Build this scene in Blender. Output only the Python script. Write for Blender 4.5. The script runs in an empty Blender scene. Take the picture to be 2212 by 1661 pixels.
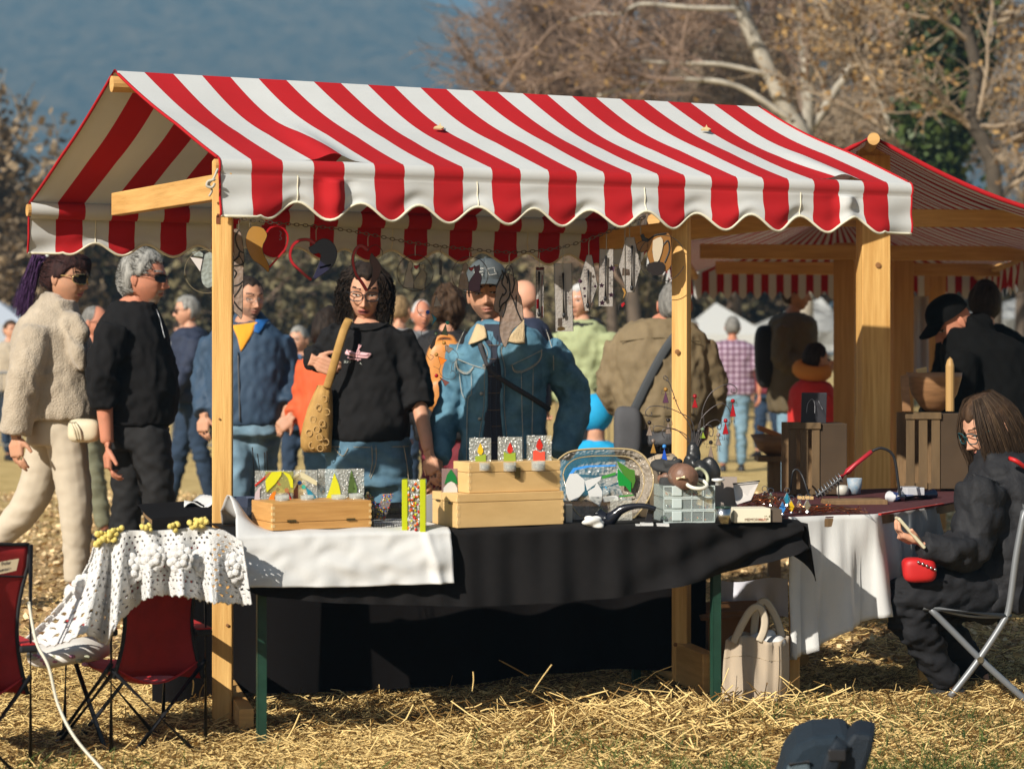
import bpy, bmesh, math, random
import numpy as np
from mathutils import Vector, Matrix
random.seed(7); RNG = np.random.default_rng(11)
SC = bpy.context.scene
COL = SC.collection
R = math.radians
# ---------------------------------------------------------------- camera, sky, sun, exposure
F, CX, HZ, EYE = 4700.0, 1106.0, 759.0, 1.3
cam_d = bpy.data.cameras.new("camera"); cam = bpy.data.objects.new("camera", cam_d); COL.objects.link(cam)
cam.location = (0, 0, EYE); cam.rotation_euler = (R(90), 0, 0)
cam_d.sensor_width = 36; cam_d.lens = 36 * F / 2212; cam_d.shift_y = -71.5 / 2212
cam_d.clip_start = .1; cam_d.clip_end = 9000
cam_d.dof.use_dof = True; cam_d.dof.focus_distance = 8.2; cam_d.dof.aperture_fstop = 3.5
SC.camera = cam
SUN_EL, SUN_AZ = 31.5, 38.0          # height; degrees to the left of straight behind the camera
world = bpy.data.worlds.new("World"); SC.world = world; world.use_nodes = True
wn = world.node_tree.nodes; wl = world.node_tree.links
sky = wn.new("ShaderNodeTexSky"); sky.sky_type = 'NISHITA'; sky.sun_disc = False
sky.sun_elevation = R(SUN_EL); sky.sun_rotation = R(180 + SUN_AZ)
wl.new(sky.outputs[0], wn["Background"].inputs[0]); wn["Background"].inputs[1].default_value = .055
S_DIR = Vector((-math.sin(R(SUN_AZ)) * math.cos(R(SUN_EL)), -math.cos(R(SUN_AZ)) * math.cos(R(SUN_EL)), math.sin(R(SUN_EL))))
sun_d = bpy.data.lights.new("sun", 'SUN'); sun = bpy.data.objects.new("sun", sun_d); COL.objects.link(sun)
sun_d.energy = 5.0; sun_d.angle = R(.55); sun_d.color = (1, .94, .84)
sun.rotation_euler = (-S_DIR).to_track_quat('-Z', 'Y').to_euler()
SC.view_settings.view_transform = 'Standard'; SC.view_settings.look = 'None'
SC.view_settings.exposure = 0.50; SC.view_settings.gamma = 1; SC.view_settings.use_curve_mapping = False
try:
    SC.cycles.use_denoising = True; SC.cycles.max_bounces = 8; SC.cycles.diffuse_bounces = 3; SC.cycles.transparent_max_bounces = 24
    SC.cycles.volume_bounces = 0; SC.cycles.sample_clamp_indirect = 6; SC.cycles.caustics_reflective = False; SC.cycles.caustics_refractive = False
except Exception: pass

def P(px, py, d): return Vector(((px - CX) / F * d, d, EYE - (py - HZ) / F * d))
def PA(pts, d): return [P(x, y, d) for x, y in pts]
def gz_depth(py): return EYE * F / (py - HZ)
def ppm(d): return F / d
# ---------------------------------------------------------------- materials
MATS = {}
def _n(t, kind): return t.nodes.new(kind)
def mat(name, col, rough=.7, metal=0, var=0, vscale=8, bump=0, bscale=60, stretch=None, sheen=0, spec=.4, trans=0, col2=None, island=0, coat=0):
    if name in MATS: return MATS[name]
    m = bpy.data.materials.new(name); m.use_nodes = True; t = m.node_tree; b = t.nodes["Principled BSDF"]
    b.inputs['Base Color'].default_value = (*col, 1); b.inputs['Roughness'].default_value = rough
    b.inputs['Metallic'].default_value = metal; b.inputs['Specular IOR Level'].default_value = spec
    b.inputs['Sheen Weight'].default_value = sheen; b.inputs['Coat Weight'].default_value = coat
    tc = _n(t, 'ShaderNodeTexCoord'); vec = tc.outputs['Object']
    if stretch:
        mp = _n(t, 'ShaderNodeMapping'); mp.inputs['Scale'].default_value = stretch; t.links.new(vec, mp.inputs[0]); vec = mp.outputs[0]
    if var or col2:
        nz = _n(t, 'ShaderNodeTexNoise'); nz.inputs['Scale'].default_value = vscale; nz.inputs['Detail'].default_value = 6; nz.inputs['Roughness'].default_value = .62
        t.links.new(vec, nz.inputs['Vector'])
        fac = nz.outputs['Fac']
        if island:
            ge = _n(t, 'ShaderNodeNewGeometry'); mx0 = _n(t, 'ShaderNodeMath'); mx0.operation = 'MULTIPLY_ADD'; mx0.inputs[1].default_value = island; 
            t.links.new(ge.outputs['Random Per Island'], mx0.inputs[0]); sb = _n(t, 'ShaderNodeMath'); sb.operation = 'SUBTRACT'; sb.inputs[1].default_value = island / 2
            t.links.new(fac, sb.inputs[0]); t.links.new(sb.outputs[0], mx0.inputs[2]); fac = mx0.outputs[0]
        rp = _n(t, 'ShaderNodeValToRGB'); rp.color_ramp.elements[0].position = .3; rp.color_ramp.elements[1].position = .7
        c1 = tuple(c * (1 - var) for c in col); c2 = col2 if col2 else tuple(min(1, c * (1 + var)) for c in col)
        rp.color_ramp.elements[0].color = (*c1, 1); rp.color_ramp.elements[1].color = (*c2, 1)
        t.links.new(fac, rp.inputs[0]); t.links.new(rp.outputs[0], b.inputs['Base Color'])
    if bump:
        nb = _n(t, 'ShaderNodeTexNoise'); nb.inputs['Scale'].default_value = bscale; nb.inputs['Detail'].default_value = 4
        t.links.new(vec, nb.inputs['Vector']); bp = _n(t, 'ShaderNodeBump'); bp.inputs['Strength'].default_value = bump; bp.inputs['Distance'].default_value = .01
        t.links.new(nb.outputs['Fac'], bp.inputs['Height']); t.links.new(bp.outputs[0], b.inputs['Normal'])
    if trans:
        tr = _n(t, 'ShaderNodeBsdfTranslucent'); tr.inputs[0].default_value = (*col, 1); mx = _n(t, 'ShaderNodeMixShader'); mx.inputs[0].default_value = trans
        src = b.inputs['Base Color'].links[0].from_socket if b.inputs['Base Color'].is_linked else None
        if src: t.links.new(src, tr.inputs[0])
        t.links.new(b.outputs[0], mx.inputs[1]); t.links.new(tr.outputs[0], mx.inputs[2]); t.links.new(mx.outputs[0], t.nodes['Material Output'].inputs[0])
    MATS[name] = m; return m
def glass(name, col, op=.35, rough=.12, bump=0, bscale=90):
    """sheet of coloured glass: a tinted see-through share and a glossy, slightly milky share"""
    if name in MATS: return MATS[name]
    m = bpy.data.materials.new(name); m.use_nodes = True; t = m.node_tree; b = t.nodes["Principled BSDF"]
    b.inputs['Base Color'].default_value = (*col, 1); b.inputs['Roughness'].default_value = rough; b.inputs['Specular IOR Level'].default_value = .35
    tr = _n(t, 'ShaderNodeBsdfTransparent'); tr.inputs[0].default_value = (*[min(1, c ** .5 * 1.02) for c in col], 1)
    mx = _n(t, 'ShaderNodeMixShader'); mx.inputs[0].default_value = op
    if bump:
        tc = _n(t, 'ShaderNodeTexCoord'); nb = _n(t, 'ShaderNodeTexVoronoi'); nb.inputs['Scale'].default_value = bscale
        t.links.new(tc.outputs['Object'], nb.inputs['Vector']); bp = _n(t, 'ShaderNodeBump'); bp.inputs['Strength'].default_value = bump; bp.inputs['Distance'].default_value = .01
        t.links.new(nb.outputs[0], bp.inputs['Height']); t.links.new(bp.outputs[0], b.inputs['Normal'])
    t.links.new(tr.outputs[0], mx.inputs[1]); t.links.new(b.outputs[0], mx.inputs[2]); t.links.new(mx.outputs[0], t.nodes['Material Output'].inputs[0])
    MATS[name] = m; return m
# ---------------------------------------------------------------- mesh helpers
def frame(t, ref=None):
    t = Vector(t).normalized(); r = Vector(ref) if ref else (Vector((0, 0, 1)) if abs(t.z) < .95 else Vector((1, 0, 0)))
    a = t.cross(r).normalized(); return a, a.cross(t).normalized()
class MB:
    def __init__(s): s.v = []; s.f = []; s.m = []
    def _add(s, vs, fs, mi=0):
        o = len(s.v); s.v += [tuple(x) for x in vs]; s.f += [tuple(i + o for i in f) for f in fs]; s.m += [mi] * len(fs)
    def box(s, c, size, ex=(1, 0, 0), ey=(0, 1, 0), ez=(0, 0, 1), mi=0):
        c, ex, ey, ez = Vector(c), Vector(ex), Vector(ey), Vector(ez); a, b, h = [x / 2 for x in size]
        vs = [c + ex * (a * i) + ey * (b * j) + ez * (h * k) for k in (-1, 1) for j in (-1, 1) for i in (-1, 1)]
        s._add(vs, [(0, 2, 3, 1), (4, 5, 7, 6), (0, 1, 5, 4), (2, 6, 7, 3), (0, 4, 6, 2), (1, 3, 7, 5)], mi); return s
    def beam(s, a, b, w, h, up=(0, 0, 1), mi=0):
        a, b = Vector(a), Vector(b); t = (b - a); L = t.length; t.normalize(); x = t.cross(Vector(up)).normalized(); y = x.cross(t)
        return s.box((a + b) / 2, (w, L, h), x, t, y, mi)
    def tube(s, pts, r, n=8, mi=0, cap=True, flat=None, ref=None):
        pts = [Vector(p) for p in pts]; k = len(pts); rs = r if hasattr(r, '__len__') else [r] * k; vs = []; pa = None
        for i, p in enumerate(pts):
            t = pts[min(i + 1, k - 1)] - pts[max(i - 1, 0)]
            if t.length < 1e-9: t = Vector((0, 0, 1))
            t.normalize()
            if pa is None: a, b = frame(t, ref)
            else:
                a = pa - t * pa.dot(t)
                if a.length < 1e-6: a, b = frame(t, ref)
                a.normalize(); b = a.cross(t) * -1
                b = t.cross(a)
            pa = a
            fa, fb = (1, 1) if flat is None else flat
            for j in range(n):
                q = 2 * math.pi * j / n; vs.append(p + a * (rs[i] * fa * math.cos(q)) + b * (rs[i] * fb * math.sin(q)))
        fs = [(i * n + j, i * n + (j + 1) % n, (i + 1) * n + (j + 1) % n, (i + 1) * n + j) for i in range(k - 1) for j in range(n)]
        if cap: fs += [tuple(range(n))[::-1], tuple(range((k - 1) * n, k * n))]
        s._add(vs, fs, mi); return s
    def prism(s, poly, thick, nrm=(0, 1, 0), mi=0):
        q = Vector(nrm).normalized() * thick; n = len(poly); poly = [Vector(p) for p in poly]
        s._add(poly + [p + q for p in poly], [tuple(range(n)), tuple(range(n, 2 * n))[::-1]] + [(i, i + n, (i + 1) % n + n, (i + 1) % n) for i in range(n)], mi); return s
    def lathe(s, c, prof, n=20, ax=(0, 0, 1), mi=0, cap=True):
        c = Vector(c); a, b = frame(ax); ax = Vector(ax).normalized(); vs = []
        for r, z in prof: vs += [c + ax * z + a * (r * math.cos(2 * math.pi * j / n)) + b * (r * math.sin(2 * math.pi * j / n)) for j in range(n)]
        k = len(prof); fs = [(i * n + j, (i + 1) * n + j, (i + 1) * n + (j + 1) % n, i * n + (j + 1) % n) for i in range(k - 1) for j in range(n)]
        if cap: fs += [tuple(range(n)), tuple(range((k - 1) * n, k * n))[::-1]]
        s._add(vs, fs, mi); return s
    def ball(s, c, r, n=10, m=7, mi=0):
        c = Vector(c); r = r if hasattr(r, '__len__') else (r, r, r); vs = [c + Vector((0, 0, r[2]))]
        for i in range(1, m):
            th = math.pi * i / m
            vs += [c + Vector((r[0] * math.sin(th) * math.cos(2 * math.pi * j / n), r[1] * math.sin(th) * math.sin(2 * math.pi * j / n), r[2] * math.cos(th))) for j in range(n)]
        vs.append(c - Vector((0, 0, r[2]))); e = len(vs) - 1
        fs = [(0, 1 + j, 1 + (j + 1) % n) for j in range(n)]
        fs += [(1 + i * n + j, 1 + (i + 1) * n + j, 1 + (i + 1) * n + (j + 1) % n, 1 + i * n + (j + 1) % n) for i in range(m - 2) for j in range(n)]
        fs += [(e, 1 + (m - 2) * n + (j + 1) % n, 1 + (m - 2) * n + j) for j in range(n)]
        s._add(vs, fs, mi); return s
    def grid(s, G, mi=0, keep=None, mfun=None):
        m, n = len(G), len(G[0]); o = len(s.v); s.v += [tuple(p) for row in G for p in row]
        for i in range(m - 1):
            for j in range(n - 1):
                if keep and not keep(i, j): continue
                s.f.append((o + i * n + j, o + i * n + j + 1, o + (i + 1) * n + j + 1, o + (i + 1) * n + j)); s.m.append(mfun(i, j) if mfun else mi)
        return s
    def build(s, name, mats, parent=None, smooth=False, bevel=0, loc=None, solid=0, kind=None):
        mats = mats if isinstance(mats, (list, tuple)) else [mats]
        o0 = Vector(parent['wl']) if parent else Vector(loc if loc else (0, 0, 0))
        me = bpy.data.meshes.new(name); me.from_pydata([(x - o0.x, y - o0.y, z - o0.z) for x, y, z in s.v], [], s.f)
        for m in mats: me.materials.append(m)
        if len(mats) > 1: me.polygons.foreach_set('material_index', s.m)
        if smooth: me.polygons.foreach_set('use_smooth', [True] * len(me.polygons))
        me.update(); return link(name, me, parent, o0, bevel, solid, kind)
def link(name, me, parent, o0, bevel=0, solid=0, kind=None):
    o = bpy.data.objects.new(name, me); COL.objects.link(o)
    if parent:
        o.parent = parent; o['wl'] = tuple(o0)
    else: o.location = o0; o['wl'] = tuple(o0)
    if bevel:
        b = o.modifiers.new("bevel", 'BEVEL'); b.width = bevel; b.segments = 2; b.limit_method = 'ANGLE'; b.angle_limit = R(50)
    if solid:
        b = o.modifiers.new("solid", 'SOLIDIFY'); b.thickness = solid; b.offset = 0
    if kind: o['kind'] = kind
    return o
def np_mesh(name, V, Fq, mats, parent=None, mi=None, smooth=False, loc=(0, 0, 0), kind=None):
    mats = mats if isinstance(mats, (list, tuple)) else [mats]
    o0 = Vector(parent['wl']) if parent else Vector(loc)
    V = np.asarray(V, dtype=np.float32).reshape(-1, 3) - np.array(o0, dtype=np.float32); Fq = np.asarray(Fq, dtype=np.int32); k = Fq.shape[1]
    me = bpy.data.meshes.new(name); me.vertices.add(len(V)); me.vertices.foreach_set('co', V.ravel())
    me.loops.add(Fq.size); me.loops.foreach_set('vertex_index', Fq.ravel()); me.polygons.add(len(Fq))
    me.polygons.foreach_set('loop_start', np.arange(0, Fq.size, k, dtype=np.int32))
    for m in mats: me.materials.append(m)
    if mi is not None: me.polygons.foreach_set('material_index', np.asarray(mi, dtype=np.int32))
    if smooth: me.polygons.foreach_set('use_smooth', np.ones(len(Fq), dtype=bool))
    me.update(calc_edges=True); me.validate()
    return link(name, me, parent, o0, kind=kind)
def tag(o, label, cat, group=None, kind=None):
    o['label'] = label; o['category'] = cat
    if group: o['group'] = group
    if kind: o['kind'] = kind
    return o
def thing(name, label, cat, loc, group=None):
    o = bpy.data.objects.new(name, None); o.empty_display_size = .1; COL.objects.link(o); o.location = loc; o['wl'] = tuple(loc)
    return tag(o, label, cat, group)
def copy_tree(o, delta, label=None):
    c = o.copy(); COL.objects.link(c); c.location = Vector(o.location) + Vector(delta); c['wl'] = tuple(c.location)
    if label: c['label'] = label
    for ch in list(o.children):
        k = ch.copy(); COL.objects.link(k); k.parent = c
        for g in list(ch.children):
            q = g.copy(); COL.objects.link(q); q.parent = k
    return c
def letters(body, org, xd, up, size, m, parent, align='LEFT'):
    cu = bpy.data.curves.new('lettering', 'FONT'); cu.body = body; cu.size = size; cu.extrude = .0004; cu.align_x = align; cu.materials.append(m)
    tmp = bpy.data.objects.new('lettering', cu); COL.objects.link(tmp); me = bpy.data.meshes.new_from_object(tmp.evaluated_get(bpy.context.evaluated_depsgraph_get())); bpy.data.objects.remove(tmp); me.name = 'lettering'
    xd = Vector(xd).normalized(); up = Vector(up).normalized(); n = xd.cross(up); M = Matrix((xd, up, n)).transposed().to_4x4(); M.translation = Vector(org) - Vector(parent['wl']); me.transform(M)
    o = bpy.data.objects.new('lettering', me); COL.objects.link(o); o.parent = parent; o['wl'] = parent['wl']; o['kind'] = 'stuff'; return o
# sums of random waves: a cheap smooth noise for many points at once
def waves(seed, n=7):
    r = np.random.default_rng(seed); d = r.normal(size=(n, 3)); d /= np.linalg.norm(d, axis=1)[:, None]
    return d * r.uniform(.6, 1.7, (n, 1)), r.uniform(0, 6.28, n)
def wnoise(p, freq, seed=1, n=7, stretch=(1, 1, 1)):
    d, ph = waves(seed, n); q = np.asarray(p) * np.array(stretch) * freq
    q = q + .6 * np.sin(q[:, [1, 2, 0]] * .7 + seed); return np.sin(q @ d.T + ph).sum(1) / math.sqrt(n)
def wn1(x, y, z, freq, seed=1): return float(wnoise(np.array([[x, y, z]]), freq, seed)[0])
def smooth01(x, a, b):
    t = np.clip((x - a) / (b - a), 0, 1); return t * t * (3 - 2 * t)
def tubes_vec(Pn, Rn, sides=3):
    """N tapered tubes of K points each as one vertex and face array"""
    Pn = np.asarray(Pn); N, K, _ = Pn.shape; T = np.gradient(Pn, axis=1); T /= np.linalg.norm(T, axis=2, keepdims=True) + 1e-9
    ref = np.where(np.abs(T[..., 2:3]) < .9, np.array([0, 0, 1.]), np.array([1., 0, 0])); A = np.cross(T, ref); A /= np.linalg.norm(A, axis=2, keepdims=True) + 1e-9; B = np.cross(A, T)
    q = np.arange(sides) * 2 * np.pi / sides; V = Pn[:, :, None, :] + Rn[:, :, None, None] * (A[:, :, None, :] * np.cos(q)[None, None, :, None] + B[:, :, None, :] * np.sin(q)[None, None, :, None])
    base = (np.arange(N) * K * sides)[:, None, None]; i = np.arange(K - 1)[None, :, None] * sides; j = np.arange(sides)[None, None, :]; j2 = (j + 1) % sides
    Fq = np.stack([base + i + j, base + i + j2, base + i + sides + j2, base + i + sides + j], -1).reshape(-1, 4)
    return V.reshape(-1, 3), Fq
def quads_vec(C, U, W):
    """quads centred at C spanned by U and W"""
    V = np.stack([C - U - W, C + U - W, C + U + W, C - U + W], 1).reshape(-1, 3); return V, np.arange(len(V)).reshape(-1, 4)
def catmull(pts, n=6):
    pts = [Vector(p) for p in pts]; q = [pts[0]] + pts + [pts[-1]]; out = []
    for i in range(1, len(q) - 2):
        for k in range(n):
            t = k / n; a, b, c, d = q[i - 1], q[i], q[i + 1], q[i + 2]
            out.append(.5 * ((2 * b) + (c - a) * t + (2 * a - 5 * b + 4 * c - d) * t * t + (3 * b - a - 3 * c + d) * t ** 3))
    return out + [pts[-1]]
# common colours
WOOD = mat('pine', (.58, .29, .07), .6, var=.15, vscale=4, bump=.2, bscale=20, stretch=(11, 11, .5), col2=(.76, .47, .16))
WOODX = mat('pine_beam', (.58, .31, .09), .6, var=.2, vscale=4, bump=.15, bscale=20, stretch=(.8, .8, 9), col2=(.68, .40, .14))
OLDWOOD = mat('weathered_pine', (.20, .12, .055), .7, var=.3, vscale=4, bump=.2, bscale=25, stretch=(6, 6, 1))
RED = mat('awning_red', (.40, .014, .018), .85, var=.10, vscale=2, spec=.12, bump=.08, bscale=500, trans=.025)
WHITE = mat('awning_white', (.55, .558, .542), .85, var=.07, vscale=2, spec=.12, bump=.08, bscale=500, trans=.06)
PIPING = mat('piping_cream', (.66, .62, .48), .8)
BLACKCLOTH = mat('black_cloth', (.008, .007, .007), .9, var=.2, vscale=30, bump=.1, bscale=400, spec=.2)
WHITECLOTH = mat('white_cloth', (.58, .575, .555), .85, var=.03, vscale=12, bump=.15, bscale=300)
BLACKMETAL = mat('black_metal', (.012, .012, .014), .4, spec=.5)
GREENMETAL = mat('green_metal', (.012, .045, .028), .45, var=.2, vscale=20)
GREYMETAL = mat('grey_metal', (.28, .29, .30), .4, metal=.7)
STEEL = mat('steel', (.55, .55, .54), .25, metal=1)
LEAD = mat('lead_came', (.03, .026, .024), .5, metal=.3)
WIRE = mat('wire', (.09, .08, .08), .4, metal=.6)
BLACKPL = mat('black_plastic', (.015, .015, .017), .45)
# ================================================================ SETTING
def gh(x, y):
    x = np.asarray(x, float); y = np.asarray(y, float)
    z = .045 * np.exp(-(((x - .55) / .55) ** 2 + ((y - 7.35) / .42) ** 2)) + .03 * np.exp(-(((x + .25) / .5) ** 2 + ((y - 6.9) / .3) ** 2))
    z += .015 * np.exp(-(((x - 1.4) / .6) ** 2 + ((y - 7.6) / .5) ** 2)) + .03 * np.exp(-(((x + 1.1) / .4) ** 2 + ((y - 6.6) / .3) ** 2))
    z += .010 * np.sin(x * 3.1 + 1) * np.sin(y * 2.3) + .006 * np.sin(x * 9 + y * 4) * np.sin(y * 7 - x * 2)
    return z * np.where(y < 30, 1, 0)
def ground_mat():
    m = bpy.data.materials.new('ground'); m.use_nodes = True; t = m.node_tree; b = t.nodes['Principled BSDF']; b.inputs['Roughness'].default_value = .95; b.inputs['Specular IOR Level'].default_value = .1
    tc = _n(t, 'ShaderNodeTexCoord'); L = t.links
    def noise(sc, det=5):
        n = _n(t, 'ShaderNodeTexNoise'); n.inputs['Scale'].default_value = sc; n.inputs['Detail'].default_value = det; n.inputs['Roughness'].default_value = .7; L.new(tc.outputs['Object'], n.inputs['Vector']); return n.outputs['Fac']
    def ramp(f, cols):
        r = _n(t, 'ShaderNodeValToRGB'); e = r.color_ramp.elements
        for i, (p, c) in enumerate(cols):
            el = e[i] if i < 2 else e.new(p); el.position = p; el.color = (*c, 1)
        L.new(f, r.inputs[0]); return r.outputs[0]
    chip = ramp(noise(26), [(.32, (.22, .13, .055)), (.68, (.70, .50, .25)), (.5, (.44, .29, .13))])
    straw = ramp(noise(34), [(.3, (.16, .10, .03)), (.7, (.74, .52, .20)), (.5, (.46, .30, .095))])
    far = ramp(noise(3.5, 8), [(.35, (.46, .31, .11)), (.65, (.70, .52, .23))])
    sep = _n(t, 'ShaderNodeSeparateXYZ'); L.new(tc.outputs['Object'], sep.inputs[0])
    def rng(s, a, c):
        q = _n(t, 'ShaderNodeMapRange'); q.inputs[1].default_value = a; q.inputs[2].default_value = c; L.new(s, q.inputs[0]); return q.outputs[0]
    def mixc(f, a, c):
        q = _n(t, 'ShaderNodeMix'); q.data_type = 'RGBA'; L.new(f, q.inputs[0]); L.new(a, q.inputs[6]); L.new(c, q.inputs[7]); return q.outputs[2]
    wob = _n(t, 'ShaderNodeMath'); wob.operation = 'MULTIPLY_ADD'; L.new(noise(.9, 3), wob.inputs[0]); wob.inputs[1].default_value = 3.0; L.new(sep.outputs[1], wob.inputs[2])
    c = mixc(rng(wob.outputs[0], 9.6, 11.2), straw, chip); c = mixc(rng(wob.outputs[0], 15, 19), c, far); L.new(c, b.inputs['Base Color'])
    bp = _n(t, 'ShaderNodeBump'); bp.inputs['Strength'].default_value = .9; bp.inputs['Distance'].default_value = .03; L.new(noise(22, 6), bp.inputs['Height']); L.new(bp.outputs[0], b.inputs['Normal'])
    return m
def make_ground():
    xs = np.concatenate([-np.geomspace(2600, 4.2, 34), np.linspace(-4, 4, 110), np.geomspace(4.2, 2600, 34)])
    ys = np.concatenate([[-60, -20, -6, 0, 3], np.linspace(4, 16, 150), np.geomspace(16.5, 2400, 46)])
    X, Y = np.meshgrid(xs, ys); Z = gh(X, Y); n = len(xs)
    i = np.arange((len(ys) - 1) * n).reshape(-1, n)[:, :-1].ravel()
    o = np_mesh('ground', np.stack([X, Y, Z], -1), np.stack([i, i + 1, i + 1 + n, i + n], 1), ground_mat(), smooth=True, kind='structure'); return o
make_ground()
# the mountain behind
def make_hill():
    px = np.linspace(-3600, 6200, 330); t = np.linspace(0, 1, 110); PX, T = np.meshgrid(px, t)
    ytop = np.interp(px, [-3600, -900, 300, 700, 880, 930, 1000, 1100, 1400, 2212, 6200], [60, -50, -58, -52, -26, 2, 34, 62, 105, 175, 420])
    D = 1130 + 290 * T; ztop = EYE + (HZ - ytop) / F * 1420
    Z = (ztop[None, :] + 2) * T - 2; X = (PX - CX) / F * D
    p = np.stack([X, D, Z], -1).reshape(-1, 3); nz = (wnoise(p, .02, 3) * 3 + wnoise(p, .09, 5) * 2.2 + wnoise(p, .25, 6) * 1.6).reshape(Z.shape)
    Z = Z + nz * np.clip(T * 4, 0, 1) * np.clip((1 - T) * 6 + .35, 0, 1); n = len(px); i = np.arange((len(t) - 1) * n).reshape(-1, n)[:, :-1].ravel()
    m = mat('forest_slope', (.02, .02, .012), 1, var=.55, vscale=.07, col2=(.17, .12, .065), spec=0)
    np_mesh('mountain', np.stack([X, D, Z], -1), np.stack([i, i + 1, i + 1 + n, i + n], 1), m, smooth=True, kind='structure')
make_hill()
# the hazy air
def make_haze():
    hb = MB(); hb.box((0, 770, 131), (4600, 1740, 264)); o = hb.build('haze', []); o['kind'] = 'stuff'
    m = bpy.data.materials.new('haze'); m.use_nodes = True; t = m.node_tree; t.nodes.remove(t.nodes['Principled BSDF'])
    v = _n(t, 'ShaderNodeVolumePrincipled'); v.inputs['Color'].default_value = (.25, .49, .70, 1); v.inputs['Density'].default_value = HAZE; v.inputs['Anisotropy'].default_value = 0
    t.links.new(v.outputs[0], t.nodes['Material Output'].inputs['Volume']); o.data.materials.append(m)
HAZE = .00105
make_haze()
# ---------------------------------------------------------------- trees
BARK = mat('bark_pale', (.34, .30, .24), .9, var=.45, vscale=2.2, bump=.5, bscale=12, col2=(.55, .50, .41))
BARKD = mat('bark_dark', (.07, .055, .04), .95, var=.4, vscale=3, bump=.5, bscale=12)
TWIG = mat('twig_brown', (.22, .145, .10), .95, var=.35, vscale=1.5, col2=(.36, .25, .18))
TWIGT = mat('twig_tan', (.30, .22, .15), .95, var=.35, vscale=1.5, col2=(.46, .36, .25))
BARKB = mat('bark_brown', (.10, .075, .055), .95, var=.4, vscale=3, bump=.5, bscale=12)
LEAFO = mat('leaf_ochre', (.30, .16, .055), .7, island=.6, var=.4, vscale=2, col2=(.52, .33, .13), trans=.3)
LEAFB = mat('leaf_brown', (.19, .135, .08), .8, island=.7, var=.5, vscale=1, col2=(.38, .28, .17), trans=.2)
LEAFG = mat('leaf_olive', (.115, .10, .05), .8, island=.7, var=.5, vscale=1, col2=(.27, .23, .12), trans=.2)
IVY = mat('ivy_green', (.025, .05, .012), .5, island=.6, var=.5, vscale=2, col2=(.07, .11, .025), trans=.15)
def grow(parents, n_each, length, r, rng, spread=.9, up=.25, bend=.25, K=4, tmin=.25, left=0):
    """children of polylines (N,K,3): each parent gives n_each curved branches"""
    N, Kp, _ = parents.shape; idx = np.repeat(np.arange(N), n_each); M = len(idx); t = rng.uniform(tmin, 1, M) * (Kp - 1); i0 = np.minimum(t.astype(int), Kp - 2); fr = (t - i0)[:, None]
    p0 = parents[idx, i0] * (1 - fr) + parents[idx, i0 + 1] * fr; d = parents[idx, i0 + 1] - parents[idx, i0]; d /= np.linalg.norm(d, axis=1, keepdims=True) + 1e-9
    rd = rng.normal(size=(M, 3)); d = d + rd * spread * .6; d[:, 2] += up; d[:, 0] -= left; d /= np.linalg.norm(d, axis=1, keepdims=True)
    L = length * rng.uniform(.55, 1.25, M); pts = [p0]; cur = p0
    for k in range(1, K):
        d = d + rng.normal(size=(M, 3)) * bend; d /= np.linalg.norm(d, axis=1, keepdims=True); cur = cur + d * (L / (K - 1))[:, None]; pts.append(cur)
    return np.stack(pts, 1)
def rad(N, K, r0, r1): return np.tile(np.linspace(r0, r1, K), (N, 1))
def leaf_cloud(C, size, rng, flat=.0):
    n = len(C); U = rng.normal(size=(n, 3)); U /= np.linalg.norm(U, axis=1, keepdims=True); W = np.cross(U, rng.normal(size=(n, 3))); W /= np.linalg.norm(W, axis=1, keepdims=True) + 1e-9
    s = size * rng.uniform(.6, 1.3, (n, 1)); return quads_vec(C, U * s, W * s * .65)
def tree(name, label, cat, base, limbs, seed, twig, leaf=None, n1=9, n2=8, n3=6, l1=2.2, l2=1.1, l3=.55, bark=None, nleaf=1500, lsize=.035, tw=.010, up=.25, left=0, group='trees behind the stalls', lr=.13):
    """limbs: list of polylines (trunk first); three orders of branches grown from them"""
    rng = np.random.default_rng(seed); root = thing(name, label, cat, base, group)
    mb = MB()
    for k, (pts, r0, r1) in enumerate(limbs):
        c = catmull(pts, 5); mb.tube(c, list(np.linspace(r0, r1, len(c))), 8)
    mb.build('trunk', bark or BARK, root, smooth=True)
    P0 = [np.array([tuple(v) for v in catmull(pts, 4)]) for pts, a, b in limbs]
    L1 = np.concatenate([grow(p[None], n1, l1, 0, rng, .9, up, .22, 5, .3, left) for p in P0]); L2 = grow(L1, n2, l2, 0, rng, 1.0, up * .6, .25, 4, .2, left); L3 = grow(L2, n3, l3, 0, rng, 1.1, up * .3, .28, 3, .15, left)
    out = [tubes_vec(L1, rad(len(L1), 5, tw * 4.2, tw * 1.6), 5), tubes_vec(L2, rad(len(L2), 4, tw * 1.8, tw * .8), 3), tubes_vec(L3, rad(len(L3), 3, tw * .95, tw * .45), 3)]
    V = np.concatenate([o[0] for o in out]); off = np.cumsum([0] + [len(o[0]) for o in out[:-1]]); Fq = np.concatenate([o[1] + q for o, q in zip(out, off)])
    np_mesh('crown', V, Fq, twig, root, kind='stuff')
    if leaf and nleaf:
        i = rng.integers(0, len(L3), nleaf); C = L3[i, rng.integers(1, 3, nleaf)] + rng.normal(size=(nleaf, 3)) * .05
        v, f = leaf_cloud(C, lsize, rng); np_mesh('leaves', v, f, leaf, root, kind='stuff')
    return root
def base_of(px, d): return Vector(((px - CX) / F * d, d, 0))
def trunk_up(px, d, h, lean=0, rng=random):
    b = base_of(px, d); return [b, b + Vector((lean * .15, .1, h * .3)), b + Vector((lean * .5, 0, h * .65)), b + Vector((lean, -.1, h))]
D1 = 38
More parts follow.
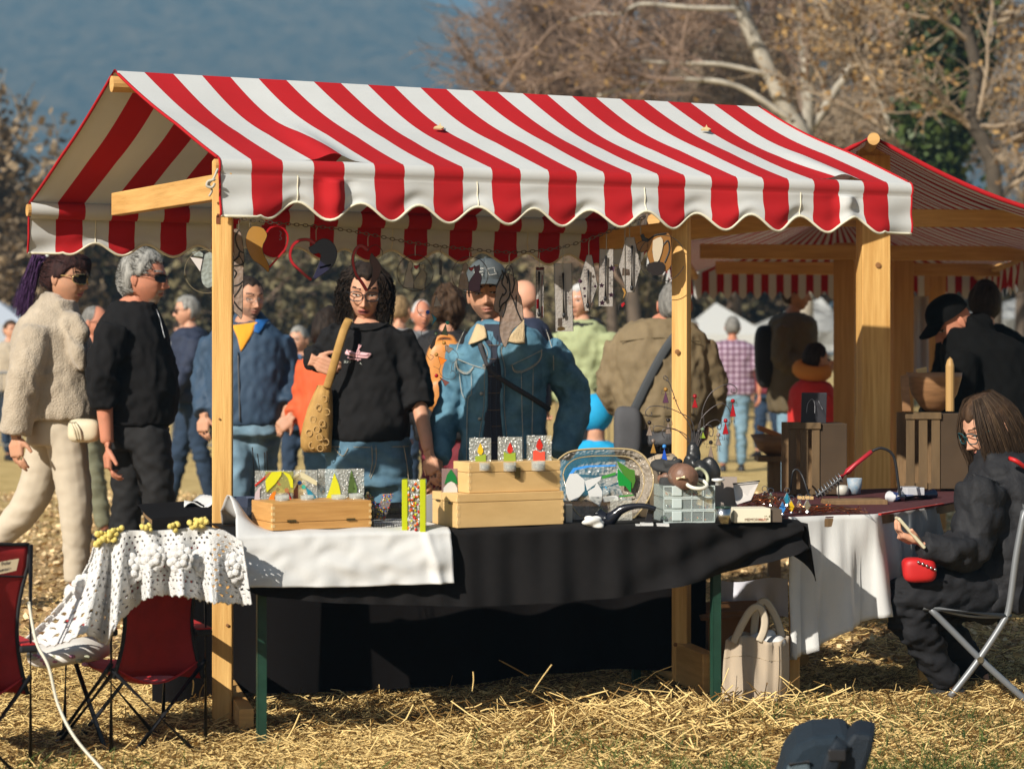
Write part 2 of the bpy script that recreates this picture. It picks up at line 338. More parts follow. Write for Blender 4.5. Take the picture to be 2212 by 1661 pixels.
tree('plane_tree', 'tall pale barked tree with a forked trunk above the striped stall roof', 'tree', base_of(1733, D1),
     [([base_of(1733, D1)] + PA([(1735, 560), (1740, 330), (1700, 240), (1650, 130), (1590, 0), (1548, -130)], D1), .20, .10),
      (PA([(1738, 340), (1743, 200), (1738, 60), (1748, -140)], D1 + .4), .13, .08),
      (PA([(1715, 265), (1600, 190), (1500, 172), (1440, 180), (1365, 187), (1290, 208)], D1 - 1), .055, .02),
      (PA([(1668, 165), (1560, 140), (1454, 137), (1368, 130), (1335, 125)], D1 - .6), .045, .02),
      (PA([(1600, 20), (1500, 18), (1454, 14), (1382, 10), (1338, 31), (1279, 31), (1222, 48)], D1 - .8), .05, .02),
      (PA([(1740, 300), (1850, 130), (1960, 20), (2040, -90)], D1 + .5), .08, .03)], 21, TWIG, LEAFO, n1=6, n2=7, n3=6, l1=1.7, l2=.9, l3=.5, nleaf=900, lsize=.036)
D2 = 34; ivy = tree('ivy_clad_tree', 'tree whose trunk is wrapped in dark green ivy right of the forked pale tree', 'tree', base_of(2035, D2),
     [([base_of(2035, D2)] + PA([(2030, 420), (2040, 250), (2052, 100), (2062, -60)], D2), .20, .12), (PA([(2050, 130), (2140, 40), (2230, -60)], D2), .07, .03), (PA([(2030, 380), (1930, 280), (1880, 160)], D2), .06, .03)],
     22, TWIGT, LEAFO, n1=9, n2=8, n3=6, l1=1.8, l2=.9, l3=.5, nleaf=3200, lsize=.038)
def ivy_on(root, px_pts, d, n, seed):
    rng = np.random.default_rng(seed); pts = np.array([tuple(P(x, y, d)) for x, y in px_pts]); t = rng.uniform(0, len(pts) - 1.001, n); i = t.astype(int); f = (t - i)[:, None]
    clump = .8 + .3 * np.sin(t * 5.3 + 1) * np.sin(t * 2.1); C = pts[i] * (1 - f) + pts[i + 1] * f + rng.normal(size=(n, 3)) * (np.array([.27, .26, .16]) * clump[:, None])
    v, q = leaf_cloud(C, .060, rng); np_mesh('ivy', v, q, IVY, root, kind='stuff')
ivy_on(ivy, [(2030, 480), (2035, 300), (2020, 250), (2046, 150), (2052, 60), (2062, -60)], D2 - .3, 15000, 5)
tree('crooked_tree', 'dark crooked tree at the far side of the ivy clad tree', 'tree', base_of(2140, 32), [([base_of(2140, 32)] + PA([(2150, 450), (2130, 320), (2098, 255), (2108, 150), (2085, 40), (2100, -90)], 32), .13, .07), (PA([(2128, 320), (2190, 300), (2240, 240)], 32), .05, .02), (PA([(2150, 450), (2200, 380), (2260, 360)], 32), .05, .02)],
     23, TWIGT, LEAFO, n1=8, n2=8, n3=6, l1=1.5, l2=.8, l3=.45, bark=BARKD, nleaf=1600, lsize=.038)
tree('bare_tree', 'bare brown tree sweeping out over the ridge of the stall roof', 'tree', base_of(1385, 43), [(trunk_up(1385, 43, 7.5, -1.0), .18, .06), (PA([(1375, 420), (1285, 250), (1215, 120), (1180, 20)], 43), .09, .03), (PA([(1380, 440), (1290, 330), (1180, 250), (1110, 205)], 43), .08, .02), (PA([(1385, 300), (1440, 120), (1470, -40)], 43), .08, .03)],
     24, TWIG, LEAFB, bark=BARKB, n1=13, n2=10, n3=9, l1=1.5, l2=1.0, l3=.6, nleaf=500, lsize=.03, left=.14, tw=.010)
specs = [(1330, 46, 8.0, 'slim bare tree between the mountain and the pale forked tree', 31, TWIG), (1480, 50, 9.2, 'bare brown tree directly behind the long pale boughs', 32, TWIG), (1600, 47, 9.0, 'bare tree with ochre leaves left of the forked pale trunk', 33, TWIGT),
         (1850, 45, 8.8, 'leafy ochre tree between the pale forked tree and the ivy', 34, TWIGT), (1960, 49, 9.2, 'bare tan tree close behind the ivy clad trunk', 35, TWIGT), (2200, 44, 8.6, 'tan twiggy tree behind the dark crooked tree', 36, TWIGT), (1720, 52, 9.5, 'bare brown tree far behind the forked pale tree', 37, TWIG)]
for px, d, h, lab, sd, tw in specs:
    b = base_of(px, d); tree('bare_tree', lab, 'tree', b, [(trunk_up(px, d, h, .6 * (-1) ** sd), .14, .04), ([b + Vector((0, 0, h * .3)), b + Vector((-1.2, .2, h * .6)), b + Vector((-1.7, .3, h * .95))], .07, .02), ([b + Vector((0, 0, h * .35)), b + Vector((1.1, -.2, h * .62)), b + Vector((1.6, .1, h))], .07, .02)],
         sd, tw, LEAFO if tw is TWIGT else LEAFB, n1=12, n2=9, n3=9, l1=2.1, l2=1.2, l3=.7, nleaf=1700 if tw is TWIGT else 600, lsize=.034, tw=.0115, bark=BARKB)
# leafy scrub across the back of the field
def shrub(name, label, px, d, w, h, seed, leaf, twig, nleaf=5200, lsize=.085, group='scrub at the far edge of the field'):
    rng = np.random.default_rng(seed); b = base_of(px, d); root = thing(name, label, 'shrub', b, group)
    stems = np.stack([np.stack([np.array(b) + np.array([rng.uniform(-.3, .3) * w, rng.uniform(-.5, .5), 0]) + t * np.array([rng.normal() * .16 * w, rng.normal() * .5, h * rng.uniform(.75, 1.0)]) for t in (0, .35, .7, 1)]) for _ in range(14)])
    L1 = grow(stems, 9, h * .28, 0, rng, 1, .35, .25, 4, .15); L2 = grow(L1, 7, h * .15, 0, rng, 1.1, .25, .28, 3, .1)
    out = [tubes_vec(stems, rad(len(stems), 4, .05, .02), 4), tubes_vec(L1, rad(len(L1), 4, .022, .010), 3), tubes_vec(L2, rad(len(L2), 3, .011, .006), 3)]
    V = np.concatenate([o[0] for o in out]); off = np.cumsum([0] + [len(o[0]) for o in out[:-1]]); np_mesh('branches', V, np.concatenate([o[1] + q for o, q in zip(out, off)]), twig, root, kind='stuff')
    i = rng.integers(0, len(L2), nleaf); C = L2[i, rng.integers(0, 3, nleaf)] + rng.normal(size=(nleaf, 3)) * .14
    v, f = leaf_cloud(C, lsize, rng); np_mesh('leaves', v, f, leaf, root, kind='stuff')
sh = [(-60, 47, 3.6, 5.9, 'tall tan bush beyond the purple haired woman, cut by the frame', LEAFB, TWIGT), (70, 52, 3.4, 5.4, 'tan bush rising over the white canvas roof at the field edge', LEAFB, TWIGT), (190, 56, 3.6, 4.6, 'brown bush behind the grey haired man', LEAFB, TWIG), (330, 54, 3.6, 4.4, 'olive brown bush between the grey haired man and the left post', LEAFG, TWIG),
      (470, 57, 3.8, 4.4, 'dark bush behind the front left wooden post', LEAFG, TWIG), (610, 55, 3.8, 4.2, 'dark olive bush behind the hanging hearts', LEAFG, TWIG), (760, 56, 3.6, 4.3, 'brown bush behind the curly haired woman', LEAFB, TWIG), (900, 54, 3.6, 4.4, 'yellowish bush behind the cat suncatcher', LEAFG, TWIGT),
      (1050, 57, 3.8, 4.6, 'tan bush behind the man in the cap', LEAFB, TWIGT), (1190, 55, 3.6, 4.6, 'olive bush behind the hanging thermometers', LEAFG, TWIG), (1330, 52, 3.4, 4.8, 'greenish bush behind the cow suncatcher', LEAFG, TWIGT), (1480, 58, 4.2, 4.2, 'dark bush behind the white pointed tent', LEAFG, TWIG), (1680, 60, 4.4, 4.2, 'dark brown bush behind the plaid shirted man', LEAFB, TWIG), (2000, 60, 5.0, 4.4, 'brown bush behind the far end of the second stall', LEAFB, TWIG), (2200, 56, 4.4, 4.2, 'dark bush right of the second stall', LEAFG, TWIG)]
for k, (px, d, w, h, lab, lf, tw) in enumerate(sh): shrub('bush', lab, px, d, w, h, 60 + k, lf, tw)
def woods():
    """far scrub going on to both sides of the view"""
    rg = np.random.default_rng(77); n = 26000; x = rg.uniform(15, 75, n) * rg.choice([-1, 1], n); top_ = 3.6 + 1.2 * np.sin(x * .7) + .8 * np.sin(x * 1.9); C = np.stack([x, rg.uniform(50, 60, n) - np.abs(x) * .05, top_ * rg.random(n) ** .8 + rg.normal(size=n) * .2], 1)
    v, f = leaf_cloud(C, .17, rg); o = np_mesh('woods', v, f, LEAFB, kind='stuff'); o['label'] = 'brown scrub going on along the field edge'
woods()
# ================================================================ THE STRIPED MARKET STALL
FL, FR, BL, BR = P(470, 340, 7.48), P(1962, 394, 8.61), P(65, 438, 8.55), P(1352, 478, 9.77)
RL, RR = P(248, 153, 8.0), P(1640, 231, 9.19)
NS, SUB = 25, 8; NCOL = NS * SUB
stall = thing('market_stall', 'wooden market stall with a gabled roof of broad red and white stripes', 'stall', (FL.x, FL.y, 0))
UE = (FR - FL).normalized(); VN = Vector((-UE.y, UE.x, 0)).normalized()     # along the stall, and away from the camera
def stripe_mi(j): return 1 if (j // SUB) % 2 else 0
def lerp(a, b, t): return a + (b - a) * t
def slope(e0, e1, r0, r1, seed, pucker=()):
    G = []
    for i in range(27):
        t = i / 26; row = []
        for j in range(NCOL + 1):
            u = j / NCOL; p = lerp(lerp(r0, r1, u), lerp(e0, e1, u), t)
            edge = min(1, 6 * min(u, 1 - u) + .25)
            sag = .026 * math.sin(math.pi * t) * edge + .010 * math.sin(math.pi * min(1, t * 1.6))
            z = -sag + .006 * math.sin(u * 23 + seed + t * 3) * math.sin(math.pi * t)
            for pu, w, a in pucker:
                g = math.exp(-((u - pu - .03 * (1 - t)) / w) ** 2) * smooth01(t, .35, 1); z += a * g * (1 + .5 * math.sin(30 * (u - pu)))
            row.append(p + Vector((0, 0, z)))
        G.append(row)
    return G
def valance(e0, e1, out, drop, dip, seed, mirror=False, pucker=(), wave=.012):
    """fabric over the eave pole, a sewn hem, then the scalloped hanging strip"""
    G = []; prof = [(0, 0), (.014, -.003), (.026, -.012), (.032, -.028), (.030, -.045), (.022, -.056), (.024, -.062)]; nr = 14
    for i in range(len(prof) + nr):
        row = []
        for j in range(NCOL + 1):
            u = j / NCOL; p = lerp(e0, e1, u); s = u * NS; ph = math.cos(math.pi * (s - 1.5))      # +1 at red centres
            if s < 1.2 or s > NS - 1.2: ph = max(ph, .85)
            bot = drop + dip * ph
            if i < len(prof): o, z = prof[i]; 
            else:
                t = (i - len(prof) + 1) / nr; z = -.062 - (bot - .062) * t
                o = .024 + .010 * t + wave * t * (math.sin(s * 1.37 + seed) + .6 * math.sin(s * 3.1 + 2 * seed + t * 2)) + .006 * math.sin(t * 9 + s * .8) * t
                for pu, w, a in pucker: o += a * math.exp(-((u - pu) / w) ** 2) * math.cos((u - pu) / w * 2.2) * (1 - .4 * t)
            row.append(p + out * o + Vector((0, 0, z)))
        G.append(row)
    return G
PK = [(.148, .018, .035), (.892, .02, .030)]
fs = slope(FL, FR, RL, RR, 1, [(.148, .02, .028), (.892, .02, .022)]); bs = slope(BL, BR, RL, RR, 2)
cv = MB().grid(fs, mfun=lambda i, j: stripe_mi(j)).build('canopy', [WHITE, RED], stall, smooth=True); cv['label'] = 'sunlit front slope of the striped roof'
cb = MB().grid(bs, mfun=lambda i, j: stripe_mi(j)).build('canopy', [WHITE, RED], stall, smooth=True); cb['label'] = 'back slope of the striped roof seen from below'
fv = valance(FL, FR, -VN, .178, .031, 1.3, pucker=PK); bv = valance(BL, BR, VN, .176, .024, 2.1, wave=.008)
for G, lab in ((fv, 'front scalloped strip hanging from the roof edge'), (bv, 'shaded back scalloped strip')):
    o = MB().grid(G, mfun=lambda i, j: stripe_mi(j)).build('valance', [WHITE, RED], stall, smooth=True); o['label'] = lab
    MB().tube([G[-1][j] for j in range(0, NCOL + 1)], .0055, 6).build('binding', PIPING, o, smooth=True)
    e = MB(); e.tube([r[0] for r in G], .0045, 6); e.build('piping', RED, o, smooth=True); MB().tube([r[-1] for r in G], .0045, 6).build('piping', RED, o, smooth=True)
    st = MB()
    for k in range(3, NS, 6):        # vertical sewn seams on some white stripes
        j = k * SUB + SUB // 2 - 8; st.tube([G[i][j] + Vector((0, -.0015, 0)) for i in range(5, len(G))], .0025, 4)
    st.build('seam', PIPING, o, kind='stuff')
for G in (fs, bs):
    for j in (0, NCOL): MB().tube([r[j] for r in G], .006, 6).build('piping', RED, stall, smooth=True)
RG = []
for i in range(11):
    q = 2 * math.pi * i / 10; RG.append([lerp(BL, BR, j / NCOL) + VN * (.034 * math.cos(q)) + Vector((0, 0, -.030 + .034 * math.sin(q))) for j in range(NCOL + 1)])
MB().grid(RG, mfun=lambda i, j: stripe_mi(j)).build('hem_roll', [WHITE, RED], stall, smooth=True)
# poles with round ends
def pole(a, b, r, ext, name):
    d = (b - a).normalized(); MB().tube([a - d * ext, b + d * ext], r, 14).build(name, WOODX, stall, smooth=False)
dz = Vector((0, 0, -.050)); pole(RL + dz, RR + dz, .03, .012, 'ridge_pole'); pole(FL + Vector((0, 0, -.03)), FR + Vector((0, 0, -.03)), .024, .012, 'eave_pole'); pole(BL + Vector((0, 0, -.03)), BR + Vector((0, 0, -.03)), .024, .012, 'eave_pole')
def post(px, d, z0, z1, w, t, yaw, root, name='post', m=None):
    x = (px - CX) / F * d; c, s = math.cos(R(yaw)), math.sin(R(yaw)); o = MB().box((x, d, (z0 + z1) / 2), (w, t, z1 - z0), (c, s, 0), (-s, c, 0)).build(name, m or WOOD, root, bevel=.004); return o
p1 = post(481, 7.51, 0, 1.955, .068, .075, 4, stall)
k = MB(); k.box(P(471, 475, 7.470), (.013, .002, .028)); k.box(P(471, 466, 7.470), (.007, .002, .012)); k.build('stamp', mat('brand_burn', (.16, .05, .02), .9), p1)
p2 = post(1472, 8.28, .05, 1.94, .060, .075, -17, stall)
def knots(o, pts, d):
    for x, y, r in pts: MB().lathe(P(x, y, d), [(r, 0), (r * .5, .0012)], 10, (0, -1, 0)).build('knot', mat('knot', (.24, .11, .035), .7), o)
knots(p2, [(1463, 760, .010), (1459, 1392, .008), (1455, 860, .004)], 8.235); knots(p1, [(491, 1350, .006), (474, 905, .004)], 7.468)
# feet of the posts, lying front to back
f1 = MB().beam((P(534, 1575, 7.30).x, 7.28, .05), (P(520, 1575, 7.3).x - .22, 8.35, .05), .05, .11).build('foot', WOODX, stall, bevel=.004)
a = Vector((.725, 7.95, .12)); b = Vector((.47, 9.0, .12)); f2 = MB().beam(a, b, .06, .15).build('foot', WOODX, stall, bevel=.005)
bo = MB(); q = a + (b - a).normalized() * -.001; bo.lathe(P(1440, 1505, 7.98), [(.013, 0), (.013, .006), (.007, .006), (.007, .014)], 10, (-.25, -1, 0)); bo.build('bolt', STEEL, f2)
# tie beams at eave height
MB().beam(P(492, 402, 7.50), P(252, 442, 8.50), .045, .088).build('tie_beam', WOODX, stall, bevel=.004)
MB().beam(FR + Vector((-.12, .02, -.09)), BR + Vector((-.12, 0, -.09)), .045, .088).build('tie_beam', WOODX, stall, bevel=.004)
kp = lerp(BL, FL, .5); MB().beam(RR + Vector((-.35, -.14, -.05)), lerp(BR, FR, .5) + Vector((-.35, -.14, -.12)), .06, .06, up=(0, 1, 0)).build('king_post', WOOD, stall)
tw = MB(); tw.tube(catmull([P(470, 365, 7.44), P(462, 385, 7.43), P(452, 398, 7.43), P(458, 412, 7.43), P(452, 424, 7.44)], 6), .004, 5)
tw.tube(catmull([P(466, 388, 7.42), P(450, 392, 7.42), P(447, 402, 7.42), P(458, 405, 7.42), P(464, 396, 7.42)], 5), .005, 5)
tw.build('twine', mat('twine', (.45, .42, .35), .9), stall, smooth=True)
# two fallen leaves lying on the roof
for px, py, u, t, lab in ((945, 288, .375, .55, 'dry cream leaf resting on a red stripe of the roof'), (1525, 292, .72, .40, 'small dry leaf resting on a white stripe of the roof')):
    p = P(px, py, 1); 
    best = min(((abs((v.x / v.y * F + CX) - px) + abs((HZ - (v.z - EYE) / v.y * F) - py)), v) for r in fs for v in r)[1]
    o = best + Vector((0, -.005, .012)); lf = MB(); n = Vector((0, -.5, .8)).normalized(); L = [o + Vector((x, 0, 0)) * .05 + Vector((0, .5, .3)).normalized() * y * .05 for x, y in ((-.4, 0), (-.3, .25), (.0, .45), (.1, .9), (.15, .4), (.4, .1), (.2, -.1))]
    tag(lf.prism(L, .006, n).build('fallen_leaf', mat('dry_leaf', (.55, .42, .22), .8), loc=o), lab, 'leaf', 'leaves fallen on the roof')
# ================================================================ TABLES AND GOODS
TZ = .71
BLACKBACK = mat('black_backcloth', (.006, .005, .005), .95, spec=.1)
TA, TB = Vector((-.882, 6.98, 0)), Vector((.972, 7.50, 0)); TE = (TB - TA).normalized(); TN = Vector((-TE.y, TE.x, 0)); TL = (TB - TA).length
def TP(px, v=0, z=TZ):
    """point of the front table's top under image column px, v metres behind its front edge"""
    s = (px - CX) / F; o = TA + TN * v; u = (s * o.y - o.x) / (TE.x - s * TE.y); q = o + TE * u; return Vector((q.x, q.y, z))
def TU(u, v, z=TZ): q = TA + TE * u + TN * v; return Vector((q.x, q.y, z))
tab = thing('folding_table', 'long folding trestle table with green steel legs under the black cloth', 'table', tuple(TU(TL / 2, .25, 0)))
MB().box(TU(TL / 2, .26, TZ - .022), (TL - .02, .50, .026), TE, TN).build('tabletop', OLDWOOD, tab, bevel=.004)
def leg(px, v, root):
    b = TP(px, v, 0); m = MB(); m.box(b + Vector((0, 0, .335)), (.004, .028, .67), TE, TN); m.box(b + TE * .014 + TN * -.012 + Vector((0, 0, .335)), (.028, .004, .67), TE, TN)
    m.box(b + TE * .018 + Vector((0, 0, .003)), (.045, .045, .006), TE, TN); return m.build('leg', GREENMETAL, root)
for px in (556, 1538):
    for v in (.035, .44): leg(px, v, tab)
    m = MB(); m.beam(TP(px, .05, .60), TP(px, .44, .60), .025, .012); m.build('crossbar', GREENMETAL, tab)
    d = 1 if px < 1000 else -1
    m = MB(); m.tube([TP(px, .25, .60), TP(px, .25, .60) + TE * (.38 * d) + Vector((0, 0, .08))], .007, 6); m.build('brace', BLACKMETAL, tab)
# the black cloth over it: flat on top, a sagging hem in front
def swag(u):
    px = (TU(u, 0).x / TU(u, 0).y) * F + CX; py = np.interp(px, [500, 560, 700, 800, 1000, 1100, 1300, 1400, 1500, 1600, 1660, 1700, 1725], [1262, 1286, 1300, 1304, 1308, 1307, 1293, 1277, 1256, 1228, 1210, 1196, 1186])
    return EYE - (py - HZ) / F * (TU(u, -.02).y)
G = []; NU = 190
for i in range(40):
    row = []
    for j in range(NU + 1):
        u = -.02 + (TL + .05) * j / NU
        if i < 14: v = .52 * (1 - i / 13); z = TZ + .004 + .003 * math.sin(u * 17 + v * 9) ; p = TU(u, v, z) if i < 13 else TU(u, -.008, TZ - .002)
        else:
            t = (i - 13) / 26; zb = swag(u); right = smooth01(u, 1.15, 1.9)
            fold = .013 * (math.sin(u * 21 + 2 * math.sin(u * 5)) - 1) * t * (.35 + .65 * smooth01(u, .75, 1.0)) + .004 * math.sin(u * 60)
            fold += right * .030 * math.sin(16 * (u * 1.0 + t * .55)) * (t ** .7)
            p = TU(u, -.012 - .03 * t * math.sin(math.pi * t * .5) - fold, TZ - .004 - (TZ - .004 - zb) * t)
        row.append(p)
    G.append(row)
tag(MB().grid(G).build('tablecloth', BLACKCLOTH, loc=tuple(TU(TL / 2, 0, TZ)), smooth=True), 'black cloth draped over the front table with a sagging hem', 'tablecloth')
# corner flap at its right end
c0 = TU(TL + .03, .0, TZ); fl = []
for i in range(10):
    t = i / 9; fl.append([c0 + TN * (.4 * s) * (1 - .2 * t) + TE * (.02 + .055 * t * math.sin(2.5 * s + .6)) + Vector((0, 0, -.004 - t * (.10 + .10 * (1 - s)))) for s in [k / 12 for k in range(13)]])
tag(MB().grid(fl).build('tablecloth', BLACKCLOTH, loc=tuple(c0), smooth=True, solid=.003), 'corner flap of black cloth hanging at the right end of the front table', 'tablecloth')
# white runner on the left part
G = []; ua = (TP(508) - TA).dot(TE); ub = (TP(969) - TA).dot(TE)
for i in range(46):
    row = []
    for j in range(91):
        s = j / 90; u = ua + (ub - ua) * s; lift = math.exp(-((s - .0) / .085) ** 2)
        if i < 20:
            v = .40 * (1 - i / 19); p = TU(u + .012 * math.sin(v * 20), v, TZ + .009 + lift * (.10 * math.exp(-((v - .16) / .12) ** 2) + .012 * math.sin(v * 50)) + .002 * math.sin(u * 31 + v * 22))
            if i == 19: p = TU(u, -.018, TZ + .004)
        else:
            t = (i - 19) / 26; zb = EYE - (np.interp(s, [0, .5, .9, 1], [1263, 1263, 1256, 1254]) - HZ) / F * TU(u, 0).y
            f = .009 * wn1(u * 1.6 + t * .5, t * 1.2, 0, 5, 4) * (t ** .8) + .0035 * wn1(u * .8 - t * .12, t * .22 + u * .3, 0, 34, 6) * min(1, t * 3) + .0018 * wn1(u, t * .17, 0, 75, 9) + .004 * math.sin(u * 40 + 3 * math.sin(t * 5)) * t + .012 * math.exp(-((s - .93) / .03) ** 2) * t + .010 * math.exp(-((s - .88 - .05 * t) / .02) ** 2)
            p = TU(u - .03 * lift * t, -.030 - .045 * t - f, TZ + .002 - (TZ + .002 - zb) * t)
        row.append(p)
    G.append(row)
tag(MB().grid(G).build('table_runner', WHITECLOTH, loc=tuple(TP(740, 0, TZ)), smooth=True, solid=.002), 'white cloth laid over the left part of the black tablecloth', 'cloth')
# second table behind, black cloth to the ground
BA, BB = Vector((-1.30, 7.85, 0)), Vector((.74, 8.36, 0)); BE = (BB - BA).normalized(); BN = Vector((-BE.y, BE.x, 0)); BLn = (BB - BA).length
tb2 = thing('trestle_table', 'second trestle table behind the front one, hidden under black cloth', 'table', tuple(BA + BE * BLn / 2 + BN * .3))
MB().box(BA + BE * BLn / 2 + BN * .34 + Vector((0, 0, .672)), (BLn - .04, .62, .026), BE, BN).build('tabletop', OLDWOOD, tb2)
for u in (.25, BLn - .25):
    for v in (.08, .58): m = MB(); b = BA + BE * u + BN * v; m.box(b + Vector((0, 0, .33)), (.03, .03, .66), BE, BN); m.build('leg', GREENMETAL, tb2)
G = []
for i in range(26):
    row = []
    for j in range(121):
        u = BLn * j / 120
        if i < 8: v = .70 * (1 - i / 7); p = BA + BE * u + BN * (v - (.02 if i == 7 else 0)) + Vector((0, 0, .692 + .01 * wn1(u, v, 0, 4, 3)))
        else:
            t = (i - 7) / 18; zb = .035 + .06 * u / BLn + .012 * math.sin(u * 5); p = BA + BE * u - BN * (.02 + .03 * math.sin(u * 13 + 1.5 * math.sin(u * 4)) * t) + Vector((0, 0, .69 - (.69 - zb) * t))
        row.append(p)
    G.append(row)
tag(MB().grid(G).build('tablecloth', BLACKBACK, loc=tuple(BA + BE * BLn / 2), smooth=True), 'black cloth hanging almost to the straw from the second table', 'tablecloth')
G = [[P(398 + 70 * s, 1112 - 14 * t - 10 * s, 8.35 + .3 * t) + Vector((0, 0, .03 + .015 * math.sin(7 * s + 4 * t))) for s in [k / 10 for k in range(11)]] for t in [k / 6 for k in range(7)]]
tag(MB().grid(G).build('napkin', WHITECLOTH, loc=tuple(P(430, 1105, 8.4)), smooth=True, solid=.004), 'folded white cloth at the left end of the second table', 'cloth')

# ---- wooden boxes
BOXW = mat('box_pine', (.55, .265, .075), .5, var=.16, vscale=5, bump=.05, bscale=40, stretch=(1.2, 1.2, 16), col2=(.63, .34, .11)); PLY = mat('box_birch', (.66, .42, .17), .5, var=.1, vscale=3, stretch=(1.5, 1.5, 5), col2=(.72, .48, .21)); BRASS = mat('aged_brass', (.16, .12, .05), .4, metal=.8); GAP = mat('dark_gap', (.10, .06, .025), .9)
def wooden_box(label, corner, L, dep, h, m, yaw=26, lid=.3, hinges=(), clasp=None, side_hinges=()):
    ex = Vector((math.cos(R(yaw)), math.sin(R(yaw)), 0)); ey = Vector((-ex.y, ex.x, 0)); c = Vector(corner) + ex * L / 2 + ey * dep / 2
    t = thing('wooden_box', label, 'box', tuple(c), 'wooden display boxes'); hl = h * lid
    MB().box(c + Vector((0, 0, (h - hl) / 2)), (L, dep, h - hl), ex, ey).build('body', m, t, bevel=.002); MB().box(c + Vector((0, 0, h - hl / 2 + .0006)), (L + .0008, dep + .0008, hl - .0012), ex, ey).build('lid', m, t, bevel=.002)
    jm = MB()
    for k in range(9):
        for cx, cy in ((-L / 2, -dep / 2), (L / 2, -dep / 2)):
            if k % 2: jm.box(c + ex * (cx - .004 * np.sign(cx)) + ey * (cy + .004) + Vector((0, 0, h * (k + .5) / 9)), (.0098, .0098, h / 9.5), ex, ey)
    o = jm.build('finger_joint', mat('end_grain', (.70, .48, .22), .7), t); o['kind'] = 'stuff'
    def hinge(p, ax, nn):
        mm = MB(); mm.box(p + nn * .001, (.030, .003, .007), ax, nn); [mm.lathe(p + ax * q + nn * .003 - ax * .004, [(.0032, 0), (.0032, .008)], 8, ax) for q in (-.010, 0, .010)]; o = mm.build('hinge', BRASS, t)
    for u, z in hinges: hinge(c + ex * (u - L / 2) - ey * dep / 2 + Vector((0, 0, z)), ex, -ey)
    for v, z in side_hinges: hinge(c - ex * L / 2 + ey * (v - dep / 2) + Vector((0, 0, z)), ey, -ex)
    if clasp:
        q = c + ex * (clasp - L / 2) - ey * (dep / 2 + .003) + Vector((0, 0, h - hl)); mm = MB(); mm.box(q + Vector((0, 0, -.004)), (.020, .006, .034), ex, ey); mm.box(q + Vector((0, 0, .010)) - ey * .004, (.016, .006, .010), ex, ey); mm.box(q + Vector((0, 0, -.018)) - ey * .004, (.012, .006, .010), ex, ey); mm.build('clasp', BRASS, t, bevel=.0015)
    return c, ex, ey
b1c, bx, by = wooden_box('orange toned pine box carrying fused glass panels on the white cloth', TP(588, .015, TZ + .011), .345, .20, .088, BOXW, lid=.72, hinges=((.066, .030), (.272, .028)))
b2c, _, _ = wooden_box('large pale birch box at the bottom of the stack of two', TP(988, .012, TZ + .006), .395, .205, .112, PLY, lid=.26, side_hinges=((.05, .080), (.15, .083)))
b3c, _, _ = wooden_box('smaller pale box with a brass clasp on top of the birch box', TP(988, .012, TZ + .006) + bx * .048 + by * .012 + Vector((0, 0, .113)), .340, .125, .102, PLY, lid=.34, clasp=.178)
# ---- fused glass panels and tea lights
CLEAR = glass('clear_glass', (.80, .80, .74), .20, .08, .5, 120); GG = {}
def gcol(n, c, op=.75): return glass('glass_' + n, c, op, .18)
gR, gO, gY, gW, gB, gT, gG, gP, gK, gM, gA = [gcol(n, c, o) for n, c, o in (('red', (.62, .03, .02), .75), ('orange', (.85, .22, .02), .8), ('yellow', (.72, .70, .03), .7), ('white', (.58, .575, .55), .85), ('blue', (.02, .10, .55), .85), ('teal', (.02, .22, .33), .85), ('green', (.05, .25, .04), .8), ('pink', (.60, .48, .50), .8), ('dark', (.05, .02, .03), .9), ('maroon', (.20, .07, .06), .85), ('leafgreen', (.32, .42, .05), .75))]
def poly(pts): return pts
def disc(cx, cy, r, n=12): return [(cx + r * math.cos(2 * math.pi * k / n), cy + r * math.sin(2 * math.pi * k / n)) for k in range(n)]
def panel(label, rect, d, pieces, seed, bub=26, cv=lambda x, y: (x, y), tint=None, group='fused glass panels on the boxes'):
    x0, y0, x1, y1 = rect; q = [P(*cv(x, y), d) for x, y in ((x0, y0), (x1, y0), (x1, y1), (x0, y1))]; t = thing('glass_plaque', label, 'glass plaque', tuple((q[2] + q[3]) / 2), group)
    MB().prism(q, .004).build('pane', tint or CLEAR, t, bevel=.0008)
    for pts, m in pieces: MB().prism([P(*cv(x, y), d - .0035) for x, y in pts], .0032).build('motif', m, t)
    if bub:
        r = random.Random(seed); mb = MB()
        for _ in range(bub):
            x, y = r.uniform(x0, x1), r.uniform(y0, y1); s = r.uniform(.0012, .0030); mb.ball(P(*cv(x, y), d - .001), s, 6, 4)
        mb.build('bubbles', mat('bubble', (.80, .80, .77), .1, spec=.8), t, smooth=True, kind='stuff')
    return t
cv8 = lambda x, y: (518.4 + x * .1367, 999.1 + y * .1367)
panel('glass panel with a red roof, leftmost on the orange box', (235, 125, 830, 648), 7.24, [([(235, 350), (240, 378), (490, 170), (470, 150)], gR), ([(480, 190), (500, 180), (650, 350), (610, 365)], gR), ([(300, 390), (330, 370), (345, 400), (315, 420), (310, 560), (350, 645), (220, 645), (240, 480)], gP), ([(410, 648), (470, 540), (530, 450), (580, 440), (540, 540), (545, 648)], gO), (disc(595, 425, 32), gM), ([(770, 470), (755, 470), (800, 540), (845, 648), (790, 648)], gR), (disc(738, 435, 36), gR)], 1, 14, cv8)
panel('glass panel with a bent yellow roof shape at the left of the orange box', (400, 140, 845, 470), 7.235, [([(425, 462), (400, 290), (500, 150), (660, 135), (650, 200), (560, 330)], gY), ([(670, 135), (790, 190), (835, 270), (840, 400), (800, 390), (760, 250)], gY)], 2, 0, cv8, tint=glass('yellowish_glass', (.62, .60, .25), .22, .1))
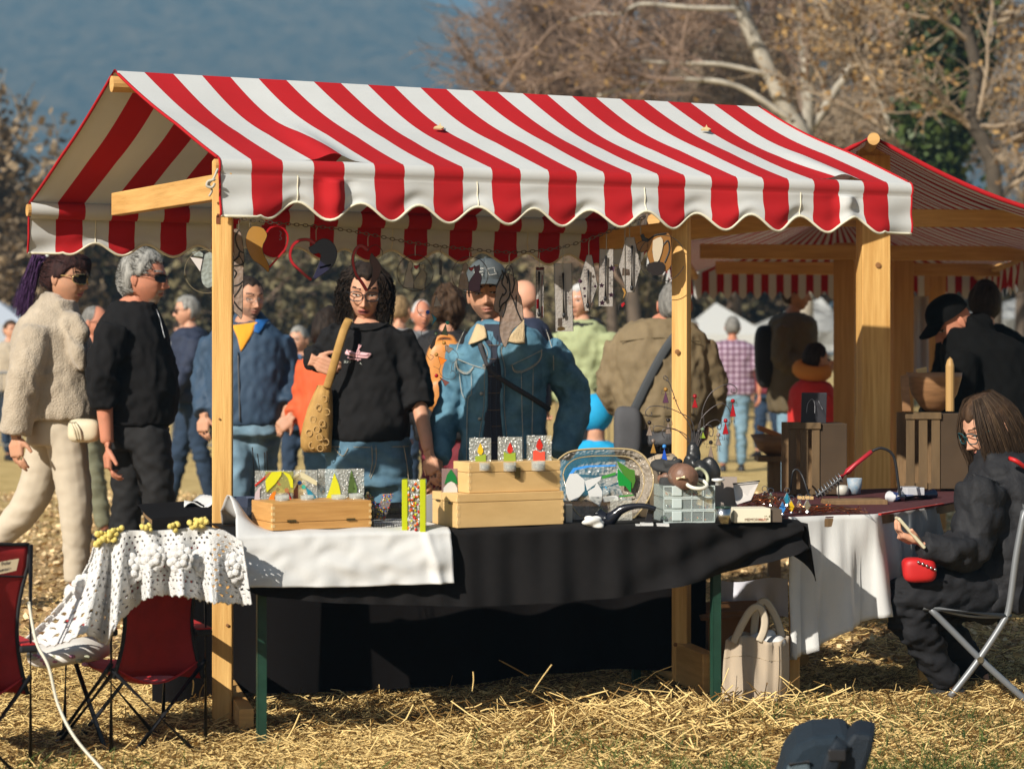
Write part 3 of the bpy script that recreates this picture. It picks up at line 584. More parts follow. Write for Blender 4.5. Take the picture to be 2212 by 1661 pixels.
panel('glass panel with blue and teal gnomes in the middle of the orange box', (845, 115, 1222, 650), 7.27, [([(845, 440), (905, 340), (918, 350), (918, 650), (845, 650)], gM), (disc(942, 320, 34), gB), ([(1040, 395), (1110, 440), (1180, 520), (1222, 645), (1170, 645), (1120, 540), (1070, 500)], gT), (disc(1005, 385, 34), gcol('seagreen', (.05, .42, .32), .8)), ([(950, 160), (1000, 160), (1215, 290), (1215, 360), (1150, 340), (970, 240)], gcol('cream', (.70, .64, .42), .7)), ([(840, 220), (910, 170), (935, 190), (850, 270)], gcol('cream', (.7, .64, .42), .7))], 3, 16, cv8)
panel('bubbly glass panel with a tall yellow fir tree', (1228, 100, 1700, 640), 7.30, [([(1345, 602), (1410, 440), (1490, 165), (1560, 340), (1592, 490), (1585, 602)], gY)], 4, 60, cv8)
panel('bubbly glass panel with a dark green tree at the right of the orange box', (1702, 95, 1962, 640), 7.33, [([(1705, 480), (1725, 280), (1760, 112), (1810, 270), (1850, 400), (1845, 480)], gcol('moss', (.12, .20, .06), .85))], 5, 36, cv8)
WAXW = mat('wax', (.80, .79, .76), .5, trans=.2); ALU = mat('aluminium', (.62, .62, .62), .3, metal=1); CUP = glass('cup_glass', (.78, .80, .76), .28, .05)
def tealight(px, py, w, d, label):
    c = P(px, py, d); r = w / 2 * d / F; t = thing('tealight_holder', label, 'tealight', tuple(c), 'tealights in small glasses')
    m = MB(); m.lathe(c, [(r, 0), (r * 1.05, r * 1.35), (r * .93, r * 1.35), (r * .88, r * .3), (0.0005, r * .3)], 16, cap=False); m.build('glass_cup', CUP, t, smooth=True)
    MB().lathe(c, [(r * .74, r * .35), (r * .74, r * .95), (r * .70, r * .95), (.0005, r * .90)], 14, cap=False).build('candle', ALU, t); MB().lathe(c, [(.0006, r * .9), (.0006, r * 1.2)], 6).build('wick', BLACKPL, t)
for px, py, w, d, l in ((610, 1090, 30, 7.17, 'tealight in a glass cup before the red roofed glass panel'), (664, 1089, 29, 7.21, 'tealight in a glass cup before the blue gnome panel'), (732, 1090, 32, 7.24, 'tealight in a glass cup before the yellow fir panel'), (769, 1086, 30, 7.27, 'tealight in a glass cup before the dark green tree panel'), (1046, 1016, 26, 7.25, 'tealight in front of the green candle panel'), (1101, 1017, 28, 7.28, 'tealight in front of the panel with the red flame'), (1163, 1016, 30, 7.31, 'tealight in front of the red candle panel'), (981, 1078, 18, 7.26, 'tiny tealight before the gnome panel on the birch box')): tealight(px, py, w, d, l)
cv3 = lambda x, y: (891.1 + x * .2563, 918 + y * .2563)
def flame(cx, y0, y1, w): return [(cx, y0), (cx + w * .5, (y0 + y1) / 2), (cx + w * .6, y1 - (y1 - y0) * .25), (cx + w * .2, y1), (cx - w * .2, y1), (cx - w * .6, y1 - (y1 - y0) * .25), (cx - w * .5, (y0 + y1) / 2)]
panel('bubbly glass panel of a green candle with a yellow flame', (478, 108, 662, 386), 7.30, [([(528, 265), (618, 245), (618, 384), (528, 384)], gA), (flame(572, 150, 250, 42), gcol('amber', (.75, .48, .02), .8))], 6, 40, cv3)
panel('bubbly glass panel of an olive candle with a red flame', (718, 100, 925, 386), 7.33, [([(768, 222), (800, 240), (868, 232), (872, 384), (768, 384)], gA), (flame(822, 145, 240, 42), gR)], 7, 46, cv3)
panel('bubbly glass panel of a red candle, tallest of the three candles', (962, 88, 1172, 384), 7.36, [([(1016, 222), (1040, 210), (1080, 230), (1116, 222), (1116, 384), (1016, 384)], gcol('coral', (.80, .10, .06), .8)), (flame(1070, 108, 210, 48), gR)], 8, 46, cv3)
panel('small glass panel with a white bearded gnome in a green hat', (246, 366, 380, 618), 7.30, [([(268, 500), (290, 420), (325, 372), (365, 430), (380, 500), (325, 470)], gcol('emerald', (.01, .16, .04), .9)), ([(258, 600), (262, 530), (295, 490), (325, 474), (355, 490), (378, 530), (380, 612), (262, 612)], gW)], 9, 0, cv3, tint=glass('pinkish_glass', (.40, .28, .27), .45, .2))
# incense sticks in a dark glass bowl
bw = thing('glass_bowl', 'dark cut glass bowl beside the left post', 'bowl', tuple(P(528, 1108, 7.38)))
MB().lathe(P(528, 1112, 7.38), [(.02, 0), (.045, .03), (.055, .06), (.05, .06), (.04, .03), (.01, .01)], 9).build('bowl', glass('smoky_glass', (.10, .12, .18), .6, .1), bw)
for x0, y0, x1, y1, w in ((545, 966, 552, 1060, 'leftmost and tallest dark stick'), (556, 980, 566, 1050, 'dark stick that leans most'), (571, 977, 574, 1050, 'third dark stick from the left'), (576, 974, 580, 1050, 'rightmost dark stick')):
    tag(MB().tube([P(x1, y1, 7.40), P(x0, y0, 7.40)], .0022, 5).build('incense_stick', BLACKPL, loc=tuple(P(x1, y1, 7.40))), w + ' standing in the glass bowl by the left post', 'stick', 'dark sticks in the glass bowl')
# wire basket with confetti glass, vase
bk = thing('wire_basket', 'small black wire basket between the orange box and the yellow vase', 'basket', tuple(P(840, 1150, 7.20)))
wm = MB(); q0, q1 = P(808, 1148, 7.16), P(872, 1146, 7.22); dp = Vector((-.02, .13, 0))
for h in (.004, .034, .068, .074):
    wm.tube([q0 + Vector((0, 0, h)), q1 + Vector((0, 0, h)), q1 + dp + Vector((0, 0, h)), q0 + dp + Vector((0, 0, h)), q0 + Vector((0, 0, h))], .0016 if h < .07 else .0022, 5)
for k in range(13): a = lerp(q0, q1, k / 12); wm.tube([a, a + Vector((0, 0, .074))], .0009, 4); wm.tube([a + dp, a + dp + Vector((0, 0, .074))], .0009, 4)
for k in range(1, 8): a = lerp(q0, q0 + dp, k / 8); wm.tube([a, a + Vector((0, 0, .074))], .0009, 4)
for h in range(1, 8): wm.tube([q0 + Vector((0, 0, h * .009)), q1 + Vector((0, 0, h * .009))], .0008, 4)
wm.build('wire_frame', BLACKMETAL, bk, kind='stuff')
def confetti(label, quad, d, seed, n=90):
    q = [P(x, y, d) for x, y in quad]; t = thing('glass_strip', label, 'glass piece', tuple(q[3]), 'confetti glass pieces'); MB().prism(q, .006).build('pane', glass('smoke_clear', (.45, .40, .38), .3, .1), t)
    r = random.Random(seed); mb = MB()
    for _ in range(n):
        a, b = r.random(), r.random(); p = lerp(lerp(q[0], q[1], a), lerp(q[3], q[2], a), b); mb.ball(p + Vector((0, -.001, 0)), r.uniform(.0012, .0032), 6, 4, r.randrange(5))
    mb.build('speckles', [gR, gO, gY, gW, gB], t, smooth=True, kind='stuff')
confetti('slanted strip of confetti glass standing in the wire basket', [(826, 1066), (850, 1066), (832, 1122), (812, 1122)], 7.26, 3)
confetti('piece of confetti glass leaning behind the orange box', [(790, 1070), (802, 1068), (818, 1098), (800, 1100)], 7.40, 4, 50)
vs = thing('glass_vase', 'tall square vase of clear glass with bright dots and lime green corners', 'vase', tuple(P(894, 1150, 7.13)))
def PR(x0, y0, x1, y1, d): return [P(x0, y0, d), P(x1, y0, d), P(x1, y1, d), P(x0, y1, d)]
LIME = glass('glass_lime', (.55, .60, .02), .75, .1)
MB().prism(PR(880, 1036, 907, 1150, 7.12), .004).build('front_pane', CLEAR, vs); MB().prism(PR(884, 1036, 909, 1148, 7.20), .004).build('back_pane', CLEAR, vs)
for x0, x1 in ((868, 880.4), (907, 919.5)): MB().prism(PR(x0, 1036, x1, 1150, 7.115), .075).build('corner_strip', LIME, vs, bevel=.002)
r = random.Random(5); mb = MB()
for _ in range(70): mb.ball(P(r.uniform(882, 905), r.uniform(1042, 1146), 7.116), (r.uniform(.0025, .0055),) * 2 + (r.uniform(.003, .0065),), 7, 5, r.choice([0, 0, 1, 1, 2, 3, 3, 3]))
mb.build('dots', [gR, gO, gY, gW, LIME], vs, smooth=True, kind='stuff')
tag(MB().lathe(P(931, 1100, 7.45), [(.052, 0), (.052, .004), (.04, .01), (.001, .01)], 22, (-.6, .8, 0)).build('plate', mat('plate_white', (.70, .70, .68), .3), loc=tuple(P(931, 1130, 7.4))), 'white round plate standing on edge beside the dotted vase', 'plate')
# ---- the big glass dish with calla lilies
cvd = cv3; DD = 7.62; dish = thing('glass_dish', 'large oval dish of textured amber glass with white calla lilies', 'dish', tuple(P(1310, 1130, DD)))
out = [(1180, 400), (1205, 330), (1260, 270), (1340, 228), (1480, 208), (1640, 203), (1790, 206), (1890, 222), (1970, 275), (2025, 370), (2042, 480), (2010, 600), (1930, 720), (1840, 800), (1700, 835), (1450, 845), (1330, 800), (1240, 640)]
def lean(p, y): return p + Vector((0, (1130 - y) / F * DD * .35, 0))
def ring(f, dz): cx, cy = 1640, 540; return [lean(P(*cvd(cx + (x - cx) * f, cy + (y - cy) * f), DD), cvd(0, y)[1]) + Vector((0, dz, 0)) for x, y in out]
DG = glass('dish_glass', (.42, .36, .29), .62, .16, 1.0, 70); G = []
for f, dz in ((1, 0), (.99, -.012), (.93, -.010), (.80, .012), (.72, .035), (.5, .040), (.25, .042), (.01, .042)):
    c = [tuple(v) for v in ring(f, dz)]; G.append(catmull(c + c[:1], 3))
MB().grid(G).build('bowl', DG, dish, smooth=True); MB().tube(G[1], .0035, 6).build('rim', glass('rim_amber', (.50, .38, .20), .8, .1), dish, smooth=True); MB().tube(G[3], .0025, 6).build('inner_rim', glass('rim_amber', (.5, .38, .2), .8, .1), dish, smooth=True)
def motif(pts, m, dz=.006, nm='petal'):
    MB().prism([lean(P(*cvd(x, y), DD), cvd(0, y)[1]) + Vector((0, dz, 0)) for x, y in pts], .004).build(nm, m, dish, bevel=.001)
motif([(1330, 420), (1390, 415), (1455, 470), (1455, 560), (1385, 640), (1300, 645), (1292, 500)], gW); motif([(1455, 478), (1600, 438), (1590, 472), (1475, 560)], gW); motif([(1480, 565), (1540, 530), (1560, 490), (1605, 565), (1600, 640), (1580, 692), (1500, 640)], gW, .002); motif([(1605, 610), (1720, 598), (1740, 612), (1740, 640), (1610, 655)], gW, .003)
motif([(1600, 440), (1720, 405), (1722, 428), (1608, 464)], gG, .004, 'stem'); motif([(1745, 600), (1870, 590), (1870, 602), (1745, 614)], gG, .004, 'stem')
motif([(1730, 310), (1790, 345), (1840, 380), (1882, 388), (1886, 480), (1862, 545), (1800, 450), (1745, 360)], gcol('leafdark', (.06, .17, .02), .9), .004, 'leaf'); motif([(1737, 370), (1785, 425), (1850, 490), (1848, 580), (1800, 522), (1745, 520), (1732, 450)], gcol('leafbright', (.01, .22, .03), .9), 0, 'leaf')
motif([(1320, 430), (1360, 372), (1480, 350), (1720, 345), (1722, 358), (1500, 366), (1380, 392), (1332, 450)], gcol('skyblue', (.05, .28, .70), .8), .012, 'band')
tag(MB().lathe(P(1418, 1062, 7.82), [(.10, -.10), (.125, -.02), (.115, .07), (.09, .12), (.085, .12), (.105, .06)], 24, (.85, .1, .5)).build('ceramic_bowl', mat('ceramic_beige', (.50, .40, .28), .35, var=.1), loc=tuple(P(1418, 1120, 7.82)), smooth=True), 'beige ceramic bowl lying on its side behind the glass dish', 'bowl')
tag(MB().prism([P(x, y, 7.55) for x, y in ((1318, 1078), (1364, 1074), (1366, 1130), (1320, 1132))], .003).build('glass_sheet', CLEAR, loc=tuple(P(1340, 1130, 7.55))), 'loose clear glass sheet standing before the lily dish', 'glass sheet')
tag(MB().box(P(1229, 1118, 7.46), (.022, .05, .09)).build('metal_plate', GREYMETAL, loc=tuple(P(1229, 1140, 7.46))), 'dull metal plate beside the pale birch box', 'plate')
hp = [(1548, 742), (1585, 770), (1640, 800), (1690, 770), (1760, 712), (1860, 684), (1960, 682), (2050, 706)]
hn = thing('glass_horn', 'black curved horn with a flared mouth lying before the lily dish', 'horn', tuple(P(1310, 1130, 7.42)))
MB().tube(catmull([P(*cv3(x, y), 7.42 - .0001 * (x - 1548)) for x, y in hp], 5), list(np.interp(np.linspace(0, 1, 36), [0, .12, .3, .5, .75, 1], [.027, .024, .028, .017, .010, .008])), 12).build('body', mat('glossy_black', (.012, .013, .018), .15), hn, smooth=True)
MB().prism([P(*cv3(x, y), 7.40) for x, y in ((1990, 690), (2045, 700), (2010, 835), (1955, 830))], .012).build('stand', mat('glossy_black', (.012, .013, .018), .15), hn)
def crumple(name, label, cat, c, r, m, seed, amp=.35, parent=None, n=28):
    mb = MB(); mb.ball((0, 0, 0), 1, n, n * 2 // 3); v = np.array(mb.v); f = 1 + amp * (np.abs(wnoise(v, 2.6, seed)) - .6); v = v * f[:, None] * np.array(r) + np.array(c); mb.v = [tuple(x) for x in v]
    if parent: return mb.build(name, m, parent, smooth=True)
    return tag(mb.build(name, m, loc=tuple(c), smooth=True), label, cat)
crumple('rag', 'crumpled white rag lying in front of the black horn', 'rag', P(*cv3(1535, 825), 7.33), (.038, .03, .023), mat('rag_white', (.75, .74, .70), .9), 4, .5)
for x0, x1, y0, y1, lab in ((1883, 1922, 836, 862, 'small white tag lying on the black cloth beside the horn'), (1925, 2030, 832, 850, 'white paper strip on the black cloth behind the small tag'), (2062, 2165, 838, 856, 'white card on the black cloth just left of the clear organiser')):
    q = P(*cv3(x0, y1), 7.36); w = (x1 - x0) * .2563 * 7.36 / F; tag(MB().box(q + Vector((w / 2, .03, .004)), (w, .05, .008)).build('paper_slip', WHITECLOTH, loc=tuple(q)), lab, 'paper', 'paper slips on the black cloth')
# ---- clear organiser with beads, leather cuffs on top
OD = 7.42; org = thing('organiser_box', 'clear plastic organiser with three tiers of bead compartments', 'organiser', tuple(P(1488, 1128, OD)))
PLA = glass('clear_plastic', (.62, .70, .68), .30, .12); PLE = glass('plastic_edge', (.70, .78, .76), .62, .2); eo = Vector((.985, .17, 0)); no = Vector((-.17, .985, 0)); c0 = P(1434, 1129, OD); W_, H_, Dp = .178, .0405, .15
for k in range(3):
    z = c0 + Vector((0, 0, k * .0425)); t_ = MB().box(z + eo * W_ / 2 + no * Dp / 2 + Vector((0, 0, H_ / 2)), (W_, Dp, H_), eo, no).build('tier', PLA, org, bevel=.003)
    e = MB()
    for h in (.001, H_ - .002): e.box(z + eo * W_ / 2 + Vector((0, 0, h)) - no * .001, (W_, .003, .004), eo, no)
    for u in (0, .33, .55, .78, 1): e.box(z + eo * W_ * u + Vector((0, 0, H_ / 2)) - no * .001, (.0025, .003, H_), eo, no)
    e.build('divider', PLE, t_, kind='stuff'); MB().box(z + eo * .045 + Vector((0, 0, H_ * .55)) - no * .004, (.035, .006, H_ * .8), eo, no).build('latch', PLE, t_, bevel=.003)
    r = random.Random(k + 9); b = MB()
    for _ in range(46): b.ball(z + eo * r.uniform(.02, W_ - .01) + no * r.uniform(.01, .08) + Vector((0, 0, r.uniform(.004, .014))), r.uniform(.002, .005), 6, 4, r.randrange(5))
    b.build('beads', [gO, gR, STEEL, gcol('mint', (.25, .5, .3), .8), BLACKPL], t_, smooth=True, kind='stuff')
LEA = mat('leather_brown', (.19, .10, .065), .45, var=.25, vscale=20, bump=.2, bscale=60); LEAB = mat('leather_black', (.02, .02, .02), .35, bump=.3, bscale=40)
tcuf = thing('leather_pouch', 'brown leather roll pouch with a pale toggle on the clear organiser', 'pouch', tuple(P(1475, 1050, 7.46)))
MB().lathe(P(1478, 1030, 7.44), [(.040, -.035), (.046, 0), (.044, .05), (.030, .07), (.026, .05), (.03, 0)], 18, (-.25, 1, .05)).build('roll', LEA, tcuf, smooth=True); MB().tube([P(1462, 1034, 7.40), P(1480, 1030, 7.39)], .006, 8).build('toggle', mat('bone', (.70, .58, .34), .4), tcuf)
crumple('flap', '', '', P(1450, 1036, 7.53), (.045, .03, .030), LEA, 8, .3, tcuf)
crumple('cloth_bundle', 'ragged black fringed bundle behind the brown leather pouch', 'bundle', P(1455, 1015, 7.52), (.05, .04, .045), mat('black_fringe', (.03, .03, .03), .8), 9, .75)
crumple('leather_bag', 'black leather drawstring bag right of the brown pouch', 'bag', P(1527, 1022, 7.55), (.042, .04, .062), LEAB, 10, .35); crumple('leather_bag', 'tall black leather bag standing behind the brown pouch', 'bag', P(1497, 1005, 7.60), (.035, .035, .06), LEAB, 12, .4)
def torus(c, R0, r, ax, n=24): a, b = frame(ax); return [Vector(c) + a * (R0 * math.cos(2 * math.pi * k / n)) + b * (R0 * math.sin(2 * math.pi * k / n)) for k in range(n + 1)]
tag(MB().tube(torus(P(1505, 1045, 7.42), .035, .006, (.1, -.45, 1)), .0065, 8).build('bangle', mat('bangle_white', (.75, .72, .60), .4), loc=tuple(P(1505, 1048, 7.42)), smooth=True), 'cream bangle lying on the clear organiser', 'bangle')
tag(MB().tube(torus(P(1513, 1030, 7.46), .030, .006, (.5, -.8, .4)), .006, 8).build('bangle', mat('bangle_green', (.45, .46, .30), .4), loc=tuple(P(1513, 1040, 7.46)), smooth=True), 'pale green bangle leaning on the black leather bag', 'bangle')
tag(MB().lathe(P(1551, 1048, 7.44), [(.010, 0), (.009, .012), (.022, .016), (.022, .022), (.002, .024)], 14).build('reel', mat('plate_white', (.7, .7, .68), .3), loc=tuple(P(1551, 1048, 7.44)), smooth=True), 'small white reel standing on the right end of the organiser', 'reel')
cup = thing('metal_cup', 'small steel cup with a dark rim between organiser and booklet box', 'cup', tuple(P(1562, 1130, 7.40)))
MB().lathe(P(1562, 1130, 7.40), [(.027, 0), (.027, .054), (.025, .054), (.024, .006), (.001, .006)], 24).build('body', STEEL, cup, smooth=True); MB().tube(torus(P(1562, 1130, 7.40) + Vector((0, 0, .054)), .0265, .002, (0, 0, 1)), .0022, 6).build('rim', mat('rim_green', (.02, .05, .035), .4), cup)
BE_ = Vector((.99, .14, 0)); BN_ = Vector((-.14, .99, 0)); CRM = mat('card_cream', (.74, .68, .52), .6); bc0 = P(1586, 1129, 7.42)
bkt = thing('booklet_box', 'cream card box printed MEMORIAL on the black cloth', 'box', tuple(bc0 + BE_ * .063))
MB().box(bc0 + BE_ * .064 + BN_ * .05 + Vector((0, 0, .024)), (.128, .10, .048), BE_, BN_).build('box', CRM, bkt, bevel=.002); MB().box(bc0 + BE_ * .150 + BN_ * .06 + Vector((0, 0, .022)), (.040, .10, .044), BE_, BN_).build('end_piece', mat('card_brown', (.10, .075, .055), .7), bkt)
letters('MEMORIAL', bc0 + BE_ * .036 + Vector((0, 0, .006)) - BN_ * .001, BE_, (0, 0, 1), .0135, mat('ink_brown', (.22, .13, .08), .8), bkt); letters('KING', bc0 + BE_ * .086 + Vector((0, 0, .006)) - BN_ * .001, BE_, (0, 0, 1), .0115, mat('ink_red', (.55, .14, .08), .8), bkt)
cr = MB(); rr = random.Random(2)
for _ in range(14): q = bc0 + BE_ * rr.uniform(.106, .124) + Vector((0, 0, rr.uniform(.006, .024))) - BN_ * .001; cr.lathe(q, [(rr.uniform(.001, .0025), 0), (.001, .001)], 6, -BN_)
cr.build('crest', mat('ink_olive', (.22, .18, .09), .8), bkt, kind='stuff')
# displays behind
tag(MB().prism([P(1590, 1090, 7.62), P(1584, 1046, 7.66), P(1640, 1040, 7.68), P(1622, 1080, 7.62)], .012, (0, 1, .3)).build('display_card', glass('milky_sheet', (.62, .58, .54), .75, .4), loc=tuple(P(1600, 1090, 7.62))), 'milky sheet with a dark top edge leaning behind the booklet box', 'display')
tag(MB().tube([P(1583, 1045, 7.65), P(1641, 1039, 7.67)], .003, 5).build('display_bar', BLACKMETAL, loc=tuple(P(1610, 1044, 7.65))), 'thin dark bar along the top of the milky sheet', 'bar')
tag(MB().prism([P(x, y, 7.70) for x, y in ((1540, 1030), (1592, 1030), (1592, 1100), (1540, 1100))], .02).build('display_board', mat('board_grey', (.33, .27, .23), .7), loc=tuple(P(1560, 1100, 7.7))), 'grey brown board standing behind the steel cup', 'board')
COPPER = mat('copper', (.70, .28, .12), .25, metal=1); rr = random.Random(8)
def wires(label, x0, x1, y0, y1, d, n, seed, m=COPPER):
    rr = random.Random(seed); mb = MB()
    for _ in range(n):
        a = P(rr.uniform(x0, x1), rr.uniform(y0, y1), d + rr.uniform(-.1, .1)); b = P(rr.uniform(x0, x1), rr.uniform(y0, y1), d + rr.uniform(-.1, .1)); mb.tube(catmull([a, (a + b) / 2 + Vector((0, rr.uniform(-.05, .05), rr.uniform(0, .02))), b], 4), .0016, 4)
    o = mb.build('copper_wires', m, loc=tuple(P((x0 + x1) / 2, y1, d)), kind='stuff'); tag(o, label, 'wires')
wires('loose bundle of shiny copper wires behind the booklet box', 1596, 1690, 1070, 1100, 7.75, 46, 3); wires('scattered copper wires along the front edge of the white clothed table', 1690, 1880, 1096, 1112, 7.95, 40, 4)
# ================================================================ ORNAMENTS ON THE CHAIN
HD = 8.15
chp = [(503, 468), (540, 476), (620, 484), (700, 491), (790, 505), (870, 521), (940, 531), (1010, 538), (1090, 545), (1150, 543), (1220, 533), (1290, 510), (1340, 490), (1392, 470)]
cpts = catmull([P(x, y, HD) for x, y in chp], 14); mb = MB(); d0 = 0
L_ = [0]
for a, b in zip(cpts, cpts[1:]): L_.append(L_[-1] + (b - a).length)
def at_len(s): i = min(max(int(np.searchsorted(L_, s)), 1), len(L_) - 1); t = (s - L_[i - 1]) / (L_[i] - L_[i - 1]); return lerp(cpts[i - 1], cpts[i], t)
k = 0; s = 0
while s < L_[-1] - .02:
    a, b = at_len(s), at_len(min(s + .021, L_[-1])); t = (b - a).normalized(); side = Vector((0, 1, 0)) if k % 2 else t.cross(Vector((0, 1, 0))).normalized()
    c = (a + b) / 2; mb.tube([c + t * (.0105 * math.cos(q)) + side * (.0055 * math.sin(q)) for q in [2 * math.pi * i / 10 for i in range(11)]], .0016, 4); k += 1; s += .0165
tag(mb.build('chain', mat('chain_metal', (.16, .14, .12), .4, metal=.8), loc=tuple(cpts[0]), kind='thing'), 'thin metal chain sagging across the stall and carrying glass ornaments', 'chain')
for o_ in bpy.data.objects:
    if o_.name == 'chain': o_['kind'] = 'stuff'
def chain_y(px): return float(np.interp(px, [p[0] for p in chp], [p[1] for p in chp]))
def conv(x0, y0, s): return lambda pts: [(x0 + x * s, y0 + y * s) for x, y in pts]
OG = 'glass ornaments hanging on the chain'
def orn(name, label, cat, cx, pieces=(), lines=(), d=HD + .01, wire_m=LEAD, hook=None, r=.0022, grp=OG):
    """pieces: (px polygon, material, part name); lines: (px polyline, radius or None)"""
    allp = [p for q, _, _ in pieces for p in q] + [p for l in lines for p in l[0]]; yt = min(p[1] for p in allp)
    t = thing(name, label, cat, tuple(P(cx, yt, d)), grp)
    for q, m, nm in pieces:
        o = MB().prism(PA(q, d), .004).build(nm, m, t)
        MB().tube(PA(q + q[:1], d + .002), .0018, 5).build('lead_edge', LEAD, o)
    if lines:
        mb = MB()
        for l in lines: mb.tube(catmull(PA(l[0], d), 4) if len(l[0]) > 2 else PA(l[0], d), l[1] if len(l) > 1 and l[1] else r, 5)
        mb.build('wire', wire_m, t, kind='stuff' if len(lines) > 1 else None)
    hx = hook if hook else cx; y0 = chain_y(hx); yt = min([p[1] for p in allp if abs(p[0] - hx) < 14] or [yt])
    w = MB(); w.tube(catmull(PA([(hx, y0 - 2), (hx + 2.5, y0 + 3), (hx, y0 + 8), (hx, max(yt, y0 + 10) + 2)], d - .002), 4), .0016, 5); w.build('hook', mat('hook_metal', (.30, .27, .22), .35, metal=.8), t)
    return t
def circ(cx, cy, r, a0=0, a1=360, n=40): return [(cx + r * math.cos(R(a0 + (a1 - a0) * k / n)), cy + r * math.sin(R(a0 + (a1 - a0) * k / n))) for k in range(n + 1)]
def band(pts, w):
    c = [(v.x, v.y) for v in catmull([Vector((x, y, 0)) for x, y in pts], 5)]; a, b = [], []
    for i, (x, y) in enumerate(c):
        x0, y0 = c[max(i - 1, 0)]; x1, y1 = c[min(i + 1, len(c) - 1)]; l = math.hypot(x1 - x0, y1 - y0) + 1e-6; nx, ny = -(y1 - y0) / l * w / 2, (x1 - x0) / l * w / 2; a.append((x + nx, y + ny)); b.append((x - nx, y - ny))
    return a + b[::-1]
def smoothp(pts, n=4): return [(v.x, v.y) for v in catmull([Vector((x, y, 0)) for x, y in pts], n)]
gAmb = glass('amber_sheet', (.42, .22, .05), .78, .15); gNavy = glass('navy_sheet', (.018, .018, .05), .92, .12); gRed = glass('red_sheet', (.40, .012, .02), .78, .12); gBei = glass('taupe_sheet', (.33, .25, .20), .66, .2, .4, 60); gPale = glass('pale_sheet', (.45, .50, .47), .5, .15, .5, 60); gClr = glass('pale_clear', (.55, .50, .42), .25, .1); gPurp = glass('purple_sheet', (.10, .04, .08), .9, .15); gMott = glass('hammered', (.50, .46, .42), .55, .2, .3, 160); gGrn = glass('green_grey', (.18, .24, .15), .75, .2)
c1 = conv(378, 475.2, .1587)
orn('heart_suncatcher', 'hanging heart with a solid amber left half and a thin red right half', 'suncatcher', 578, [(smoothp(c1([(1150, 95), (1060, 90), (1000, 150), (968, 250), (970, 340), (1000, 430), (1060, 540), (1150, 600), (1220, 660), (1268, 708), (1282, 650), (1260, 580), (1220, 500), (1190, 410), (1195, 340), (1225, 280), (1250, 200), (1205, 120)])), gAmb, 'wing')],
    [], hook=540)
o_ = bpy.data.objects.get('heart_suncatcher'); q = c1(band([(1245, 170), (1300, 105), (1390, 80), (1475, 115), (1525, 190), (1533, 280), (1500, 390), (1430, 480), (1350, 570), (1285, 645)], 26)); MB().prism(PA(q, HD + .01), .004).build('band', gRed, o_)
mb = MB(); mb.tube(catmull(PA(c1([(1420, 150), (1450, 180), (1430, 220), (1455, 250), (1430, 275), (1420, 255)]), HD + .01), 4), .0012, 4); mb.build('curl', WIRE, o_)
orn('heart_suncatcher', 'hanging red heart outline with a dark navy horse head on its right', 'suncatcher', 677, [(c1(band([(1905, 320), (1840, 280), (1770, 268), (1680, 285), (1610, 340), (1570, 430), (1570, 520), (1610, 600), (1700, 690), (1855, 820)], 34)), gRed, 'band'), (smoothp(c1([(1820, 380), (1850, 440), (1900, 462), (1960, 448), (1990, 490), (1960, 600), (1910, 720), (1865, 828), (1960, 770), (2060, 700), (2150, 620), (2200, 500), (2195, 400), (2150, 320), (2080, 268), (2000, 262), (1930, 300), (1890, 340)]), 3), gNavy, 'horse_head'), (c1([(1965, 640), (2120, 600), (2125, 625), (1975, 665)]), STEEL, 'label_sliver')], [], hook=683)  # the small steel sliver is a label on the horse head
c5 = conv(432, 459, .3413)
orn('heart_suncatcher', 'narrow hanging heart with a red left half and a dark right half before the woman', 'suncatcher', 793, [(c5(band([(1062, 238), (1020, 212), (985, 235), (967, 300), (985, 385), (1025, 445), (1055, 495)], 15)), gRed, 'band'), (smoothp(c5([(1085, 258), (1075, 310), (1092, 350), (1090, 410), (1078, 450), (1058, 497), (1110, 440), (1140, 385), (1145, 340), (1120, 300)]), 3), glass('black_red_sheet', (.06, .012, .012), .93, .12), 'cat_shape')], [(c5([(1062, 250), (1080, 218), (1120, 208), (1155, 245), (1150, 290)]), .0012)], hook=795)
q = c1([(803, 130), (845, 125), (880, 160), (905, 215), (935, 450), (935, 600), (925, 800), (912, 1318), (860, 1295), (803, 1245)])
orn('feather_suncatcher', 'long purplish leaded glass feather hanging right beside the left post', 'suncatcher', 515, [(smoothp(q, 3), gBei, 'feather')], [(c1(l), .0032) for l in ([(860, 140), (820, 230), (835, 330), (880, 420), (935, 450)], [(880, 420), (860, 500), (803, 560)], [(803, 625), (860, 620), (935, 600)], [(803, 680), (835, 720), (803, 790)], [(803, 900), (870, 880), (925, 830)], [(870, 480), (935, 600)], [(803, 1110), (850, 1180), (912, 1240)], [(910, 880), (860, 970), (803, 1050)])], hook=516)
orn('ring_suncatcher', 'thin wire ring with a pale glass fairy, left of the front left post', 'suncatcher', 446, [(c1([(205, 505), (375, 532), (342, 702)]), glass('white_sheet', (.62, .58, .56), .85, .2), 'wing'), (smoothp(c1([(405, 470), (470, 440), (520, 480), (545, 700), (520, 880), (440, 925), (370, 850), (355, 720)]), 3), gPale, 'body'), (c1([(230, 440), (330, 420), (385, 460), (380, 505), (260, 490)]), gPale, 'head')], [(circ(446, 586, 47, -200, 170), .0014)], wire_m=mat('ring_wire', (.35, .30, .20), .3, metal=.9), hook=503)
c2 = conv(831.7, 529.3, .2276)
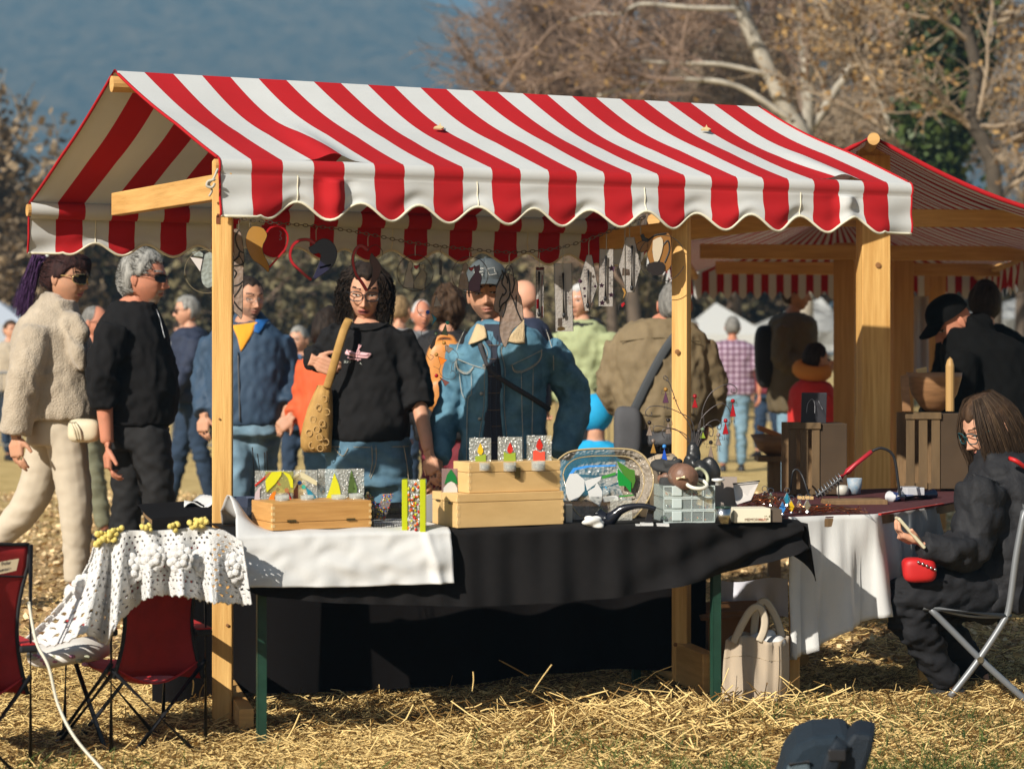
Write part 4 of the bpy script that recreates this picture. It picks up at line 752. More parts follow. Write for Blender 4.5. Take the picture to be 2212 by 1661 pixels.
def cats(label, ox, dy, left, right, cx):
    sh = lambda pts: [(x + ox, y + dy) for x, y in c2(pts)]
    return orn('cat_suncatcher', label, 'suncatcher', cx, [(sh([(215, 210), (222, 170), (245, 150), (265, 180), (258, 215), (242, 235), (262, 300), (272, 350), (265, 410), (165, 402), (182, 370), (190, 300), (205, 250)]), left, 'cat_shape'), (sh([(325, 178), (345, 190), (375, 172), (378, 215), (366, 238), (390, 265), (395, 300), (380, 370), (385, 435), (275, 412), (272, 350), (300, 300), (335, 250), (330, 215)]), right, 'cat_shape'), (sh([(275, 195), (298, 200), (320, 190), (318, 210), (298, 230), (280, 215)]), gRed, 'heart')], [(circ(*sh([(285, 265)])[0], 39), .0015)], wire_m=mat('ring_dark', (.10, .09, .08), .3, metal=.8), hook=cx)
cats('wire ring with a mottled cat and a clear cat under a red heart', 0, 0, gMott, gClr, 897)
cats('wire ring with a taupe cat and a dark purple cat in front of the cap', 118.5, 4, gBei, gPurp, 1015)
# horse head
c6 = conv(864.2, 459, .3413); ck = conv(993.6, 529.3, .10405)
orn('horse_suncatcher', 'big taupe leaded glass horse head covering half the man\'s face', 'suncatcher', 1098, [(smoothp(c6([(655, 378), (648, 420), (612, 455), (606, 520), (596, 590), (602, 625), (632, 650), (630, 740), (640, 800), (665, 853), (690, 792), (715, 740), (770, 692), (778, 650), (766, 552), (745, 500), (742, 440), (705, 395)]), 3), gBei, 'horse_head')],
    [(ck(l), .0030) for l in ([(870, 520), (905, 650), (870, 800), (960, 950), (905, 1045), (880, 1010)], [(990, 610), (1030, 800), (1040, 970), (1130, 1200), (1190, 1380), (1275, 1570)], [(1040, 980), (1020, 1080), (960, 1170), (870, 1250), (820, 1390)], [(960, 1180), (940, 1320), (880, 1500)], [(1110, 690), (1130, 800), (1080, 1000)], [(870, 600), (820, 720), (750, 880)], [(905, 560), (980, 700), (985, 800)], [(1170, 1040), (1165, 1180), (1165, 1320)], [(890, 1020), (830, 1150), (820, 1300)])] + [(ck([(950, 620), (955, 480), (1010, 425), (1075, 470), (1105, 600), (1130, 700), (1165, 690), (1155, 655)]), .0016), (ck([(1000, 510), (1035, 520), (1030, 570), (990, 610)]), .0014)], hook=1100)
# thermometers
c3 = conv(1123.3, 529.3, .1367); INK = mat('ink_dark', (.03, .025, .03), .8)
def thermo(label, outline, bar, num, gl, extra=(), hook=None):
    o = c3(outline); cx = sum(p[0] for p in o) / len(o); t = orn('thermometer', label, 'thermometer', cx, [(o, gl, 'plate')] + [(c3(e), m, n) for e, m, n in extra], [], hook=hook or cx, grp='hanging thermometers')
    b = c3(bar); MB().tube(PA(b, HD - .001), [.0042, .0042], 8).build('tube', BLACKPL, t, smooth=True); MB().ball(P(b[1][0], b[1][1] - 4, HD - .002), (.0065, .005, .011), 8, 6).build('bulb', BLACKPL, t, smooth=True)
    for x, y, st in num: q = c3([(x, y)])[0]; letters(st, P(q[0], q[1] + 3, HD - .0015), (1, 0, 0), (0, 0, 1), .0115, INK, t)
thermo('narrow hanging thermometer bordered with red glass', [(258, 357), (375, 357), (372, 1158), (255, 1150)], [(302, 420), (300, 1120)], [(246, 460, '50\n40\n30\n20'), (318, 700, '10\n0\n10\n20')], gMott, [([(258, 357), (372, 357), (370, 395), (262, 395)], gRed, 'red_piece'), ([(345, 480), (358, 480), (356, 640), (340, 650)], gRed, 'red_piece'), ([(258, 860), (296, 850), (292, 1010), (258, 1010)], gRed, 'red_piece'), ([(340, 960), (362, 970), (360, 1150), (338, 1150)], gRed, 'red_piece')], hook=1165)
thermo('large hanging thermometer of clear hammered glass with a brown spot', [(540, 297), (812, 290), (838, 1362), (565, 1368)], [(680, 440), (695, 1140)], [(608, 500, '50\n40\n30\n20\n10'), (728, 730, '10\n0\n10\n20')], gMott, [([(590, 1310), (640, 1285), (700, 1300), (715, 1340), (640, 1358), (588, 1348)], gAmb, 'amber_spot'), ([(600, 1160), (668, 1150), (668, 1285), (600, 1285)], gBei, 'square')], hook=1216)
thermo('slim lozenge shaped thermometer with tiny glass dots', [(1058, 160), (1132, 160), (1222, 650), (1085, 1042), (1030, 1042), (938, 610)], [(1080, 395), (1070, 985)], [(1005, 345, '50\n40\n30\n20'), (1108, 570, '10\n0\n10\n20')], gMott, [(disc(1160, 500, 24, 8), gBei, 'dot'), (disc(1190, 655, 22, 8), gPurp, 'dot'), (disc(955, 575, 30, 8), gPurp, 'dot'), (disc(1018, 688, 22, 8), gPurp, 'dot'), (disc(1025, 808, 20, 8), gPurp, 'dot')], hook=1272)
def star(cx, cy, r): return [(cx + (r if k % 2 == 0 else r * .5) * math.sin(math.pi * k / 5), cy - (r if k % 2 == 0 else r * .5) * math.cos(math.pi * k / 5)) for k in range(10)]
thermo('hanging rectangular thermometer with mauve stars', [(1260, 65), (1474, 68), (1466, 972), (1243, 966)], [(1357, 172), (1346, 875)], [(1285, 230, '50\n40\n30\n20\n10'), (1382, 510, '10\n0\n10')], gMott, [(star(1448, 370, 62), gPurp, 'star'), (star(1290, 640, 45), gPurp, 'star'), (star(1440, 790, 48), gPurp, 'star'), (star(1300, 915, 52), gPurp, 'star')], hook=1310)
thermo('wide lozenge thermometer next to the cow suncatcher', [(1680, -120), (1800, -120), (1912, 340), (1800, 742), (1688, 748), (1563, 340)], [(1770, 15), (1765, 710)], [(1695, 90, '50\n40\n30\n20'), (1800, 320, '10\n0\n10\n20')], gMott, [([(1620, 360), (1730, 390), (1740, 480), (1610, 490)], gBei, 'patch')], hook=1360)
# cow
c7 = conv(1296, 459, .3413); gBrn = glass('brown_sheet', (.27, .12, .03), .85, .2); gCre = glass('cream_sheet', (.60, .50, .36), .8, .2); gBlk = glass('black_sheet', (.02, .015, .015), .95, .2)
orn('cow_suncatcher', 'round wire suncatcher with a brown and cream leaded cow head', 'suncatcher', 1412, [(smoothp(c7([(300, 190), (345, 150), (410, 135), (445, 150), (452, 330), (400, 375), (330, 345), (300, 270)]), 2), gBrn, 'head'), (smoothp(c7([(228, 205), (262, 184), (302, 190), (300, 235), (262, 252), (240, 238)]), 2), gBrn, 'ear'), (c7([(258, 145), (272, 135), (285, 160), (312, 172), (300, 186), (268, 178)]), gBlk, 'horn')], [(circ(*c7([(392, 290)])[0], 50, 20, 340), .0015)] + [(c7(l), .0034) for l in ([(305, 180), (350, 145), (420, 134)], [(330, 240), (350, 280), (375, 310)], [(400, 210), (430, 180), (440, 240), (410, 320)])], hook=1384)
cow = bpy.data.objects['cow_suncatcher']
for pts, m, nm in (([(335, 178), (385, 155), (400, 205), (375, 300), (345, 315), (332, 240)], gCre, 'blaze'), ([(298, 330), (345, 312), (400, 318), (412, 352), (395, 395), (330, 395), (300, 365)], gBlk, 'muzzle')): MB().prism(PA(smoothp(c7(pts), 2), HD + .005), .004).build(nm, m, cow)
# garland of little angels
t = orn('angel_garland', 'dangling wire garland of small coloured glass angels between the couple', 'garland', 958, [(c2([(520, 150), (538, 150), (535, 285), (518, 285)]), gBlk, 'bar')], [(c2(l), .0010) for l in ([(525, 60), (540, 90), (515, 120), (530, 150)], [(535, 285), (525, 340), (540, 390), (515, 430)], [(515, 430), (550, 470), (560, 540), (545, 600), (480, 590), (455, 610), (470, 650), (600, 600)], [(455, 590), (380, 520), (320, 550), (305, 610), (340, 670), (395, 700), (390, 750), (355, 740)], [(440, 770), (360, 800), (345, 850), (380, 880)], [(590, 740), (640, 760), (620, 830)], [(680, 830), (725, 840), (715, 890), (690, 870)], [(480, 880), (420, 870), (410, 920), (440, 940)], [(540, 900), (600, 960), (680, 1020), (690, 1080), (640, 1120)], [(530, 1140), (515, 1200), (560, 1260), (640, 1275), (675, 1230), (640, 1190), (620, 1215)], [(640, 1120), (630, 1180), (650, 1200)], [(460, 1150), (515, 1180)], [(395, 1040), (430, 1090), (460, 1060), (425, 1040)], [(395, 460), (420, 490), (460, 480)], [(520, 440), (560, 450), (545, 490)])], hook=951, wire_m=WIRE)
for (hx, hy), tri, m, hm in (((478, 462), [(484, 485), (538, 578), (462, 585)], gMott, gBei), ((406, 638), [(440, 648), (494, 700), (440, 770), (462, 705)], gT, gB), ((592, 738), [(575, 755), (595, 860), (535, 850)], gGrn, gcol('seagreen', (.05, .42, .32), .8)), ((487, 838), [(490, 865), (470, 950), (440, 990), (425, 975), (455, 900)], gBlk, gGrn), ((560, 930), [(570, 950), (650, 985), (605, 1025), (575, 1000)], gBei, gAmb), ((488, 1040), [(505, 1058), (588, 1092), (528, 1142)], gO, gAmb), ((488, 1240), [(520, 1258), (612, 1305), (570, 1338), (548, 1290)], gM, gRed)):
    o = MB().prism(PA(c2(tri), HD + .008), .004).build('angel', m, t); q = c2([(hx, hy)])[0]; MB().ball(P(*q, HD + .01), .0075, 8, 6).build('head', hm, o, smooth=True); MB().tube(PA(c2(tri + tri[:1]), HD + .009), .0013, 4).build('lead_edge', LEAD, o)
orn('dragonfly_charm', 'tiny red and amber dragonfly charm under the lozenge thermometer', 'charm', 1345, [(c3([(1600, 930), (1640, 900), (1660, 930), (1620, 985), (1600, 970)]), gRed, 'wing'), (smoothp(c3([(1610, 680), (1650, 690), (1672, 760), (1640, 830), (1630, 840), (1645, 760)]), 2), gAmb, 'body')], [(c3([(1720, 760), (1690, 860), (1640, 900), (1560, 960), (1580, 1080), (1640, 1100), (1660, 1010)]), .0009)], hook=1350, wire_m=WIRE)
# the wire tree of angels standing among the goods
cw = conv(1323, 810, .1465); AD = 7.72; wt = thing('angel_stand', 'fan of curling wires carrying small stained glass angels beside the right post', 'stand', tuple(P(1502, 985, AD)))
mb = MB()
for l in ([(1225, 1160), (1300, 700), (1340, 480), (1440, 280), (1600, 165), (1740, 135), (1830, 200), (1820, 260), (1750, 250), (1760, 210)], [(1220, 1150), (1280, 720), (1420, 520), (1600, 420), (1700, 470), (1740, 560)], [(1240, 1160), (1270, 950), (1380, 740), (1520, 660), (1600, 710), (1590, 800), (1545, 780), (1560, 740)], [(1215, 1150), (1240, 880), (1330, 770), (1430, 740), (1485, 810), (1470, 900), (1425, 880), (1440, 830)], [(1230, 1150), (1180, 700), (1000, 560), (760, 470), (560, 465), (490, 540), (510, 600), (580, 590), (570, 545)], [(1220, 1150), (1150, 760), (980, 500), (840, 120), (760, 60), (770, 10), (820, 60), (790, 90)], [(1215, 1150), (1100, 900), (900, 800), (660, 750), (600, 790), (620, 850), (655, 850)], [(1225, 1150), (1100, 950), (930, 800), (760, 800), (735, 870), (770, 930)], [(1225, 1155), (1310, 900), (1350, 700), (1330, 560)]):
    mb.tube(catmull(PA(cw(l), AD), 5), .0016, 5)
mb.build('curled_wires', WIRE, wt, smooth=True, kind='stuff')
for x, y, hh, m, hm in ((785, 200, 210, gPurp, gAmb), (545, 690, 200, gBei, gBlk), (822, 650, 215, gBei, gBlk), (1215, 300, 180, gRed, gRed), (1775, 370, 240, gRed, gRed), (1668, 660, 210, gRed, gRed), (1562, 870, 165, gBei, gBei), (765, 1040, 210, gB, gcol('skyblue', (.05, .28, .7), .8)), (602, 960, 190, gAmb, gBei), (1450, 980, 260, gBei, gBlk), (1330, 790, 140, gcol('leafgreen', (.3, .4, .05), .75), gGrn)):
    b = cw([(x - 42, y + hh), (x, y + 36), (x + 42, y + hh)]); o = MB().prism(PA(b, AD), .004).build('angel', m, wt); MB().tube(PA(b + b[:1], AD + .002), .0014, 4).build('lead_edge', LEAD, o)
    q = cw([(x, y + 12)])[0]; MB().ball(P(*q, AD), .0075, 8, 6).build('head', hm, o, smooth=True); l = MB()
    for sx in (-16, 18): l.tube(PA(cw([(x + sx, y + hh), (x + sx * 1.1, y + hh + 75), (x + sx * 1.6, y + hh + 95)]), AD), .0010, 4)
    l.tube(PA(cw([(x - 5, y + 40), (x - 55, y + 30), (x - 65, y + 90), (x - 20, y + 80)]), AD), .0009, 4); l.tube(PA(cw([(x + 5, y + 40), (x + 55, y + 30), (x + 65, y + 90), (x + 20, y + 80)]), AD), .0009, 4); l.build('limbs', WIRE, o, kind='stuff')
# ================================================================ CHAIRS, BLANKET, BAGS, GROUND COVER
CHR = mat('chair_red_shaded', (.27, .010, .010), .75, var=.15, vscale=20, bump=.15, bscale=500); CHB = mat('chair_edge_black', (.012, .012, .014), .7)  # backrest red is darkened to carry its shade; seat and pads get a lit red
def camp_chair(label, bl, br, top, seat_y, d, shift, dd, feet_y, q=.24):
    """seen from behind: bl, br image columns of the back poles; shift, dd: where the front poles stand"""
    t = thing('camping_chair', label, 'chair', tuple(P((bl + br) / 2, feet_y, d)), 'red folding camping chairs')
    K = MB
    for x, dq in ((bl, 0), (br, q)):
        K().tube([P(x, top + (110 if x == bl else 0), d + dq), P(x, feet_y, d + dq)], .0085, 8).build('back_pole', BLACKMETAL, t, smooth=True)
    fl_, fr_ = P(bl + shift, seat_y - 40, d + dd), P(br + shift * .9, seat_y - 60, d + dd + q)
    fb = EYE / (d + dd); 
    for a, b in ((P(bl, seat_y + 40, d), Vector((P(br, feet_y, d).x - .02, d + .02, .02))), (P(br, seat_y + 20, d + q), Vector((P(bl + 40, feet_y, d).x, d + .1, .02))), (P(bl, seat_y + 30, d), Vector((fl_.x - .02, d + dd - .02, .02))), (P(bl + 10, seat_y + 40, d + .05), Vector((P(bl - 150, 1600, d).x, d + .25, .02))),
                 (fl_ + Vector((0, 0, -.02)), Vector((P(bl, 1600, d).x - .03, d + .08, .02))), (fl_ + Vector((.02, 0, -.02)), Vector((fr_.x, d + dd, .02))), (fr_ + Vector((0, 0, -.02)), Vector((fl_.x + .05, d + dd + .03, .02)))):
        K().tube([a, b], .008, 8).build('leg', BLACKMETAL, t, smooth=True); K().ball(b, .013, 8, 6).build('foot', BLACKPL, t, smooth=True)
    for x0, c, dq in ((bl, fl_, 0), (br, fr_, q)):      # armrests
        a = P(x0, seat_y - 40, d + dq); m = K(); m.beam(a + Vector((0, -.02, 0)), c + Vector((-.01, .02, .03)), .055, .022); m.build('armrest', CHB, t, bevel=.006); m = K(); m.beam(a + Vector((0, -.015, .013)), c + Vector((-.01, .015, .043)), .05, .006); m.build('armrest_pad', mat('chair_red_lit', (.45, .02, .02), .6), t, bevel=.003)
        K().tube([c + Vector((0, 0, .03)), Vector((c.x - .01, c.y, .02))], .0085, 8).build('front_pole', BLACKMETAL, t, smooth=True)
    # fabric back, hollowed at both sides
    G = []
    for i in range(15):
        s = i / 14; y = top + (seat_y + 60 - top) * s; inn = 4 + 26 * math.sin(math.pi * min(1, max(0, (s - .12) / .9))) ** 1.0 if s > .12 else 4
        G.append([lerp(P(bl + inn, y, d), P(br - inn, y, d + q), k / 16) + Vector((0, .05 * math.sin(math.pi * k / 16) * (.3 + s), 0)) for k in range(17)])
    o = K().grid(G).build('backrest', CHR, t, smooth=True, solid=.003)
    for col in (0, 16): K().tube([r[col] for r in G], .007, 6).build('edge_binding', CHB, o, smooth=True)
    K().tube([r for r in G[0]], .006, 6).build('edge_binding', CHB, o, smooth=True); K().tube([r + Vector((0, -.003, 0)) for r in G[3]], .003, 4).build('seam', CHB, o)
    sb0, sb1 = P(bl + 12, seat_y + 40, d), P(br - 12, seat_y + 20, d + q); G = []
    for i in range(9): s = i / 8; G.append([lerp(lerp(sb0, sb1, k / 10), lerp(fl_ + Vector((0, 0, -.05)), fr_ + Vector((0, 0, -.05)), k / 10), s) + Vector((0, 0, -.06 * math.sin(math.pi * k / 10) - .03 * math.sin(math.pi * s))) for k in range(11)])
    K().grid(G).build('seat', mat('chair_red_lit', (.45, .02, .02), .6), t, smooth=True, solid=.004)
    return t
ch2 = camp_chair('red camping chair under the crocheted blanket', 240, 444, 1168, 1405, 6.86, -95, .42, 1648)
ch1 = camp_chair('red camping chair with a sewn tag, cut off by the frame', -150, 66, 1176, 1440, 6.42, -95, .42, 1700)
tg = MB(); q = [P(-30, 1219, 6.405), P(41, 1206, 6.405), P(35, 1232, 6.405), P(-30, 1246, 6.405)]; tg.prism(q, .002, (0, 1, 0)); o = tg.build('tag', mat('tag_cream', (.34, .28, .18), .8), ch1)
ang = Vector((.985, .06, .17)); letters('Polar', P(2, 1221, 6.402), ang, (0, 0, 1), .014, INK, ch1); letters('Mountain', P(-14, 1237, 6.402), ang, (0, 0, 1), .014, INK, ch1)
pw = MB(); pw.ball((0, 0, 0), 1, 20, 12); v = np.array(pw.v); f = np.sign(v) * np.abs(v) ** .7; ctr = np.array(P(150, 1408, 7.12)); pw.v = [tuple(ctr + np.array([p[0] * .13, p[1] * .16, p[2] * .035 + .01 * math.sin(p[0] * 3)])) for p in f]
pil = tag(pw.build('pillow', mat('pillow_print', (.74, .70, .64), .85, var=.02, vscale=14), loc=tuple(ctr), smooth=True), 'white printed pillow on the seat of the blanket covered chair', 'pillow')
fm = MB(); rr = random.Random(4)
for _ in range(16): fm.ball(Vector(ctr) + Vector((rr.uniform(-.1, .1), rr.uniform(-.16, -.12), rr.uniform(-.02, .02))), (.012, .006, .007), 7, 4, rr.randrange(2))
fm.build('flower_print', [mat('print_mauve', (.45, .20, .30), .85), mat('print_olive', (.40, .40, .28), .85)], pil, smooth=True, kind='stuff')
# crocheted blanket with real holes, popcorn rosettes and yellow flowers
YARN = mat('yarn_white', (.73, .72, .70), .95, var=.06, vscale=60, bump=.7, bscale=260); YARNY = mat('yarn_yellow', (.72, .58, .16), .95, bump=.6, bscale=260)
cs = [0, .07, .14, .24, .33, .42, .55, .68, .76, .84, .92, 1]
xt = [200, 212, 224, 246, 272, 302, 344, 388, 418, 446, 485, 524]; yt = [1185, 1168, 1160, 1152, 1146, 1146, 1146, 1143, 1138, 1136, 1146, 1170]
xb = [40, 118, 190, 226, 262, 300, 345, 398, 430, 455, 500, 541]; yb = [1392, 1400, 1372, 1400, 1345, 1303, 1290, 1292, 1300, 1306, 1308, 1312]
NI, NJ = 132, 300; G = []
BD = lambda s, t: 6.815 - .05 * t + .075 * math.sin(s * 34 + .6) * (.12 + t) * (1 - .45 * s) - .03 * t * math.sin(s * 11) + (.10 * t * (1 - s / .16) if s < .16 else 0)
def bl_pt(s, t):
    X0, Y0, X1, Y1 = [float(np.interp(s, cs, a)) for a in (xt, yt, xb, yb)]; sc = abs(math.sin(s * 62)) * 5 + abs(math.sin(s * 190)) * 3
    x = X0 + (X1 - X0) * (t ** (1.5 if s < .2 else 1)) + 4 * math.sin(s * 34) * t; y = Y0 + (Y1 - Y0 - sc) * t; d = BD(s, t)
    return P(x, y, d)
for i in range(NI + 1):
    row = []
    for j in range(NJ + 1):
        s, t = j / NJ, i / NI; row.append(bl_pt(s, t) + Vector((0, .002 * math.sin(j * 1.3) * math.sin(i * 1.5), 0)))
    G.append(row)
def keep(i, j):
    t = i / NI
    if t > .74 and t < .83: return not ((i % 11) < 5 and (j % 8) < 4)
    if t < .05 or t > .955: return True
    a, b = i % 9, (j + (5 if (i // 9) % 2 else 0)) % 10
    return not (a < 4 and b < 4 and ((i // 9) * 7 + (j // 10) * 5) % 9 != 0 and not (4.4 < ((i * .17 + j * .11) % 7) < 5.2))
bl_o = tag(MB().grid(G, keep=keep).build('crochet_blanket', YARN, loc=tuple(P(360, 1160, 6.8)), smooth=True, solid=.0045), 'white crocheted lace blanket with flowers draped over a red chair', 'blanket')
def blsurf(px, py):
    best = min(((bl_pt(s / 60, t / 24) for s in range(61) for t in range(25))), key=lambda p: abs(p.x / p.y * F + CX - px) + abs(HZ - (p.z - EYE) / p.y * F - py)); return best.y
for px, py, rr_ in ((281, 1228, 25), (331, 1203, 21), (389, 1206, 23), (434, 1216, 21), (501, 1226, 24), (181, 1268, 20)):
    d = blsurf(px, py) - .008; c = P(px, py, d); rw = rr_ * d / F; m = MB()
    for k in range(9): q = 2 * math.pi * k / 9; m.ball(c + Vector((rw * .88 * math.cos(q), -.002, rw * 1.02 * math.sin(q))), (.0150, .006, .0150), 10, 6)
    for k in range(6): q = 2 * math.pi * k / 6 + .3; m.ball(c + Vector((rw * .5 * math.cos(q), -.012, rw * .55 * math.sin(q))), (.0120, .006, .0120), 10, 6)
    m.ball(c + Vector((0, -.008, 0)), .006, 8, 5); m.build('rosette', YARN, bl_o, smooth=True, kind='stuff')
for px, py, w, n in ((237, 1153, 26, 16), (436, 1127, 13, 12), (317, 1140, 10, 7), (378, 1140, 8, 6), (228, 1170, 22, 13), (424, 1134, 14, 9)):
    d = 6.80; c = P(px, py, d); m = MB(); r2 = random.Random(px)
    for k in range(n): m.ball(c + Vector(((k / (n - 1) - .5) * 2 * w * d / F, r2.uniform(-.02, .01), r2.uniform(-.008, .012) - .020 * (k / (n - 1) - .5) * (-1 if px < 300 else 0))), r2.uniform(.006, .011), 8, 6)
    m.build('yellow_flower', YARNY, bl_o, smooth=True, kind='stuff')
# pale cable running down to the straw
cb = MB().tube(catmull([P(62, 1300, 6.5), P(78, 1385, 6.45), P(105, 1440, 6.42), P(125, 1520, 6.4), P(160, 1590, 6.35), P(215, 1655, 6.3), P(260, 1700, 6.2)], 8), .0048, 8).build('cable', mat('cable_cream', (.62, .58, .46), .5), loc=tuple(P(215, 1655, 6.3)), smooth=True); tag(cb, 'pale cable hanging past the nearest red chair to the straw', 'cable')
# canvas tote
CANV = mat('canvas', (.43, .345, .25), .9, var=.05, vscale=6, bump=.15, bscale=350); d = 7.66; tote = thing('tote_bag', 'beige canvas tote bag with two handles standing by the green table leg', 'bag', tuple(P(1628, 1550, d)))
G = []; ox = [(1562, 0), (1600, -.03), (1645, -.04), (1680, -.01), (1700, .07), (1660, .13), (1600, .12), (1562, 0)]
for i in range(22):
    t = i / 21; row = []
    for px, dy in [(v.x, v.y) for v in catmull([Vector((a, b, 0)) for a, b in ox], 5)]:
        pxx = 1630 + (px - 1630) * (1.0 + .06 * math.sin(t * 3.1)) + t * 6; p = P(pxx, 1550 - 172 * t, d); p.y += dy * (1 - .35 * t) + .006 * math.sin(px * .09 + t * 7) + .012 * t * math.sin(px * .22); p.z -= .012 * t * math.sin(px * .05)
        row.append(p)
    G.append(row)
bg = MB().grid(G).build('body', CANV, tote, smooth=True, solid=.003); MB().tube([r_ + Vector((0, -.002, 0)) for r_ in G[16][:20]], .0012, 4).build('stitching', mat('thread', (.38, .30, .2), .9), bg); MB().tube([G[i][14] + Vector((0, -.003, 0)) for i in range(0, 21)], .0012, 4).build('seam', mat('thread', (.38, .30, .2), .9), bg)
for pts, dd in (([(1585, 1388), (1602, 1350), (1622, 1318), (1640, 1312), (1652, 1335), (1650, 1362), (1640, 1385)], -.03), ([(1628, 1372), (1634, 1320), (1650, 1298), (1668, 1318), (1682, 1350), (1692, 1388)], .07)): MB().tube(catmull([P(x, y, d + dd) for x, y in pts], 6), .014, 6, flat=(1, .16), ref=(0, 1, 0)).build('handle', mat('canvas_light', (.52, .44, .33), .9), tote, smooth=True)
crumple('liner', '', '', P(1655, 1384, d + .05), (.05, .05, .03), WHITECLOTH, 3, .6, tote)
# right table under white cloth, red cloth on top
RT = [Vector((.985, 7.78, 0)), Vector((1.325, 7.93, 0)), Vector((1.66, 8.45, 0)), Vector((2.05, 9.15, 0)), Vector((1.85, 9.55, 0)), Vector((1.10, 9.25, 0)), Vector((.80, 8.65, 0))]; rt = thing('market_table', 'table under a white cloth and a dark red top cloth right of the stall', 'table', (1.3, 8.3, 0))
MB().prism([p + Vector((0, 0, .668)) for p in RT], .03, (0, 0, 1)).build('tabletop', OLDWOOD, rt)
for p in (Vector((1.02, 7.86, 0)), Vector((1.58, 8.36, 0)), Vector((1.20, 8.95, 0))): MB().box(p + Vector((0, 0, .33)), (.035, .035, .67)).build('leg', WOOD, rt)
top = MB(); top.prism([p * 1 + Vector((0, 0, .7005)) for p in RT], .004, (0, 0, 1)); tag(top.build('tablecloth', mat('cloth_wine', (.07, .012, .014), .9, var=.2, vscale=10), loc=(1.3, 8.3, .70)), 'dark red cloth covering the top of the right table', 'tablecloth')
path = [lerp(RT[0], RT[1], k / 24) for k in range(25)] + [lerp(RT[1], RT[2], k / 26) for k in range(1, 27)]; G = []
for i in range(26):
    t = i / 25; row = []
    for j, p in enumerate(path):
        u = j / 50; n = Vector((.36, -.93, 0)) if j < 25 else Vector((.84, -.54, 0)); zb = np.interp(u, [0, .1, .3, .48, .55, .75, 1], [.20, .215, .29, .335, .335, .36, .34]); z = .706 + (zb - .706) * t
        f = .004 + .010 * t + .020 * t * math.sin(u * 44 + 2 * math.sin(u * 9)) + .009 * (t ** .6) * math.sin(u * 130 + 6 * math.sin(u * 13) + 3 * t) + .008 * wn1(u * 2, t * .4, 0, 16, 4) + .03 * t * math.exp(-((u - .49) / .05) ** 2); row.append(p + n * f + Vector((0, 0, z if i else .709)))
    G.append(row)
tag(MB().grid(G).build('tablecloth', WHITECLOTH, loc=tuple(RT[1] + Vector((0, 0, .7))), smooth=True, solid=.002), 'white cloth hanging in folds from the right table', 'tablecloth')
MB().beam(RT[1] + Vector((.012, -.02, .708)), RT[2] + Vector((.012, -.01, .708)), .012, .006).build('cloth_edge', mat('cloth_red_edge', (.42, .03, .02), .9), rt)
G = [[P(1552 + 150 * s, 1252 + 82 * t + 5 * math.sin(s * 6), 8.5 + .03 * math.sin(s * 17) * t) for s in [k / 20 for k in range(21)]] for t in [k / 8 for k in range(9)]]
tag(MB().grid(G).build('cloth', mat('cloth_bluewhite', (.62, .62, .68), .9), loc=tuple(P(1620, 1300, 8.5)), smooth=True), 'shaded bluish white cloth hanging behind the canvas tote', 'cloth')
CARD = mat('cardboard', (.22, .11, .045), .85, var=.1, vscale=8); cbx = thing('cardboard_box', 'brown cardboard box with a hand hole behind the canvas tote', 'box', tuple(P(1570, 1500, 8.35)))
MB().box(P(1568, 1405, 8.5), (.26, .26, .34), (.95, .3, 0), (-.3, .95, 0)).build('body', CARD, cbx, bevel=.004); MB().box(P(1575, 1318, 8.40), (.27, .10, .012), (.95, .3, 0), (-.25, .8, .5), (-.1, -.45, .85)).build('flap', CARD, cbx); MB().lathe(P(1518, 1420, 8.345), [(.03, 0), (.03, .004)], 14, (.3, -.95, 0)).build('hand_hole', mat('dark_gap', (.1, .06, .025), .9), cbx)
cap_ = MB(); cap_.box(P(1740, 1404, 7.84), (.055, .03, .022), (.95, -.1, .25), (0, 1, 0), (-.25, 0, .95)); tag(cap_.build('clamp', WHITECLOTH, loc=tuple(P(1740, 1404, 7.9)), bevel=.008), 'white clip at the hem of the white tablecloth', 'clip')
# navy rucksack in the front
NAVY = mat('rucksack_navy', (.009, .019, .030), .85, var=.2, vscale=30, bump=.3, bscale=300); d = 5.75; rk = thing('rucksack', 'dark navy rucksack lying in the straw in front, cut by the frame', 'bag', tuple(P(1800, 1690, d)))
def lump(c, r, seed, amp, m, name, root, power=.55, n=30):
    mb = MB(); mb.ball((0, 0, 0), 1, n, n * 2 // 3); v = np.array(mb.v); v = np.sign(v) * np.abs(v) ** power; v = v * (1 + amp * wnoise(v, 2.2, seed))[:, None]; mb.v = [tuple(x) for x in v * np.array(r) + np.array(c)]; return mb.build(name, m, root, smooth=True)
RGREY = mat('rucksack_grey', (.075, .105, .125), .8, var=.2, vscale=30, bump=.4, bscale=250); NAVY2 = mat('rucksack_dark', (.006, .012, .020), .7, var=.2, vscale=30, bump=.3, bscale=250)
MB().prism([P(x, y, d) for x, y in ((1668, 1740), (1696, 1645), (1722, 1608), (1757, 1592), (1838, 1588), (1856, 1640), (1866, 1740))], .24, (.1, 1, .05)).build('body', NAVY, rk, bevel=.022)
MB().prism([P(x, y, d - .05) for x, y in ((1790, 1690), (1812, 1625), (1843, 1582), (1890, 1588), (1884, 1622), (1858, 1700))], .15, (.2, 1, .1)).build('top_flap', NAVY2, rk, bevel=.014)
MB().prism([P(x, y, d - .012) for x, y in ((1676, 1740), (1704, 1650), (1748, 1644), (1772, 1740))], .02).build('pocket', RGREY, rk, bevel=.008); MB().tube([P(1704, 1650, d - .014), P(1748, 1644, d - .014)], .005, 6).build('zip', BLACKPL, rk)
MB().tube(catmull([P(1822, 1600, d - .06), P(1800, 1640, d - .08), P(1782, 1700, d - .06)], 6), .024, 6, flat=(1, .2), ref=(0, 1, 0)).build('strap', NAVY2, rk, smooth=True); MB().box(P(1808, 1630, d - .085), (.045, .012, .03)).build('buckle', BLACKPL, rk, bevel=.003)
